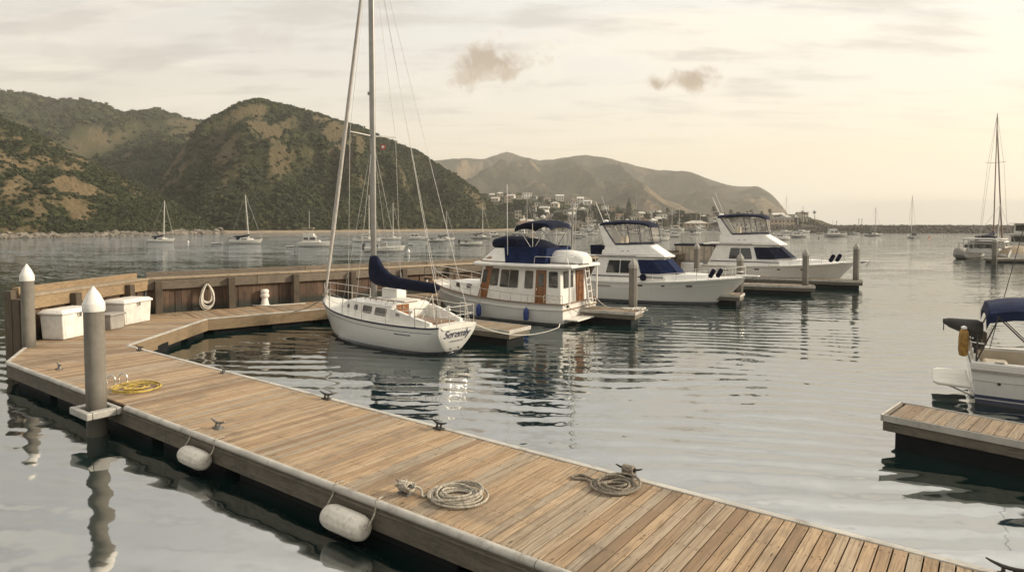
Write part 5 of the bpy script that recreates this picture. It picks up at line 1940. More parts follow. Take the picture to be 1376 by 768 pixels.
    h.rail(.06, .9, .34, 4, .08, .014, True, (1, -1), True).build('stern_rail', M['steel'], t, smooth=50)
    mb = MB(); mb.box(7.6, 8.55, -.16, .16, 1.50, 1.56); mb.build('bow_sprit', M['teakgrey'], t, smooth=0, bevel=.015)
    mb = MB()
    mb.tube(cpath([(8.6, 0, 1.52), (8.5, 0, 1.44), (8.1, 0, 1.42)], 8), .03, 6)
    mb.slab([(8.62, -.14, 1.56), (8.62, .14, 1.56), (8.45, .02, 1.20), (8.45, -.02, 1.20)], (-.03, 0, 0))
    mb.tube([(8.1, 0, 1.58), (8.1, 0, 2.05)], .05, 8)
    mb.build('anchor', M['gal'], t, smooth=30)
    mb = MB(); mb.lathe([(.05, -.012), (.09, -.01), (.09, .01), (.05, .012)], 14)
    o = mb.build('hawse_ring', M['steel'], hull, smooth=40); o.matrix_local = Matrix.Translation((6.9, h.side(6.9, 1.1) + .01, 1.1)) @ Matrix.Rotation(R(90), 4, 'X')
    # transom platform and ladder
    mb = MB(); mb.box(-.62, -.02, -1.45, 1.45, .24, .30); mb.build('swim_platform', M['deckpaint'], t, smooth=0, bevel=.02)
    mb = MB()
    for y in (-.62, -.18): mb.tube(cpath([(-.14, y, .31), (-.12, y, .6), (-.12, y, .80), (-.06, y, .86)], 8), .018, 6)
    for z in (.42, .58, .74): line(mb, (-.125, -.62, z), (-.125, -.18, z), .016, 6)
    mb.build('transom_ladder', M['steel'], t, smooth=40)
    mb = MB(); 
    for y in (1.2, -1.35): mb.lathe([(.02, -.05), (.05, -.04), (.05, .04), (.02, .05)], 10, (-.03, y, .80))
    mb.build('transom_fairlead', M['black'], t, smooth=40)
    text_mesh('transom_lettering', 'HCX', .13, M['inkdark'], hull, Matrix.Translation((-.012, -.40, .55)) @ Matrix.Rotation(-math.pi / 2, 4, 'Z') @ Matrix.Rotation(math.pi / 2, 4, 'X'), .004)
    mb = MB(); line(mb, (-.03, 1.2, .78), (-.3, .2, .32), .014, 6); mb.build('stern_line', M['ropedark'], t, smooth=0)
    # inflated tender resting on the roof (a thing of its own, below), boot top
    return t, h


traw, th_ = trawler()
bpy.context.view_layer.update()
# dinghy upturned on the roof
dg_ = thing('dinghy', 'white hard dinghy lying upside down on the trawler yacht roof', 'dinghy', wpt(traw, (.55, .15, 2.50)), traw.rotation_euler.z)
st = []
for x, w, z in ((-.95, .46, .34), (-.8, .56, .46), (-.2, .62, .54), (.5, .55, .52), (.95, .34, .44), (1.25, .06, .30)):
    st.append([(x, w * math.cos(math.pi * i / 10), .03 + (z) * (math.sin(math.pi * i / 10) ** .75)) for i in range(11)])
mb = MB(); mb.loft(st, True); mb.build('dinghy_hull', M['gel'], dg_, smooth=45)
mb = MB(); mb.tube(cpath([(-.95, .47, .04), (-.2, .64, .04), (.5, .57, .04), (.95, .36, .04), (1.27, 0, .05), (.95, -.36, .04), (.5, -.57, .04), (-.2, -.64, .04), (-.95, -.47, .04)], 30), .03, 6)
mb.build('gunwale', M['greyplastic'], dg_, smooth=50)
for k_, (x, lab) in enumerate(((4.0, 'blue fender hanging on the trawler hull below the forward wooden door'), (1.6, 'blue fender hanging on the trawler hull nearer the stern'))):
    b, z = th_.sheer(x)
    p = wpt(traw, (x, b + .12, 0))
    t = thing('boat_fender', lab, 'fender', p, 0, 'blue fenders on the trawler yacht')
    mb = MB(); mb.lathe([(.02, .16), (.09, .19), (.115, .27), (.115, .56), (.09, .64), (.04, .68), (.03, .72)], 14); mb.build('fender_body', M['bluefender'], t, smooth=50)
    mb = MB(); d = wpt(traw, (x, b - .02, 0)) - p
    mb.tube([(0, 0, .70), (d.x * .3, d.y * .3, z + .03), (d.x, d.y, z + .3)], .016, 6); mb.build('fender_rope', M['rope'], t, smooth=0)
mb = MB(); a = wpt(traw, (-.05, -1.5, .85)); b = fp(838, 417)
line(mb, a, b, .02, 6, .16, 14)
tag(mb.build('mooring_line', M['ropewhite']), 'pale mooring line from the trawler stern to the finger dock with the pile', 'rope')
fpp = fp(855, 417)
mb = MB()
rn = random.Random(3)
mb.tube(cpath([(fpp.x + rn.uniform(-.55, .55), fpp.y + .2 + rn.uniform(-.45, .45), .57 + rn.uniform(0, .04)) for _ in range(22)], 140), .02, 6)
tag(mb.build('rope_tangle', M['ropewhite']), 'tangle of pale lines round the pile on the finger dock by the trawler stern', 'rope')

# ================================================================== FLYBRIDGE CRUISERS
def cruiser(name_label, stern, stem, deckL, variant, loc_scale=1.0):
    hd = (stem - stern).normalized()
    ang = math.atan2(hd.y, hd.x)
    t = thing('flybridge_cruiser', name_label, 'motor yacht', stern, ang)
    t.scale = (loc_scale,) * 3
    L = (stem - stern).length / loc_scale
    k_ = L / 7.2
    X = lambda x: x * k_
    h = Hull([(0, 0, 1.32, 1.45, -.3, 1.12, .04), (X(1.5), X(1.5), 1.38, 1.52, -.4, 1.10, .04), (X(3.4), X(3.4), 1.32, 1.55, -.45, 1.14, .0), (X(5.0), X(5.3), 1.0, 1.45, -.45, 1.24, -.10),
              (X(6.3), X(7.0), .50, 1.05, -.4, 1.37, -.14), (X(7.0), X(8.0), .14, .50, -.25, 1.46, -.10), (X(7.2), X(8.45), .015, .05, -.1, 1.50, 0)], 34)
    low = (.012, .016, .03)
    hull = h.mesh().build('hull', mat_hull('cruiser_hull_paint', (.72, .70, .65), [(.08, low), (.14, (.015, .02, .05))], .22), t, smooth=50)
    h.strip(lambda x, zd: zd - .03, .06, .05).build('rub_rail', M['steel'] if variant else M['gel'], t, smooth=0)
    h.strip(lambda x, zd: zd - .30, .02, .015, .1, X(7.6)).build('hull_crease', M['gel'], hull, smooth=0)
    h.deck(.0, .05, .06).build('deck', M['gel'], t, smooth=40)
    for sg in (1, -1):
        for x, w, hh in ((X(3.1), .28, .085), (X(4.35), .18, .07), (X(5.6), .30, .085)):
            z = .84 + .02 * x
            q = [(x, sg * h.side(x, z), z), (x + w, sg * h.side(x + w, z), z), (x + w, sg * h.side(x + w, z + hh), z + hh), (x, sg * h.side(x, z + hh), z + hh)]
            if sg > 0: q = [q[1], q[0], q[3], q[2]]
            mb = MB(); mb.panel(q, 0, 1, 0, 1, .0, .018, .04, 4); mb.build('portlight', M['glass'], t, smooth=0)
        z = .80; x = X(.75); w = .85
        q = [(x, sg * h.side(x, z), z), (x + w, sg * h.side(x + w, z), z), (x + w, sg * h.side(x + w, z + .09), z + .09), (x, sg * h.side(x, z + .09), z + .09)]
        if sg > 0: q = [q[1], q[0], q[3], q[2]]
        mb = MB(); mb.panel(q, 0, 1, 0, 1, .0, .018, .03, 3); mb.build('engine_vent', M['greyplastic'], t, smooth=0)
    # cabin
    hw, ht = 1.22, 1.06
    ZC = 2.40
    sh = lambda x: h.sheer(x)[1] + .02
    xa, xw, xt = X(.25), X(5.75), X(4.35)
    bot = [(xa, hw), (X(3.2), hw), (X(4.6), hw * .93), (X(5.5), hw * .62), (xw, 0), (X(5.5), -hw * .62), (X(4.6), -hw * .93), (X(3.2), -hw), (xa, -hw)]
    topp = [(xa + .55, ht), (X(2.9), ht), (X(3.7), ht * .93), (X(4.25), ht * .6), (xt, 0), (X(4.25), -ht * .6), (X(3.7), -ht * .93), (X(2.9), -ht), (xa + .55, -ht)]
    mb = MB(); mb.loft(house_rings(bot, topp, 1.10, ZC)); mb.build('cabin', M['gel'], t, smooth=25, bevel=.03)
    # foredeck trunk
    st = []
    for x, b, z in ((X(5.0), 1.0, 1.52), (X(5.8), .86, 1.53), (X(6.6), .55, 1.52), (X(7.1), .25, 1.49)):
        zb = h.sheer(x)[1]
        st.append([(x, b, zb), (x, b * .8, z + .02), (x, -b * .8, z + .02), (x, -b, zb)])
    mb = MB(); mb.loft(st); mb.build('foredeck_trunk', M['gel'], t, smooth=40, bevel=.03)
    # side windows and windscreen cover
    def facet(i0, i1, flip):
        q = [Vector((*bot[i0], 1.10)), Vector((*bot[i1], 1.10)), Vector((*topp[i1], ZC)), Vector((*topp[i0], ZC))]
        return [q[1], q[0], q[3], q[2]] if flip else q
    fb = facet
    wins = ((.30, .58), (.60, .90)) if not variant else ((.42, .66), (.68, .93))
    for u0, u1 in wins:
        for side in (0, 1):
            q = facet(1, 0, False) if side == 0 else facet(8, 7, False)
            if side == 0: a, b = 1 - u1, 1 - u0
            else: a, b = u0, u1
            q = [q[0], q[1], q[2], q[3]]
            mb = MB(); mb.panel(q, a, b, .34, .86, .004, .016, .05); mb.build('cabin_window', M['glass'], t, smooth=0)
    cover = M['blue'] if not variant else M['navy']
    mb = MB()
    for i in range(1, 7):
        q = [Vector((*bot[i + 1], 1.10)), Vector((*bot[i], 1.10)), Vector((*topp[i], ZC)), Vector((*topp[i + 1], ZC))]
        u0, u1 = 0.0, 1.0
        if i == 1: u0, u1 = 0.0, .93
        if i == 6: u0, u1 = .07, 1.0
        mb.panel(q, u0, u1, .34, .90, .03, .02, 0)
    mb.build('windscreen_cover', cover, t, smooth=30)
    mb = MB()
    for sg in (1, -1): mb.beam((xa + .2, sg * (hw - .0), 1.38), (X(4.4), sg * (hw * .96), 1.36), .03, .05)
    mb.build('accent_stripe', M['navystripe'], t, smooth=0)
    # flybridge: overhang plate + coaming
    zb = ZC + .004
    pl = [(xa - .25, 1.18), (X(3.4), 1.18), (X(4.4), .95), (X(4.75), 0), (X(4.4), -.95), (X(3.4), -1.18), (xa - .25, -1.18)]
    mb = MB(); mb.prism(pl, zb, zb + .10); mb.build('flybridge_deck', M['gel'], t, smooth=30, bevel=.03)
    mb = MB(); mb.prism([(x * 1.002, y * 1.006) for x, y in [(xa + .2, 1.18), (X(2.9), 1.18), (X(2.9), -1.18), (xa + .2, -1.18)]], zb + .035, zb + .07); mb.build('deck_stripe', M['navystripe'], t, smooth=0)
    cb = [(X(.95), 1.14), (X(3.4), 1.14), (X(4.35), .9), (X(4.68), 0), (X(4.35), -.9), (X(3.4), -1.14), (X(.95), -1.14)]
    ct = [(X(1.0), 1.05), (X(2.9), 1.05), (X(3.55), .82), (X(3.75), 0), (X(3.55), -.82), (X(2.9), -1.05), (X(1.0), -1.05)]
    zc0, zc1 = zb + .10, zb + .66
    mb = MB(); mb.loft(house_rings(cb, ct, zc0, zc1)); mb.build('flybridge_coaming', M['gel'], t, smooth=30, bevel=.05)
    mb = MB()
    for y in (.0,):
        for sg in (1, -1):
            for x in (2.15, 2.45): mb.lathe([(.03, -.02), (.06, -.015), (.06, .015), (.03, .02)], 10, (X(x), sg * 1.11, zc0 + .22), 1, .4)
    mb.build('speaker', M['greyplastic'], t, smooth=40)
    # raked arch, canopy, clear curtains
    zt = zc1 + 1.12
    mb = MB()
    for sg in (1, -1):
        mb.slab([(X(1.15), sg * 1.08, zc1 - .25), (X(1.75), sg * 1.08, zc1 - .2), (X(.98), sg * .98, zt - .02), (X(.70), sg * .98, zt - .02)], (0, -sg * .09, 0))
    mb.beam((X(.84), -.98, zt - .08), (X(.84), .98, zt - .08), .26, .10)
    mb.build('radar_arch', M['gel'], t, smooth=0, bevel=.03)
    x0, x1 = X(.78), X(3.62)
    st = []
    for x, z, w in ((x0, zt - .10, .98), (x0 + .05, zt + .02, 1.0), ((x0 * .7 + x1 * .3), zt + .10, 1.02), ((x0 + x1) / 2, zt + .12, 1.02), (x1 - .35, zt + .05, .98), (x1 - .04, zt - .06, .92), (x1, zt - .16, .88)):
        st.append([(x, w, z - .13), (x, w, z - .03), (x, w * .7, z + .05), (x, 0, z + .09), (x, -w * .7, z + .05), (x, -w, z - .03), (x, -w, z - .13), (x, -w * .7, z - .06), (x, 0, z - .03), (x, w * .7, z - .06)])
    mb = MB(); mb.loft(st); mb.build('canopy', M['navy'], t, smooth=45)
    # frames
    mb = MB()
    fx = [X(1.75), X(2.55), X(3.2), X(3.78)]
    tx = [X(1.0), X(2.35), X(3.0), X(3.60)]
    for sg in (1, -1):
        for a, b in zip(fx[1:], tx[1:]): line(mb, (a, sg * 1.04 if a < X(3.3) else sg * .80, zc1), (b, sg * .96, zt - .1), .022, 5)
        line(mb, (X(1.75), sg * 1.06, zc1 - .02), (X(1.0), sg * .99, zt - .1), .03, 5)
        mb.beam((X(1.7), sg * 1.055, zc1 + .02), (X(3.0), sg * 1.05, zc1 + .06), .03, .10)
        mb.beam((X(3.0), sg * 1.05, zc1 + .06), (X(3.7), sg * .74, zc1 + .08), .03, .10)
    mb.beam((X(3.7), .74, zc1 + .08), (X(3.7), -.74, zc1 + .08), .03, .10)
    mb.build('curtain_frame', M['navystripe'], t, smooth=0)
    mb = MB()
    for sg in (1, -1):
        mb.slab([(fx[0], sg * 1.03, zc1), (X(3.0), sg * 1.03, zc1), (X(2.95), sg * .95, zt - .1), (tx[0], sg * .96, zt - .1)], (0, .006, 0))
        mb.slab([(X(3.0), sg * 1.03, zc1), (X(3.72), sg * .74, zc1), (X(3.60), sg * .72, zt - .14), (X(2.95), sg * .95, zt - .1)], (0, .006, 0))
    mb.slab([(X(3.72), .74, zc1), (X(3.72), -.74, zc1), (X(3.60), -.72, zt - .14), (X(3.60), .72, zt - .14)], (.006, 0, 0))
    mb.build('clear_curtain', M['vinyl'], t, smooth=0)
    # helm seats inside
    mb = MB()
    for y in (.45, -.45):
        mb.box(X(1.9), X(1.9) + .5, y - .28, y + .28, zc0 + .35, zc0 + .5); mb.box(X(1.82), X(1.82) + .14, y - .28, y + .28, zc0 + .5, zc0 + 1.0)
        mb.lathe([(.06, zc0), (.06, zc0 + .36)], 8, (X(1.9) + .25, y, 0))
    mb.build('helm_seat', M['cream'], t, smooth=0, bevel=.04)
    if not variant:
        mb = MB()
        for sg in (1, -1):
            mb.slab([(X(.35), sg * 1.12, zb + .02), (X(1.05), sg * 1.12, zb + .02), (X(1.15), sg * 1.08, zc1 - .05), (X(.30), sg * 1.08, zc1 - .05)], (0, -sg * .03, 0))
        mb.slab([(X(.33), 1.1, zb + .02), (X(.33), -1.1, zb + .02), (X(.28), -1.06, zc1 - .05), (X(.28), 1.06, zc1 - .05)], (.03, 0, 0))
        mb.build('side_cloth', M['navy'], t, smooth=0)
        for sg in (1, -1):
            mb = MB()
            mb.slab([(X(.30), sg * 1.06, zc1 - .05), (X(1.15), sg * 1.06, zc1 - .05), (X(.80), sg * .97, zt - .12), (X(.48), sg * .97, zt - .12)], (0, .006, 0))
            mb.build('aft_curtain', M['vinyl'], t, smooth=0)
    else:
        # canvas and vinyl enclosed cockpit aft
        mb = MB()
        mb.box(-1.9, xa + .55, -1.15, 1.15, 2.30, 2.40); mb.build('cockpit_awning', M['navy'], t, smooth=0, bevel=.03)
        mb = MB()
        for sg in (1, -1):
            for i in range(6):
                x = -1.8 + i * .46
                mb.beam((x, sg * 1.12, 1.25), (x, sg * 1.12, 2.3), .05, .05)
            mb.beam((-1.85, sg * 1.12, 1.25), (xa + .4, sg * 1.12, 1.25), .05, .30)
        mb.build('awning_frame', M['alu'], t, smooth=0)
        mb = MB()
        for sg in (1, -1): mb.slab([(-1.8, sg * 1.10, 1.3), (xa + .4, sg * 1.10, 1.3), (xa + .4, sg * 1.10, 2.3), (-1.8, sg * 1.10, 2.3)], (0, .006, 0))
        mb.build('awning_curtain', mat('smoky_curtain', (.42, .36, .28), .35, var=.25), t, smooth=0)
        mb = MB(); mb.box(-2.0, 0.02, -1.3, 1.3, .35, 1.22); mb.build('cockpit', M['gel'], t, smooth=0, bevel=.08)
    # rails, pulpit, bow fender racks
    h.rail(X(3.9), X(8.35), .38, 9, .08, .014, True, (1, -1), True, .52).build('bow_rail', M['steel'], t, smooth=50)
    mb = MB(); mb.prism([(X(7.9), -.22), (X(8.45) + .55, -.15), (X(8.45) + .62, 0), (X(8.45) + .55, .15), (X(7.9), .22)], 1.49, 1.56); mb.build('bow_pulpit', M['gel'], t, smooth=0, bevel=.02)
    mb = MB(); mb.tube([(X(8.45) + .55, 0, 1.52), (X(8.45) + .2, 0, 1.42)], .03, 6); mb.slab([(X(8.45) + .66, -.14, 1.55), (X(8.45) + .66, .14, 1.55), (X(8.45) + .5, .02, 1.22), (X(8.45) + .5, -.02, 1.22)], (-.03, 0, 0)); mb.build('anchor', M['gal'], t, smooth=0)
    fx_ = X(6.75) if not variant else X(7.1)
    for i in range(2):
        mb = MB()
        b, z = h.sheer(fx_ + .34 * i)
        prof = [(.02, 0), (.08, .02), (.115, .08), (.115, .42), (.08, .48), (.02, .50)]
        mb.lathe(prof, 12)
        o = mb.build('racked_fender', M['navy'], t, smooth=50)
        o.matrix_local = Matrix.Translation((fx_ + .34 * i, -b + .06, z + .10)) @ Matrix.Rotation(R(28), 4, 'Y')
        for sg in (1,):
            mb = MB()
            for a in range(0, 360, 90):
                for zz in (.12, .27, .38):
                    mb.lathe([(.022, -.004), (.022, .004)], 6, (.117 * math.cos(R(a + zz * 200)), .117 * math.sin(R(a + zz * 200)), zz))
        line(mb2 := MB(), (0, 0, .49), (0, .0, .56), .02); mb2.build('fender_eye', M['white'], o, smooth=0)
    mb = MB(); mb.box(-.55, -.02, -1.3, 1.3, .25, .32); mb.build('swim_platform', M['deckpaint'], t, smooth=0, bevel=.02)
    mb = MB(); o_ = X(3.05)
    mb.lathe([(.02, -.05), (.17, -.04), (.19, 0), (.17, .04), (.02, .05)], 14)
    if not variant:
        o = mb.build('round_fender', M['navy'], t, smooth=50)
        o.matrix_local = Matrix.Translation((X(3.35), -1.32, 1.36)) @ Matrix.Rotation(R(90), 4, 'X')
    mb = MB(); line(mb, (X(.95), .6, zt), (X(.3), .75, zt + 1.6), .012, 5); line(mb, (X(.95), -.6, zt), (X(.45), -.7, zt + 1.2), .012, 5); mb.build('radio_aerial', M['white'], t, smooth=0)
    mb = MB(); mb.lathe([(.12, 0), (.17, .03), (.15, .14), (.05, .19)], 14, (X(.84), 0, zt + .03)); mb.build('radar_dome', M['white'], t, smooth=40)
    return t, h


cr1, ch1 = cruiser('white flybridge cruiser with bright blue windscreen cover and clear curtained bridge, beside the trawler yacht', Vector((4.54, 36.2, 0)), Vector((10.9, 33.0, 0)), 8.3, 0)
cr2, ch2 = cruiser('farther white flybridge cruiser with navy windscreen cover and an enclosed canvas cockpit at its stern', Vector((14.4, 47.0, 0)), Vector((21.6, 42.9, 0)), 9.7, 1, 1.12)
bpy.context.view_layer.update()
mb = MB(); a = wpt(cr1, (ch1.xs[-3], -.4, 1.42)); b = fp(993, 393)
line(mb, a, b, .022, 6, .35, 16)
tag(mb.build('mooring_line', M['ropewhite']), 'pale mooring line sagging from the nearer cruiser bow to the finger dock', 'rope')

# ================================================================== RIGHT FOREGROUND BOAT
def bimini_boat():
    P0 = P(1303, 543, 0); P0.z = 0
    hd = Vector((.80, -.52, 0)).normalized()
    left = Vector((-hd.y, hd.x, 0))
    c = P0 + left * 1.2 - hd * .02
    t = thing('bimini_boat', 'white motorboat with navy bimini, blue waterline stripes and open cream cockpit at the right edge', 'motorboat', c, math.atan2(hd.y, hd.x))
    h = Hull([(.14, 0, 1.05, 1.22, -.3, .98, .05), (1.0, 1.0, 1.10, 1.27, -.4, .98, .05), (3.0, 3.0, 1.08, 1.30, -.45, 1.02, .02), (4.8, 5.0, .72, 1.12, -.4, 1.12, -.06), (5.9, 6.4, .25, .55, -.3, 1.22, -.08), (6.2, 7.0, .015, .05, -.1, 1.27, 0)], 30)
    bl = (.012, .02, .075)
    hull = h.mesh().build('hull', mat_hull('bimini_boat_paint', (.70, .68, .63), [(.02, (.008, .01, .012)), (.13, bl), (.16, (.6, .58, .54)), (.24, bl)], .22), t, smooth=50)
    h.strip(lambda x, zd: zd - .16, .055, .05).build('rub_rail', M['greyplastic'], t, smooth=0)
    h.strip(lambda x, zd: zd - .40, .008, .012).build('hull_line', M['greyplastic'], hull, smooth=0)
    # gunwale ring, cockpit liner
    mb = MB()
    def ringat(ins, z):
        pts = []
        for x in (.02, .6, 1.4, 2.2, 3.0): 
            b, zd = h.sheer(x); pts.append((x + (ins if x < .1 else 0), b - ins, zd + z))
        for x in (3.0, 2.2, 1.4, .6, .02):
            b, zd = h.sheer(x); pts.append((x + (ins if x < .1 else 0), -(b - ins), zd + z))
        return pts
    mb.loft([ringat(.0, -.05), ringat(.02, .03), ringat(.17, .03), ringat(.20, -.04)], True, False, False)
    mb.build('gunwale', M['gel'], t, smooth=40)
    mb = MB(); mb.loft([ringat(.18, .0), ringat(.24, -.62)], True, False, True); mb.build('cockpit_liner', M['cream'], t, smooth=30)
    h.deck(-.01, .03, .08, x0=2.9).build('foredeck', M['gel'], t, smooth=40)
    mb = MB(); mb.box(.35, .85, -.8, .8, .40, .78); mb.build('stern_seat', M['cream'], t, smooth=0, bevel=.05)
    mb = MB(); mb.box(1.9, 2.4, -.95, -.35, .40, .9); mb.box(1.85, 1.98, -.95, -.35, .9, 1.45); mb.build('helm_seat', M['black'], t, smooth=0, bevel=.05)
    mb = MB()
    mb.loft([[(2.9, 1.1, 1.05), (2.9, -1.1, 1.05), (3.0, -1.05, 1.55), (3.0, 1.05, 1.55)], [(3.6, .95, 1.10), (3.6, -.95, 1.10), (3.2, -.9, 1.6), (3.2, .9, 1.6)]]); mb.build('windscreen', M['glass2'], t, smooth=0)
    # bimini
    st = []
    zb = 2.22
    for x, z, w in ((.30, zb - .12, .98), (.36, zb + .06, 1.06), (.8, zb + .16, 1.12), (1.5, zb + .20, 1.14), (2.3, zb + .18, 1.12), (2.75, zb + .08, 1.06), (2.8, zb - .08, .98)):
        ring = []
        for k_ in range(11):
            f = 1 - k_ / 5
            ring.append((x, w * (abs(f) ** .8) * (1 if f > 0 else -1), z - .16 * abs(f) ** 3))
        for k_ in range(11):
            f = -1 + k_ / 5
            ring.append((x, w * .97 * (abs(f) ** .8) * (1 if f > 0 else -1), z - .16 * abs(f) ** 3 - (.22 if abs(f) > .9 else .05)))
        st.append(ring)
    mb = MB(); mb.loft(st); mb.build('bimini_top', mat('faded_blue_canvas', (.014, .022, .058), .8, var=.35, vs=4, bump=.3, bs=8, spec=.15), t, smooth=50)
    for sg in (1, -1):
        mb = MB()
        pv = (1.45, sg * 1.2, 1.03)
        line(mb, pv, (.45, sg * 1.05, zb - .1), .016, 6); line(mb, pv, (2.5, sg * 1.05, zb - .05), .016, 6)
        line(mb, (.12, sg * 1.12, 1.0), (.55, sg * 1.06, zb - .1), .016, 6); line(mb, (.12, sg * 1.12, 1.0), (.14, sg * 1.0, 1.6), .016, 6)
        line(mb, (2.9, sg * 1.15, 1.05), (1.5, sg * 1.1, zb - .0), .016, 6)
        mb.build('bimini_frame', M['iron'], t, smooth=40)
    # swim platform with brace
    mb = MB(); mb.prism([(-.70, -.72), (-.62, -.92), (.04, -1.02), (.04, 1.02), (-.62, .92), (-.70, .72)], .32, .39); mb.build('swim_platform', M['deckpaint'], t, smooth=0, bevel=.025)
    for y in (.7, -.7): mb = MB(); line(mb, (-.45, y, .32), (.08, y, .10), .02, 6); mb.build('platform_brace', M['steel'], t, smooth=0)
    # stern gear: rail, covered grill, yellow cushion, outboard in cover
    mb = MB()
    for y in (.95, .35, -.35, -.95): line(mb, (.06, y, 1.0), (.02, y, 1.42), .016, 6)
    mb.tube([(.3, 1.1, 1.42), (.02, .95, 1.42), (.02, -.95, 1.42), (.3, -1.1, 1.42)], .016, 6)
    mb.build('stern_rail', M['steel'], t, smooth=40)
    mb = MB()
    st = []
    for x, y, z, w, hh in ((-.52, .0, 1.76, .06, .05), (-.38, .0, 1.72, .15, .12), (-.1, .0, 1.66, .2, .18), (.18, .0, 1.60, .22, .24), (.3, .0, 1.58, .16, .20)):
        st.append([(x, y + w * math.cos(a), z + hh * math.sin(a)) for a in [2 * math.pi * i / 12 for i in range(12)]])
    mb.loft(st); o = mb.build('grill_cover', mat('black_grill_cover', (.03, .028, .026), .6, var=.4, bump=.4), t, smooth=45)
    mb = MB(); mb.tube([(.16, 0, 1.42), (.16, 0, .95)], .04, 8); mb.tube([(-.5, 0, 1.75), (-.5, 0, 1.52)], .012, 5); mb.box(.06, .26, -.07, .07, 1.15, 1.36); mb.build('grill_post', M['black'], t, smooth=40)
    mb = MB()
    mb.lathe([(.03, 0), (.12, .03), (.155, .15), (.15, .45), (.13, .62), (.05, .68)], 12)
    o = mb.build('yellow_float', M['yellowbag'], t, smooth=50); o.matrix_local = Matrix.Translation((-.10, -.42, .98)) @ Matrix.Rotation(R(4), 4, 'X') @ Matrix.Scale(.7, 4, (1, 0, 0))
    mb = MB(); mb.lathe([(.05, 0), (.09, .02), (.09, .06), (.03, .09)], 10, (0, 0, .66)); mb.build('float_cap', M['white'], o, smooth=50)
    mb = MB(); mb.box(.16, .42, .42, .60, 1.15, 1.50); mb.box(.2, .38, .45, .57, 1.02, 1.16); mb.build('horseshoe_pouch', mat('grey_canvas_pouch', (.10, .09, .075), .8, var=.3), t, smooth=0, bevel=.05)
    mb = MB(); mb.box(.22, .34, .40, .415, 1.2, 1.48); mb.build('pouch_stripe', M['ropedark'], t, smooth=0)
    mb = MB(); line(mb, (.5, .9, 1.0), (1.15, 1.15, 4.2), .010, 5); mb.build('radio_aerial', M['black'], t, smooth=0)
    mb = MB(); mb.lathe([(.012, -.02), (.035, -.015), (.035, .02), (.012, .022)], 8); o = mb.build('hull_drain', M['black'], hull, smooth=30); o.matrix_local = Matrix.Translation((.55, -h.side(.55, .55) , .55)) @ Matrix.Rotation(R(90), 4, 'X')
    for x in (.55, 1.3, 2.2):
        mb = MB()
        b, z = h.sheer(x); mb.box(x - .09, x + .09, -b + .06, -b + .11, z + .032, z + .07)
        mb.build('gunwale_cleat', M['steel'], t, smooth=0, bevel=.01)
    return t
bimini_boat()

# ================================================================== BOATS AT ANCHOR
M['farwhite'] = mat('weathered_boat_white', (.62, .60, .55), .45, var=.12)
M['fargrey'] = mat('weathered_boat_grey', (.28, .27, .25), .5, var=.25)
M['fardark'] = mat('dark_boat_paint', (.05, .05, .05), .5, var=.3)
M['fartan'] = mat('tan_boat_canvas', (.30, .23, .15), .7, var=.2)
M['mastgrey'] = mat('far_mast_aluminium', (.42, .40, .36), .5, .3)
M['mastwhite'] = mat('pale_mast_paint', (.70, .67, .60), .5)


def far_hull(L, B, fb, mat_, t, stripe='fardark'):
    h = Hull([(.1, 0, B * .36, B * .42, -.2, fb * .9, .05), (L * .3, L * .3, B * .44, B * .5, -.3, fb * .88, .04), (L * .6, L * .62, B * .36, B * .46, -.3, fb * .95, .02), (L * .84, L * .87, B * .14, B * .24, -.2, fb * 1.08, 0), (L * .93, L, .01, .03, -.05, fb * 1.2, 0)], 14, 3)
    h.mesh().build('hull', mat_, t, smooth=50)
    h.deck(.0, .02, .04).build('deck', M['deckpaint'], t, smooth=40)
    h.strip(lambda x, zd: .08, .02, .10).build('boot_stripe', M[stripe], t, smooth=0)
    return h


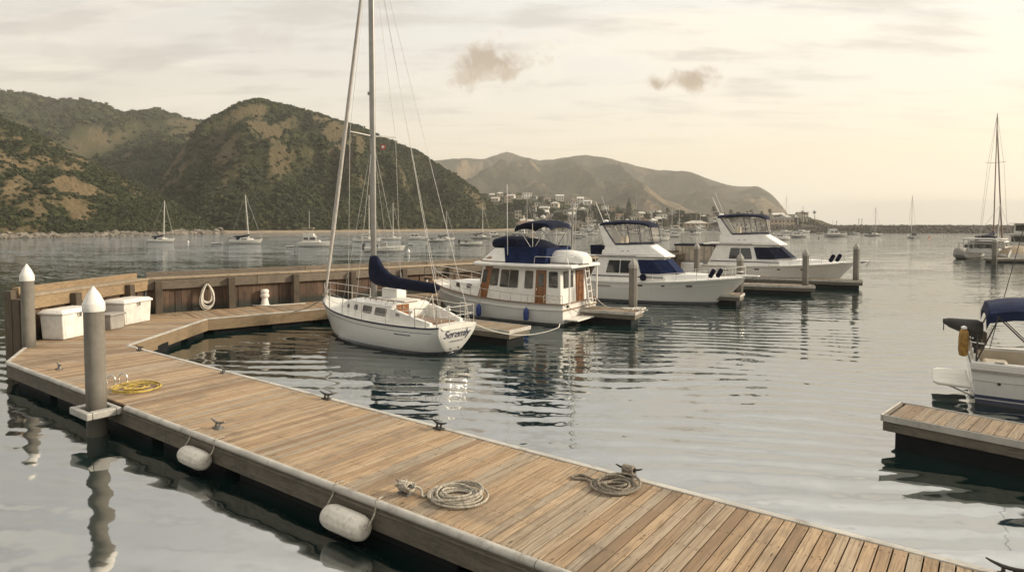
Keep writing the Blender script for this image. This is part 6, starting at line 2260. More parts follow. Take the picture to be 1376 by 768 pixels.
def far_sailboat(label, p, ang, L=7.0, mast=9.5, cover='navy', hullc='farwhite', mastm='mastwhite', rake=0.0, group='sailing boats at anchor in the bay', cabin=True):
    t = thing('moored_sailboat', label, 'sailboat', p, ang, group)
    B = L * .33; fb = L * .115
    h = far_hull(L, B, fb, M[hullc], t)
    if cabin:
        mb = MB(); st = []
        for x, b, z in ((L * .32, B * .32, fb * 1.5), (L * .5, B * .33, fb * 1.55), (L * .68, B * .2, fb * 1.4), (L * .74, B * .1, fb * 1.1)):
            st.append([(x, b, fb * .8), (x, b * .85, z), (x, -b * .85, z), (x, -b, fb * .8)])
        mb.loft(st); mb.build('cabin', M['farwhite'], t, smooth=30)
        mb = MB()
        for sg in (1, -1):
            mb.slab([(L * .36, sg * B * .325, fb * 1.05), (L * .56, sg * B * .32, fb * 1.05), (L * .55, sg * B * .30, fb * 1.36), (L * .37, sg * B * .30, fb * 1.36)], (0, sg * .02, 0))
        mb.build('cabin_windows', M['glass'], t, smooth=0)
        mb = MB(); mb.box(L * .22, L * .34, -B * .3, B * .3, fb * 1.0, fb * 1.9); mb.build('dodger', M[cover], t, smooth=0, bevel=.12)
    mx = L * .58
    mb = MB(); mb.tube([(mx, 0, fb), (mx - rake, 0, mast)], [.085, .05], 6); mb.build('mast', M[mastm], t, smooth=50)
    mb = MB(); mb.tube([(mx + .1, 0, fb * 1.95 + .4), (mx - .05, 0, fb * 1.95 + .25), (mx - L * .2, 0, fb * 1.95), (L * .12, 0, fb * 1.9)], [.12, .22, .19, .12], 8); mb.build('sail_cover', M[cover], t, smooth=50)
    mb = MB()
    line(mb, (L * .98, 0, fb * 1.2), (mx - rake, 0, mast), .022, 4); line(mb, (.1, 0, fb), (mx - rake, 0, mast), .018, 4)
    for sg in (1, -1):
        line(mb, (mx - .1, sg * B * .44, fb), (mx - rake * .6, sg * B * .25, mast * .62), .016, 4); line(mb, (mx - rake * .6, sg * B * .25, mast * .62), (mx - rake, 0, mast), .016, 4)
    mb.build('rigging', M['wire'], t, smooth=0)
    return t


def far_cruiser(label, p, ang, L=6.5, mast=0, tower=False, hullc='farwhite', group='motor boats at anchor in the bay'):
    t = thing('moored_motorboat', label, 'motorboat', p, ang, group)
    B = L * .36; fb = L * .14
    far_hull(L, B, fb, M[hullc], t)
    z0 = fb * .95
    mb = MB()
    mb.loft([[(L * .12, B * .36, z0), (L * .62, B * .30, z0), (L * .62, -B * .30, z0), (L * .12, -B * .36, z0)], [(L * .15, B * .32, z0 + L * .17), (L * .48, B * .28, z0 + L * .17), (L * .48, -B * .28, z0 + L * .17), (L * .15, -B * .32, z0 + L * .17)]])
    mb.build('cabin', M['farwhite'], t, smooth=20)
    mb = MB()
    for sg in (1, -1):
        for a, b in ((.16, .30), (.33, .50)):
            mb.slab([(L * a, sg * B * .352, z0 + L * .06), (L * b, sg * B * .34, z0 + L * .06), (L * (b - .02), sg * B * .325, z0 + L * .14), (L * a, sg * B * .335, z0 + L * .14)], (0, sg * .02, 0))
    mb.slab([(L * .60, B * .25, z0 + L * .06), (L * .60, -B * .25, z0 + L * .06), (L * .52, -B * .24, z0 + L * .15), (L * .52, B * .24, z0 + L * .15)], (.03, 0, .01))
    mb.build('cabin_windows', M['glass'], t, smooth=0)
    z1 = z0 + L * .17 + .003
    if tower:
        mb = MB(); mb.box(L * .13, L * .44, -B * .3, B * .3, z1, z1 + L * .07); mb.build('flybridge', M['farwhite'], t, smooth=0, bevel=.05)
        for x in (L * .14, L * .40):
            for sg in (1, -1): mb = MB(); line(mb, (x, sg * B * .28, z1), (x, sg * B * .26, z1 + L * .22), .03, 4); mb.build('canopy_post', M['mastgrey'], t, smooth=0)
        mb = MB(); mb.box(L * .1, L * .44, -B * .3, B * .3, z1 + L * .22, z1 + L * .245); mb.build('canopy', M['fartan'], t, smooth=0, bevel=.03)
    if mast:
        mb = MB(); mb.tube([(L * .3, 0, z1), (L * .3, 0, mast)], [.07, .04], 6); mb.build('mast', M['mastgrey'], t, smooth=50)
    mb = MB(); pts = [(L * .55, B * .46, fb * 1.5), (L * .8, B * .3, fb * 1.7), (L * .98, 0, fb * 1.8), (L * .8, -B * .3, fb * 1.7), (L * .55, -B * .46, fb * 1.5)]
    mb.tube(pts, .022, 4); mb.build('bow_rail', M['mastgrey'], t, smooth=0)
    return t


def far_skiff(label, p, ang, L=5.5, gear=True, hullc='farwhite', group='open boats and dinghies at anchor', fbk=.12):
    t = thing('moored_skiff', label, 'skiff', p, ang, group)
    B = L * .32; fb = L * fbk
    far_hull(L, B, fb, M[hullc], t)
    if gear:
        mb = MB(); mb.box(-.35, .1, -.22, .22, .2, fb + .55); mb.build('outboard', M['fardark'], t, smooth=0, bevel=.08)
        mb = MB(); mb.box(L * .38, L * .55, -B * .2, B * .2, fb * .9, fb + .65); mb.build('console', M['fargrey'], t, smooth=0, bevel=.06)
        mb = MB(); mb.box(L * .2, L * .33, -B * .25, B * .25, fb * .9, fb + .35); mb.build('cargo', M['fardark'], t, smooth=0, bevel=.06)
    return t


def wat(px, row): return P(px, row, 0)
LFT, RGT = math.pi, 0.0
# headings: bow to the right of the picture = 0, to the left = pi
SB = [
    (200, 325, R(12), 5.4, 9.4, 'navy', 'farwhite', 'mastwhite', -.3, 'small white sloop with a pale mast moored nearest the headland on the left'),
    (309, 327, R(6), 6.6, 10.2, 'navy', 'farwhite', 'mastwhite', .55, 'white sloop with navy sail cover and tall raked mast, right of the headland sloop'),
    (474, 325, R(4), 6.4, 10.6, 'fargrey', 'farwhite', 'mastwhite', 0, 'white sailboat moored just left of the big sloop mast, partly behind it'),
    (513, 322, R(10), 5.0, 9.5, 'fargrey', 'farwhite', 'mastwhite', 0, 'white sailboat behind the open skiff, its pale mast just right of the big sloop mast'),
    (585, 323, R(8), 4.8, 7.4, 'fardark', 'farwhite', 'mastgrey', 0, 'small sailboat with dark boom cover between the low motor boat and the trawler bow'),
    (632, 321, R(8), 5.8, 9.0, 'fardark', 'fargrey', 'mastwhite', 0, 'dark decked sailboat with pale mast seen left of the trawler flybridge'),
    (786, 315, R(5), 5.0, 9.0, 'fardark', 'farwhite', 'mastgrey', 0, 'white sailboat by the town shore left of the nearer cruiser arch'),
    (862, 314, R(175), 5.4, 10.0, 'fardark', 'farwhite', 'mastgrey', 0, 'white sailboat far behind the nearer cruiser canopy'),
    (925, 315, R(4), 5.0, 9.0, 'navy', 'farwhite', 'mastgrey', 0, 'white sailboat far behind the gap between the two cruisers'),
    (722, 322, R(172), 4.6, 10.5, 'fartan', 'farwhite', 'mastgrey', 0, 'cluttered sailboat seen behind the trawler signal mast'),
    (1163, 317, R(5), 5.8, 9.6, 'fardark', 'fargrey', 'mastgrey', 0, 'grey sailboat with slim mast in front of the breakwater, left of the other one'),
    (1232, 320, R(80), 6.0, 12.2, 'fardark', 'farwhite', 'mastgrey', 0, 'white sailboat seen end on in front of the breakwater near the catamaran'),
]
for px, row, a, L, mh, cv, hc, mm, rk, lab in SB:
    far_sailboat(lab, wat(px, row), a, L, mh, cv, hc, mm, rk)
CR = [
    (402, 331, R(4), 6.2, 6.6, True, 'farwhite', 'white cabin cruiser with canopy and short mast moored left of the furled jib'),
    (549, 322, R(3), 5.0, 0, False, 'farwhite', 'low white motor boat moored in the middle of the bay behind the big sloop boom'),
    (655, 318, R(10), 5.6, 0, False, 'fargrey', 'grey motor boat half hidden behind the trawler navy helm cover'),
    (768, 318, R(6), 5.2, 0, False, 'fargrey', 'small grey motor boat right of the trawler dinghy near the town shore'),
    (871, 323, R(4), 5.4, 0, True, 'farwhite', 'motor boat moored just behind the nearer cruiser bridge'),
    (1039, 322, R(4), 4.6, 0, True, 'farwhite', 'low motor boat with canopy moored behind the farther cruiser bridge'),
    (1110, 318, R(2), 6.8, 5.2, True, 'fargrey', 'broad grey workboat moored in front of the breakwater tip'),
    (708, 316, R(170), 5.6, 0, True, 'fargrey', 'motor boat with canopy just right of the trawler flybridge cover'),
    (744, 315, R(8), 5.0, 0, False, 'farwhite', 'low white motor boat beyond the trawler dinghy'),
    (890, 316, R(6), 5.4, 0, True, 'farwhite', 'white motor boat with canopy right of the nearer cruiser bridge, far off'),
    (912, 318, R(176), 4.8, 0, False, 'farwhite', 'small white motor boat left of the enclosed canvas cockpit, far off'),
    (1062, 319, R(4), 5.2, 0, False, 'fargrey', 'grey motor boat right of the farther cruiser canopy'),
    (1078, 315, R(180), 5.0, 0, False, 'farwhite', 'white motor boat under the low point with palms'),
    (1040, 316, R(185), 5.4, 0, False, 'farwhite', 'white motor boat near the town quay right of the farther cruiser'),
]
for px, row, a, L, mh, tw, hc, lab in CR:
    far_cruiser(lab, wat(px, row), a, L, mh, tw, hc)
SK = [
    (490, 338, R(6), 6.0, True, 'farwhite', 'white open skiff with outboard motor and gear aboard, nearest of the anchored boats'),
    (574, 325, R(4), 4.0, True, 'fargrey', 'grey open boat moored beside the small dark boomed sailboat'),
    (618, 329, R(3), 4.4, True, 'farwhite', 'flat white open boat with outboard just left of the trawler flybridge'),
    (284, 328, R(4), 2.2, False, 'fargrey', 'tiny grey dinghy afloat left of the tall raked mast sloop'),
    (384, 332, R(10), 1.3, False, 'fardark', 'tiny dark dinghy afloat left of the cabin cruiser'),
    (548, 329, R(6), 1.1, False, 'fardark', 'tiny dark dinghy afloat below the low white motor boat'),
    (782, 320, R(184), 2.6, False, 'fargrey', 'dinghy tied up near the small grey motor boat by the town shore'),
    (1098, 314, R(3), 2.6, False, 'fardark', 'dark dinghy left of the broad grey workboat'),
    (1140, 315, R(3), 4.4, True, 'fargrey', 'low open boat between the workboat and the first breakwater sailboat'),
    (886, 319, R(3), 3.2, True, 'fardark', 'dark skiff beyond the nearer cruiser bridge'),
]
for px, row, a, L, g, hc, lab in SK:
    far_skiff(lab, wat(px, row), a, L, g, hc, fbk=.12 if g else .14)
for i, (px, row, r, c, lab) in enumerate(((253, 325, .22, 'white', 'white mooring buoy left of the raked mast sloop'), (198, 326, .2, 'fardark', 'dark mooring buoy left of the headland sloop'), (549, 338, .25, 'white', 'white mooring buoy just right of the open skiff'),
                                         (459, 331, .18, 'fardark', 'dark mooring buoy right of the cabin cruiser'), (1249, 319, .3, 'orange', 'mooring buoy right of the end on sailboat'), (1100, 321, .25, 'fardark', 'mooring buoy in front of the workboat'))):
    p = wat(px, row)
    mb = MB(); mb.lathe([(.01, -r), (r * .7, -r * .6), (r, 0), (r * .7, r * .7), (r * .2, r), (r * .15, r * 1.5), (.01, r * 1.5)], 10)
    o = mb.build('mooring_buoy', M[c], smooth=50); o.location = (p.x, p.y, r * .2)
    tag(o, lab, 'buoy', 'mooring buoys in the bay')

# ------------------------------------------------------------------ right-hand group
def catamaran():
    p = wat(1316, 349)
    t = thing('catamaran', 'grey white catamaran with a wide cockpit and short dark mast at the right', 'catamaran', p, R(38))
    hm = mat_hull('catamaran_paint', (.58, .57, .54), [(.12, (.05, .05, .05))], .3)
    for y in (-2.1, 2.1):
        h = Hull([(.9, 0, .50, .55, -.3, .5, .1), (1.6, 1.0, .55, .62, -.4, 1.25, .1), (5, 5, .55, .66, -.4, 1.3, .06), (8, 8.2, .3, .4, -.3, 1.35, 0), (9, 9.4, .02, .05, -.1, 1.4, 0)], 18, 4)
        mb = h.mesh(); mb.v = [(a, b + y, c) for a, b, c in mb.v]
        mb.build('float_hull', hm, t, smooth=50)
    mb = MB(); mb.box(.9, 7.2, -1.6, 1.6, .72, 1.30); mb.build('bridge_deck', M['farwhite'], t, smooth=0, bevel=.08)
    mb = MB()
    mb.loft([[(2.2, 1.9, 1.30), (6.6, 1.6, 1.30), (6.6, -1.6, 1.30), (2.2, -1.9, 1.30)], [(2.3, 1.7, 2.15), (5.4, 1.3, 2.15), (5.4, -1.3, 2.15), (2.3, -1.7, 2.15)]]); mb.build('saloon', M['farwhite'], t, smooth=20, bevel=.06)
    mb = MB()
    for sg in (1, -1): mb.slab([(2.5, sg * 1.86, 1.55), (6.0, sg * 1.62, 1.55), (5.3, sg * 1.46, 2.0), (2.5, sg * 1.76, 2.0)], (0, sg * .03, 0))
    mb.slab([(2.24, 1.2, 1.35), (2.24, -1.2, 1.35), (2.29, -1.1, 2.05), (2.29, 1.1, 2.05)], (-.06, 0, 0))
    mb.build('saloon_window', M['glass'], t, smooth=0)
    mb = MB(); mb.box(.5, 3.0, -1.9, 1.9, 2.36, 2.46); mb.build('hardtop', M['farwhite'], t, smooth=0, bevel=.03)
    mb = MB()
    for x in (.6, 2.2):
        for sg in (1, -1): line(mb, (x, sg * 1.8, 1.25), (x, sg * 1.8, 2.36), .04, 5)
    mb.tube([(.3, 2.2, 1.9), (.3, -2.2, 1.9)], .04, 5); line(mb, (.3, 2.2, 1.9), (.6, 2.2, 1.2), .04); line(mb, (.3, -2.2, 1.9), (.6, -2.2, 1.2), .04)
    mb.build('davit_frame', M['mastgrey'], t, smooth=0)
    mb = MB()
    for y in (-1.4, -.9, .2, 1.1, 1.6): mb.box(.7, 1.0, y - .15, y + .15, 1.32, 1.75)
    mb.build('cockpit_gear', M['fardark'], t, smooth=0, bevel=.08)
    mx = 6.4
    mb = MB(); mb.tube([(mx, 0, 2.1), (mx + .5, 0, 6.6)], [.08, .05], 6); mb.build('mast', M['mastgrey'], t, smooth=50)
    mb = MB()
    line(mb, (9, 0, 1.4), (mx + .5, 0, 6.5), .02, 4)
    for sg in (1, -1): line(mb, (4.6, sg * 2.4, 1.3), (mx + .5, 0, 6.4), .018, 4)
    mb.build('rigging', M['wire'], t, smooth=0)
    return t
catamaran()
t = far_sailboat('large sailing yacht behind the catamaran with very tall reddish mast', Vector((61.3, 83.7, 0)), R(40), 11.5, 19.2, 'navy', 'farwhite', 'mastgrey', 0, None, True)
for o in t.children:
    if o.name.startswith('mast'): o.data.materials[0] = mat('brown_red_mast', (.17, .085, .065), .5)
mb = MB(); mb.tube([(11.2, 0, 1.5), (6.67, 0, 17.4)], [.11, .05], 6); mb.build('furled_jib', mat('brown_furled_jib', (.20, .12, .09), .7), t, smooth=50)
mb = MB()
for sg in (1, -1): mb.tube([(6.6, 0, 12.5), (6.55, sg * 1.15, 12.55)], [.04, .03], 5)
mb.build('spreader', M['mastgrey'], t, smooth=0)
def big_yacht():
    p = wat(1368, 343) * 1.0
    p = p * ((p.y + 3.5) / p.y) - Vector((0, 3.5, 0))
    t = thing('motor_yacht', 'two decked white motor yacht with dark windows cut off by the right edge', 'motor yacht', p + Vector((0, 3.5, 0)), R(8))
    far_hull(12, 4.0, 1.3, M['farwhite'], t)
    for i, (z, x0, x1, w) in enumerate(((1.25, .3, 8.0, 1.7), (2.75, .8, 6.6, 1.55))):
        mb = MB(); mb.box(x0, x1, -w, w, z + i * .02, z + 1.4); mb.build(('main_saloon', 'upper_saloon')[i], M['farwhite'], t, smooth=0, bevel=.08)
        mb = MB()
        for sg in (1, -1):
            for a in np.arange(x0 + .3, x1 - 1.2, 1.35): mb.box(a, a + 1.15, *sorted((sg * w, sg * (w + .03))), z + .55, z + 1.15)
        mb.box(x0 - .03, x0, -w * .8, w * .8, z + .4, z + 1.2)
        mb.build('saloon_windows', M['glass'], t, smooth=0)
        mb = MB(); mb.box(x0 - .6, x1 + .3, -w - .2, w + .2, z + 1.405, z + 1.49); mb.build('roof', M['farwhite'], t, smooth=0, bevel=.03)
    mb = MB()
    for x in (0, .9, 2.0): line(mb, (x, -1.75, 4.2), (x, -1.75, 5.0), .03, 4)
    mb.tube([(0, -1.75, 5.0), (4, -1.75, 5.0)], .03, 4); mb.tube([(1.2, .3, 4.2), (1.1, .3, 7.8)], .05, 5)
    mb.build('top_rail', M['mastgrey'], t, smooth=0)
big_yacht()
p = wat(1336, 353)
finger('finger_dock', Vector((p.x, p.y + .6, 0)), math.pi + R(2), 10, 1.6, 'dark low finger dock at the far right below the motor yacht', .5, 'fingerwood', 'fascia')
piling('piling', P(1340, 349, .5) + Vector((.1, .5, -.5)), .24, 2.7, 'dark pile beside the catamaran at the far right', PG, 'pilecapgrey', 8, .3, 8)
t = thing('covered_runabout', 'small runabout under a pale canvas cover on the far right dock', 'motorboat', wat(1362, 351) + Vector((0, 2.0, 0)), R(5))
far_hull(5.5, 2.0, .8, M['farwhite'], t)
st = []
for x, w, z in ((.1, .7, .95), (1.0, .9, 1.5), (2.2, .9, 1.7), (3.4, .8, 1.5), (4.8, .35, 1.1)):
    st.append([(x, w, .72), (x, w * .7, z * .85), (x, 0, z), (x, -w * .7, z * .85), (x, -w, .72)])
mb = MB(); mb.loft(st); mb.build('canvas_cover', M['fartan'], t, smooth=50)

# ================================================================== THE TOWN
WALLS = {'white': mat('white_house_wall', (.62, .59, .53), .8, var=.1), 'cream': mat('cream_house_wall', (.50, .44, .34), .8, var=.1), 'tan': mat('tan_house_wall', (.36, .28, .20), .8, var=.12), 'grey': mat('grey_house_wall', (.30, .29, .27), .8, var=.12)}
ROOFS = {'pale': mat('pale_flat_roof', (.48, .45, .39), .8, var=.1), 'brown': mat('brown_tile_roof', (.17, .105, .07), .8, var=.2), 'dark': mat('dark_shingle_roof', (.075, .068, .06), .8, var=.2), 'white': mat('white_roof', (.62, .59, .53), .7)}
M['hwin'] = mat('dark_house_window', (.035, .035, .035), .2, var=.3)


def house(label, p, ang, w, d, hh, wall_, roof_, kind, storeys=1, group='houses of the hillside town'):
    t = thing('house', label, 'house', p, ang, group)
    mb = MB(); mb.box(-w / 2, w / 2, -d / 2, d / 2, -2.2, hh); mb.build('wall', WALLS[wall_], t, smooth=0)
    mb = MB()
    if kind == 'flat':
        mb.box(-w / 2 - .3, w / 2 + .3, -d / 2 - .3, d / 2 + .3, hh + .004, hh + .35)
    elif kind == 'gable':
        mb.loft([[(-w / 2 - .4, -d / 2 - .4, hh + .004), (-w / 2 - .4, d / 2 + .4, hh + .004), (-w / 2 - .4, 0, hh + d * .24)], [(w / 2 + .4, -d / 2 - .4, hh + .004), (w / 2 + .4, d / 2 + .4, hh + .004), (w / 2 + .4, 0, hh + d * .24)]])
    else:
        mb.loft([[(-w / 2 - .4, -d / 2 - .4, hh + .004), (w / 2 + .4, -d / 2 - .4, hh + .004), (w / 2 + .4, d / 2 + .4, hh + .004), (-w / 2 - .4, d / 2 + .4, hh + .004)], [(-w * .2, -.1, hh + d * .22), (w * .2, -.1, hh + d * .22), (w * .2, .1, hh + d * .22), (-w * .2, .1, hh + d * .22)]])
    mb.build('roof', ROOFS[roof_], t, smooth=0)
    n = max(2, int(w / 2.6))
    sh_ = hh / storeys
    for s_ in range(storeys):
        for i in range(n):
            x = -w / 2 + (i + .5) * w / n
            mb = MB(); mb.box(x - .55, x + .55, -d / 2 - .05, -d / 2 - .004, s_ * sh_ + sh_ * .3, s_ * sh_ + sh_ * .78); mb.build('window', M['hwin'], t, smooth=0)
    return t


rn = random.Random(21)
HS = [  # px, row of the wall foot, width in px
    (661, 266, 7), (672, 264, 9), (687, 267, 10), (697, 268, 8), (708, 267, 12), (718, 268, 7), (666, 271, 10), (682, 272, 9),
    (735, 271, 9), (752, 270, 11), (764, 275, 8), (780, 274, 9), (790, 278, 10), (722, 277, 7), (729, 280, 9), (746, 279, 11), (772, 279, 8), (797, 279, 7),
    (718, 287, 5), (732, 289, 13), (762, 289, 11), (770, 286, 8), (783, 290, 7), (813, 284, 7), (822, 285, 9), (800, 288, 6), (806, 292, 8),
    (771, 299, 15), (790, 298, 9), (745, 298, 8), (818, 294, 10), (832, 296, 11), (848, 297, 9), (862, 296, 8), (756, 294, 6), (778, 294, 7),
    (878, 290, 9), (893, 296, 10), (912, 297, 12), (941, 298, 13), (956, 299, 9), (976, 297, 12), (990, 299, 9), (1012, 300, 10), (1026, 299, 12), (1046, 298, 16), (1034, 301, 9), (1069, 300, 13), (1056, 302, 8),
    (702, 300, 9), (716, 302, 11), (731, 303, 10)]
COLW = ['white', 'cream', 'white', 'tan', 'white', 'grey', 'cream']
COLR = ['pale', 'brown', 'pale', 'white', 'dark', 'pale']
KINDS = ['flat', 'hip', 'flat', 'gable']
def place_word(px, row):
    a = 'far left' if px < 690 else 'left' if px < 740 else 'middle' if px < 810 else 'right middle' if px < 900 else 'right' if px < 1000 else 'far right'
    b = 'topmost' if row < 270 else 'upper' if row < 281 else 'middle' if row < 291 else 'lower'
    return a, b
rn2 = random.Random(77)
HS += [(rn2.uniform(693, 1084), rn2.uniform(293, 304.5), rn2.uniform(4, 9)) for _ in range(58)]
seen = {}
for i, (px, row, wpx) in enumerate(HS):
    p = h5.on(px, row)
    w = wpx * p.y / F * .95
    hh = rn.choice([2.8, 3.2, 3.6, 5.4]) if wpx < 12 else rn.choice([3.4, 5.6])
    wl, rf, kd = rn.choice(COLW), rn.choice(COLR), rn.choice(KINDS)
    if i in (9, 12, 29): wl, rf, hh = 'white', 'white', 5.2
    a, b = place_word(px, row)
    key = (a, b, wl, kd)
    seen[key] = seen.get(key, 0) + 1
    ordn = ['', 'next ', 'third ', 'fourth ', 'fifth '][min(seen[key] - 1, 4)]
    lab = f"{ordn}{wl} house with {'flat' if kd == 'flat' else 'pitched' if kd == 'gable' else 'hipped'} {rf} roof, {b} row, {a} of town"
    house(lab, p + Vector((0, 2, 0)), R(rn.uniform(-18, 18)), w, rn.uniform(5, 8), hh, wl, rf, kd, 2 if hh > 5 else 1)
# long waterfront buildings
for px, row, wpx, hh, wl, rf, lab in ((706, 307, 26, 2.8, 'tan', 'brown', 'long low tan waterfront shed at the left end of the quay'), (770, 306, 34, 2.9, 'tan', 'dark', 'long tan waterfront building below the middle of town'),
                                     (842, 306, 26, 3.0, 'grey', 'dark', 'grey waterfront building with dark roof behind the cruiser bridge'), (935, 306, 30, 2.9, 'tan', 'pale', 'long tan waterfront building left of the farther cruiser bridge'),
                                     (1044, 304, 38, 5.4, 'tan', 'dark', 'two storey tan waterfront building near the right end of town'), (1000, 306, 30, 3.4, 'white', 'dark', 'white waterfront building behind the farther cruiser bridge')):
    p = P(px, 308.6, 0); p = Vector((p.x * 424 / p.y, 424, 1.4))
    house(lab, p, R(rn.uniform(-4, 4)), wpx * 424 / F, 8, hh, wl, rf, 'hip', 2 if hh > 5 else 1, 'waterfront buildings of the town')
t = thing('pavilion', 'round white roofed pavilion standing above the middle of the waterfront', 'pavilion', h5.on(731, 291) + Vector((0, -3, 0)), 0)
mb = MB(); mb.lathe([(4.6, 3.2), (4.4, 3.8), (3.0, 4.9), (.01, 5.3)], 20); mb.build('roof', ROOFS['white'], t, smooth=30)
mb = MB(); mb.lathe([(3.6, -1), (3.6, 3.19)], 20); mb.build('wall', M['hwin'], t, smooth=30)
# quay
mb = MB(); mb.box(4, 200, 408, 440, -1, 1.5)
tag(mb.build('quay', mat('quay_stone', (.13, .115, .09), .9, var=.3, vs=.5), smooth=0), kind='structure')

# craft lying along the quay, too far away to show parts
def tiny_hull(mb, L, B, fb):
    h = Hull([(.1, 0, B * .4, B * .45, -.2, fb * .9, .05), (L * .6, L * .62, B * .36, B * .46, -.3, fb, .02), (L * .93, L, .01, .03, -.05, fb * 1.25, 0)], 8, 2)
    mb.loft([h.ring(q) for q in h.S], False, True, True)
    mb.loft([[(q[1], max(q[3], .01), q[5] - .02), (q[1], -max(q[3], .01), q[5] - .02)] for q in h.S], False, False, False)
def tiny_boat(kind):
    mb = MB(); L = {'sail': 8, 'cruiser': 9, 'launch': 6.5}[kind]; B = L * .34; fb = L * .13
    tiny_hull(mb, L, B, fb)
    if kind == 'sail':
        mb.box(L * .3, L * .66, -B * .28, B * .28, fb * .9, fb * 1.6)
        mb.tube([(L * .55, 0, fb), (L * .55, 0, 12)], [.13, .08], 4); mb.box(L * .1, L * .56, -.2, .2, fb * 2.1, fb * 2.6)
    elif kind == 'cruiser':
        mb.loft([[(L * .15, B * .38, fb * .9), (L * .66, B * .3, fb * .9), (L * .66, -B * .3, fb * .9), (L * .15, -B * .38, fb * .9)], [(L * .17, B * .34, fb + 1.7), (L * .5, B * .28, fb + 1.7), (L * .5, -B * .28, fb + 1.7), (L * .17, -B * .34, fb + 1.7)]])
        mb.box(L * .18, L * .44, -B * .3, B * .3, fb + 2.6, fb + 2.75); mb.box(L * .2, L * .23, -B * .3, B * .3, fb + 1.7, fb + 2.6)
    else:
        mb.box(L * .35, L * .6, -B * .28, B * .28, fb * .9, fb + 1.2); mb.box(L * .36, L * .56, -B * .3, B * .3, fb + .4, fb + .9)
    return mb
proto = {}
rn = random.Random(5)
words_ = {'sail': ('quay_sailboat', 'sailboat', 'masted sailboat'), 'cruiser': ('quay_cruiser', 'motorboat', 'cabin cruiser'), 'launch': ('quay_launch', 'motorboat', 'small launch')}
cnt = {}
spots = []
for r_, (Y, step, a, b) in enumerate(((402, 5.4, 694, 1092), (386, 8.0, 700, 1086), (366, 15, 712, 1078))):
    x = (a - 688) / F * Y
    while x < (b - 688) / F * Y:
        spots.append((x + rn.uniform(-1.5, 1.5), Y + rn.uniform(-4, 4), r_))
        x += step * rn.uniform(.75, 1.3)
for x, Y, r_ in spots:
    kd = rn.choices(['sail', 'cruiser', 'launch'], [.30, .38, .32])[0]
    mk = rn.choices(['farwhite', 'fargrey', 'fartan', 'fardark'], [.66, .14, .1, .1])[0]
    nm, ct, wd = words_[kd]
    if (kd, mk) not in proto:
        o = tiny_boat(kd).build(nm, M[mk], smooth=0); proto[(kd, mk)] = o
        mb = MB(); L_ = {'sail': 8, 'cruiser': 9, 'launch': 6.5}[kd]; B_ = L_ * .34; f_ = L_ * .13
        if kd == 'sail': mb.box(L_ * .28, L_ * .5, -B_ * .3, B_ * .3, f_ * 1.2, f_ * 1.75)
        elif kd == 'cruiser': mb.box(L_ * .16, L_ * .55, -B_ * .355, B_ * .355, f_ + .7, f_ + 1.35)
        else: mb.box(L_ * .2, L_ * .62, -B_ * .3, B_ * .3, f_ + .35, f_ + .9)
        mb.build('cabin_windows', M['hwin'], o, smooth=0)
        mb = MB(); mb.box(L_ * .02, L_ * .7, -B_ * .47, B_ * .47, .0, .22); mb.build('boot_stripe', M['fardark'], o, smooth=0)
    else:
        o = copy_tree(proto[(kd, mk)])
    o.location = (x, Y, 0); o.rotation_euler = (0, 0, rn.choice([0, math.pi, math.pi / 2, -math.pi / 2]) + rn.uniform(-.3, .3))
    s_ = rn.uniform(.7, 1.05); o.scale = (s_, s_, s_ * rn.uniform(.8, 1.2))
    px = 688 + x / Y * F
    colw = {'farwhite': 'white', 'fargrey': 'grey', 'fartan': 'tan', 'fardark': 'dark'}[mk]
    where = ('below the left part of town', 'left of the nearer cruiser bridge', 'behind the nearer cruiser bridge', 'between the two cruiser bridges', 'behind the farther cruiser bridge', 'at the right end of the quay')[min(5, int((px - 694) / 67))]
    rowt = ('close along the town quay', 'in the second quay row', 'in the outermost quay row')[r_]
    tag(o, f'{colw} {wd} {rowt} {where}', ct, f'{colw} {wd}s {rowt} {where}')

# ------------------------------------------------------------------ trees
M['trunk'] = mat('tree_bark', (.09, .07, .05), .9, var=.3)
def tree_mesh(kind, seed):
    r = np.random.default_rng(seed)
    ps, rs = [], []
    if kind == 'broad':
        for i in range(26):
            a = r.uniform(0, 6.28); d = r.uniform(0, 3.2) ** 1.0; z = r.uniform(2.2, 7.6)
            lim = 3.4 * math.sin(math.pi * min(1, max(.05, (z - 1.2) / 7.2))) ** .6
            d = min(d, lim)
            ps.append((d * math.cos(a), d * math.sin(a), z)); rs.append(r.uniform(.8, 1.5))
    elif kind == 'conifer':
        for i in range(26):
            z = 1 + 9.5 * i / 25; w = 1.7 * (1 - i / 26) + .15
            a = r.uniform(0, 6.28)
            ps.append((w * .5 * math.cos(a), w * .5 * math.sin(a), z)); rs.append(w * r.uniform(.6, .9))
    ps, rs = np.array(ps), np.array(rs)
    V, T = leaf_clumps(ps, rs, 44, .85, .5, .62)
    return V, T
TG = 'trees among the houses of the town'
tp = {}
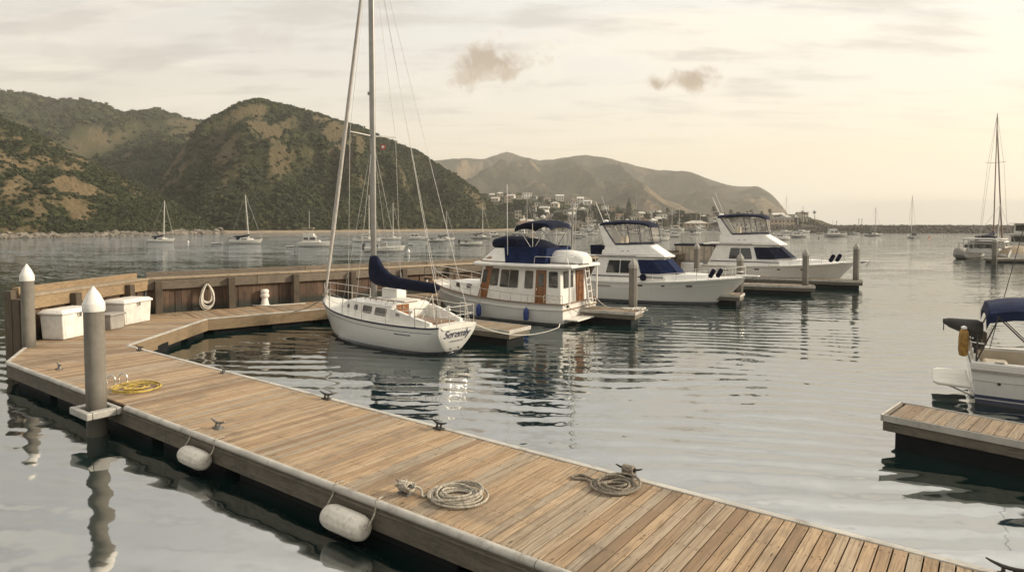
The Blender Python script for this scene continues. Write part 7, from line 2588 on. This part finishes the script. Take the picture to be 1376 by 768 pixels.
def tree(kind, p, hgt, label, seed):
    t = thing({'broad': 'broadleaf_tree', 'conifer': 'conifer_tree'}[kind], label, 'tree', p, rn.uniform(0, 6), TG)
    key = (kind, seed % 3)
    if key not in tp:
        V, T = tree_mesh(kind, seed)
        o = fast_mesh('crown', V, T, M['treeleaf']); tp[key] = o
        mb = MB(); mb.tube([(0, 0, -1), (.1, 0, 2), (0, .1, 5)], [.35, .26, .1], 6)
        for q in range(4):
            a = q * 1.6; mb.tube([(0.05, 0, 1.6 + .5 * q), (1.4 * math.cos(a), 1.4 * math.sin(a), 4 + .5 * q)], [.16, .05], 5) if kind == 'broad' else None
        tr = mb.build('trunk', M['trunk'], smooth=60)
        tp[key] = (o, tr)
        o.parent = t; tr.parent = t
    else:
        for c in tp[key]:
            n_ = c.copy(); COL.objects.link(n_); n_.parent = t
    s_ = hgt / (9.0 if kind == 'broad' else 11.0)
    t.scale = (s_ * rn.uniform(.9, 1.2), s_ * rn.uniform(.9, 1.2), s_)
    return t
TR = [(672, 292, 9, 'dark broadleaf tree at the foot of the left hill beside town'), (684, 290, 11, 'second dark broadleaf tree beside the left hill, taller'), (694, 288, 12, 'tall dark broadleaf tree above the trawler bimini, left of the town houses'), (703, 290, 12, 'broad dark tree above the trawler bimini, rightmost of its clump'), (710, 300, 8, 'low bushy tree just above the trawler helm'),
      (750, 302, 9, 'bushy tree right of the trawler signal mast'), (758, 304, 8, 'lower bushy tree right of the trawler signal mast'), (783, 300, 10, 'green tree left of the nearer cruiser canopy'), (797, 290, 9, 'tree among houses above the nearer cruiser canopy left end'), (804, 300, 9, 'tree directly above the nearer cruiser arch'),
      (868, 300, 8, 'bushy tree right of the nearer cruiser canopy'), (880, 296, 7, 'small round tree among the lower houses right of the nearer cruiser'), (914, 299, 10, 'round tree left in the big dark clump between the two cruisers'), (926, 303, 10, 'low tree in the middle of the dark clump between the two cruisers'), (935, 304, 10, 'tree at the right of the dark clump between the two cruisers'), (921, 305, 8, 'small tree at the front of the dark clump between the cruisers'),
      (985, 302, 7, 'bushy tree above the farther cruiser arch'), (1005, 300, 8, 'dense round tree above the farther cruiser canopy'), (1030, 299, 6, 'small tree near the long two storey waterfront building'), (1060, 300, 6, 'small dark tree at the right end of town'), (840, 302, 8, 'tree behind the nearer cruiser canopy'), (726, 296, 8, 'tree below the round roofed pavilion'), (815, 303, 8, 'bushy tree seen through the nearer cruiser curtains')]
for i, (px, row, hgt, lab) in enumerate(TR):
    tree('broad', h5.on(px, row), hgt, lab, i)
rt = random.Random(31)
for i in range(34):
    px = rt.uniform(698, 1080)
    tree('broad', h5.on(px, rt.uniform(290, 305)), rt.uniform(4, 7.5), 'small dark bushy tree among the lower houses %s' % ('on the left side of town' if px < 790 else 'in the middle of town' if px < 930 else 'on the right side of town'), i)
for i, (px, row, hgt, lab) in enumerate(((830, 287, 9, 'short pointed conifer above the nearer cruiser canopy'), (845, 290, 17, 'tall thin dark conifer above the nearer cruiser canopy'), (806, 298, 8, 'dark conifer beside the houses left of the nearer cruiser canopy'))):
    tree('conifer', h5.on(px, row), hgt, lab, i)
# palms
M['frond'] = mat('palm_frond', (.035, .040, .018), .8, var=.3)
def palm_parts():
    rp_ = random.Random(2)
    mb = MB(); mb.tube([(0, 0, -1), (.1, 0, 4), (.05, .05, 9.6)], [.26, .2, .17], 6)
    tr = mb.build('trunk', M['trunk'], smooth=60)
    mb = MB()
    for i in range(46):
        a = rp_.uniform(0, 6.28); el = rp_.uniform(-.9, 1.3); L = rp_.uniform(1.3, 2.0)
        d = Vector((math.cos(a) * math.cos(el), math.sin(a) * math.cos(el), math.sin(el)))
        s_ = d.cross(Vector((0, 0, 1))); s_ = s_.normalized() if s_.length > .01 else Vector((1, 0, 0))
        b0 = Vector((.05, .05, 9.5)); m_ = b0 + d * L * .6 + Vector((0, 0, .05)); e_ = b0 + d * L + Vector((0, 0, -.5))
        mb.add([b0, m_ + s_ * .28, e_, m_ - s_ * .28], [(0, 1, 2, 3)])
    cr = mb.build('crown', M['frond'], smooth=0, norm=False)
    return tr, cr
pp_ = None
for px, row0, row1, lab in ((897, 303, 281, 'palm left of the dark tree clump, standing alone'), (959, 304, 279, 'tallest palm, left of the farther cruiser canopy'), (972, 304, 286, 'short palm just right of the tallest palm'), (982, 304, 283, 'palm above the farther cruiser arch'), (992, 304, 288, 'short palm above the farther cruiser canopy left part'), (1004, 304, 285, 'palm above the dense round tree'),
                           (1009, 304, 283, 'slim palm just right of the dense round tree'), (1023, 304, 285, 'palm left of the tall bare mast near the town end'), (1034, 303, 282, 'palm right beside the tall bare mast near the town end'), (1070, 301, 286, 'leftmost of the three small palms on the low point'), (1078, 300, 284, 'left palm of the close pair on the low point'), (1081, 300, 286, 'lower palm of the close pair on the low point'), (1094, 299, 284, 'outermost palm on the low point at the end of town')):
    Yp = 470
    p = Q(px, row0, Yp); tp_ = Q(px, row1, Yp)
    t = thing('palm_tree', lab, 'palm tree', p, rn.uniform(0, 6), 'palms along the town waterfront')
    if pp_ is None:
        pp_ = palm_parts()
        for c in pp_: c.parent = t
    else:
        for c in pp_:
            n_ = c.copy(); COL.objects.link(n_); n_.parent = t
    s_ = (tp_.z - p.z) / 10.0
    t.scale = (s_ * 1.15, s_ * 1.15, s_)
# tall bare masts standing in the town harbour
for px, row, top, lab in ((842, 311, 258, 'tall bare mast rising above the nearer cruiser canopy'), (807, 311, 258, 'bare mast rising left of the nearer cruiser canopy'), (996, 311, 274, 'bare mast above the farther cruiser canopy'), (1040, 312, 263, 'tall leaning bare mast at the right end of town'), (1064, 312, 276, 'thin bare mast left of the low point')):
    p = wat(px, row + 1)
    far_sailboat(lab + ' with its small hull', p, R(rn.choice([0, 180])), 8, (Q(px, top, p.y)).z, 'fardark', 'farwhite', 'mastgrey', -.6 if px == 1040 else 0, 'sailing boats off the town quay')
# small poles on the breakwater
for px, top, lab in ((1124, 297, 'small post on the breakwater near the low point'), (1154, 294, 'left of two small posts on the breakwater'), (1158, 294, 'right of two small posts on the breakwater')):
    p = Q(px, 303, 292)
    mb = MB(); mb.tube([(0, 0, -1), (0, 0, Q(px, top, 292).z - p.z)], .13, 6); mb.box(-.3, .3, -.1, .1, Q(px, top, 292).z - p.z - .3, Q(px, top, 292).z - p.z)
    o = mb.build('marker_post', M['fargrey'], smooth=0); o.location = p
    tag(o, lab, 'post', 'marker posts on the breakwater')

# ================================================================== HAZE
def build_haze(dens):
    mb = MB()
    mb.box(-3700, 3700, -300, 3700, -2.5, 330)
    m = bpy.data.materials.new('haze_air')
    m.use_nodes = True
    t = m.node_tree
    t.nodes.clear()
    N = NT(t)
    o = N.n('ShaderNodeOutputMaterial')
    v = N.n('ShaderNodeVolumePrincipled')
    v.inputs['Color'].default_value = (.93, .89, .81, 1)
    v.inputs['Density'].default_value = dens
    v.inputs['Anisotropy'].default_value = .3
    t.links.new(v.outputs[0], o.inputs['Volume'])
    hz = mb.build('haze', m, smooth=0)
    tag(hz, 'pale warm haze in the air over the harbour', kind='stuff')
    return hz
build_haze(0.00030)
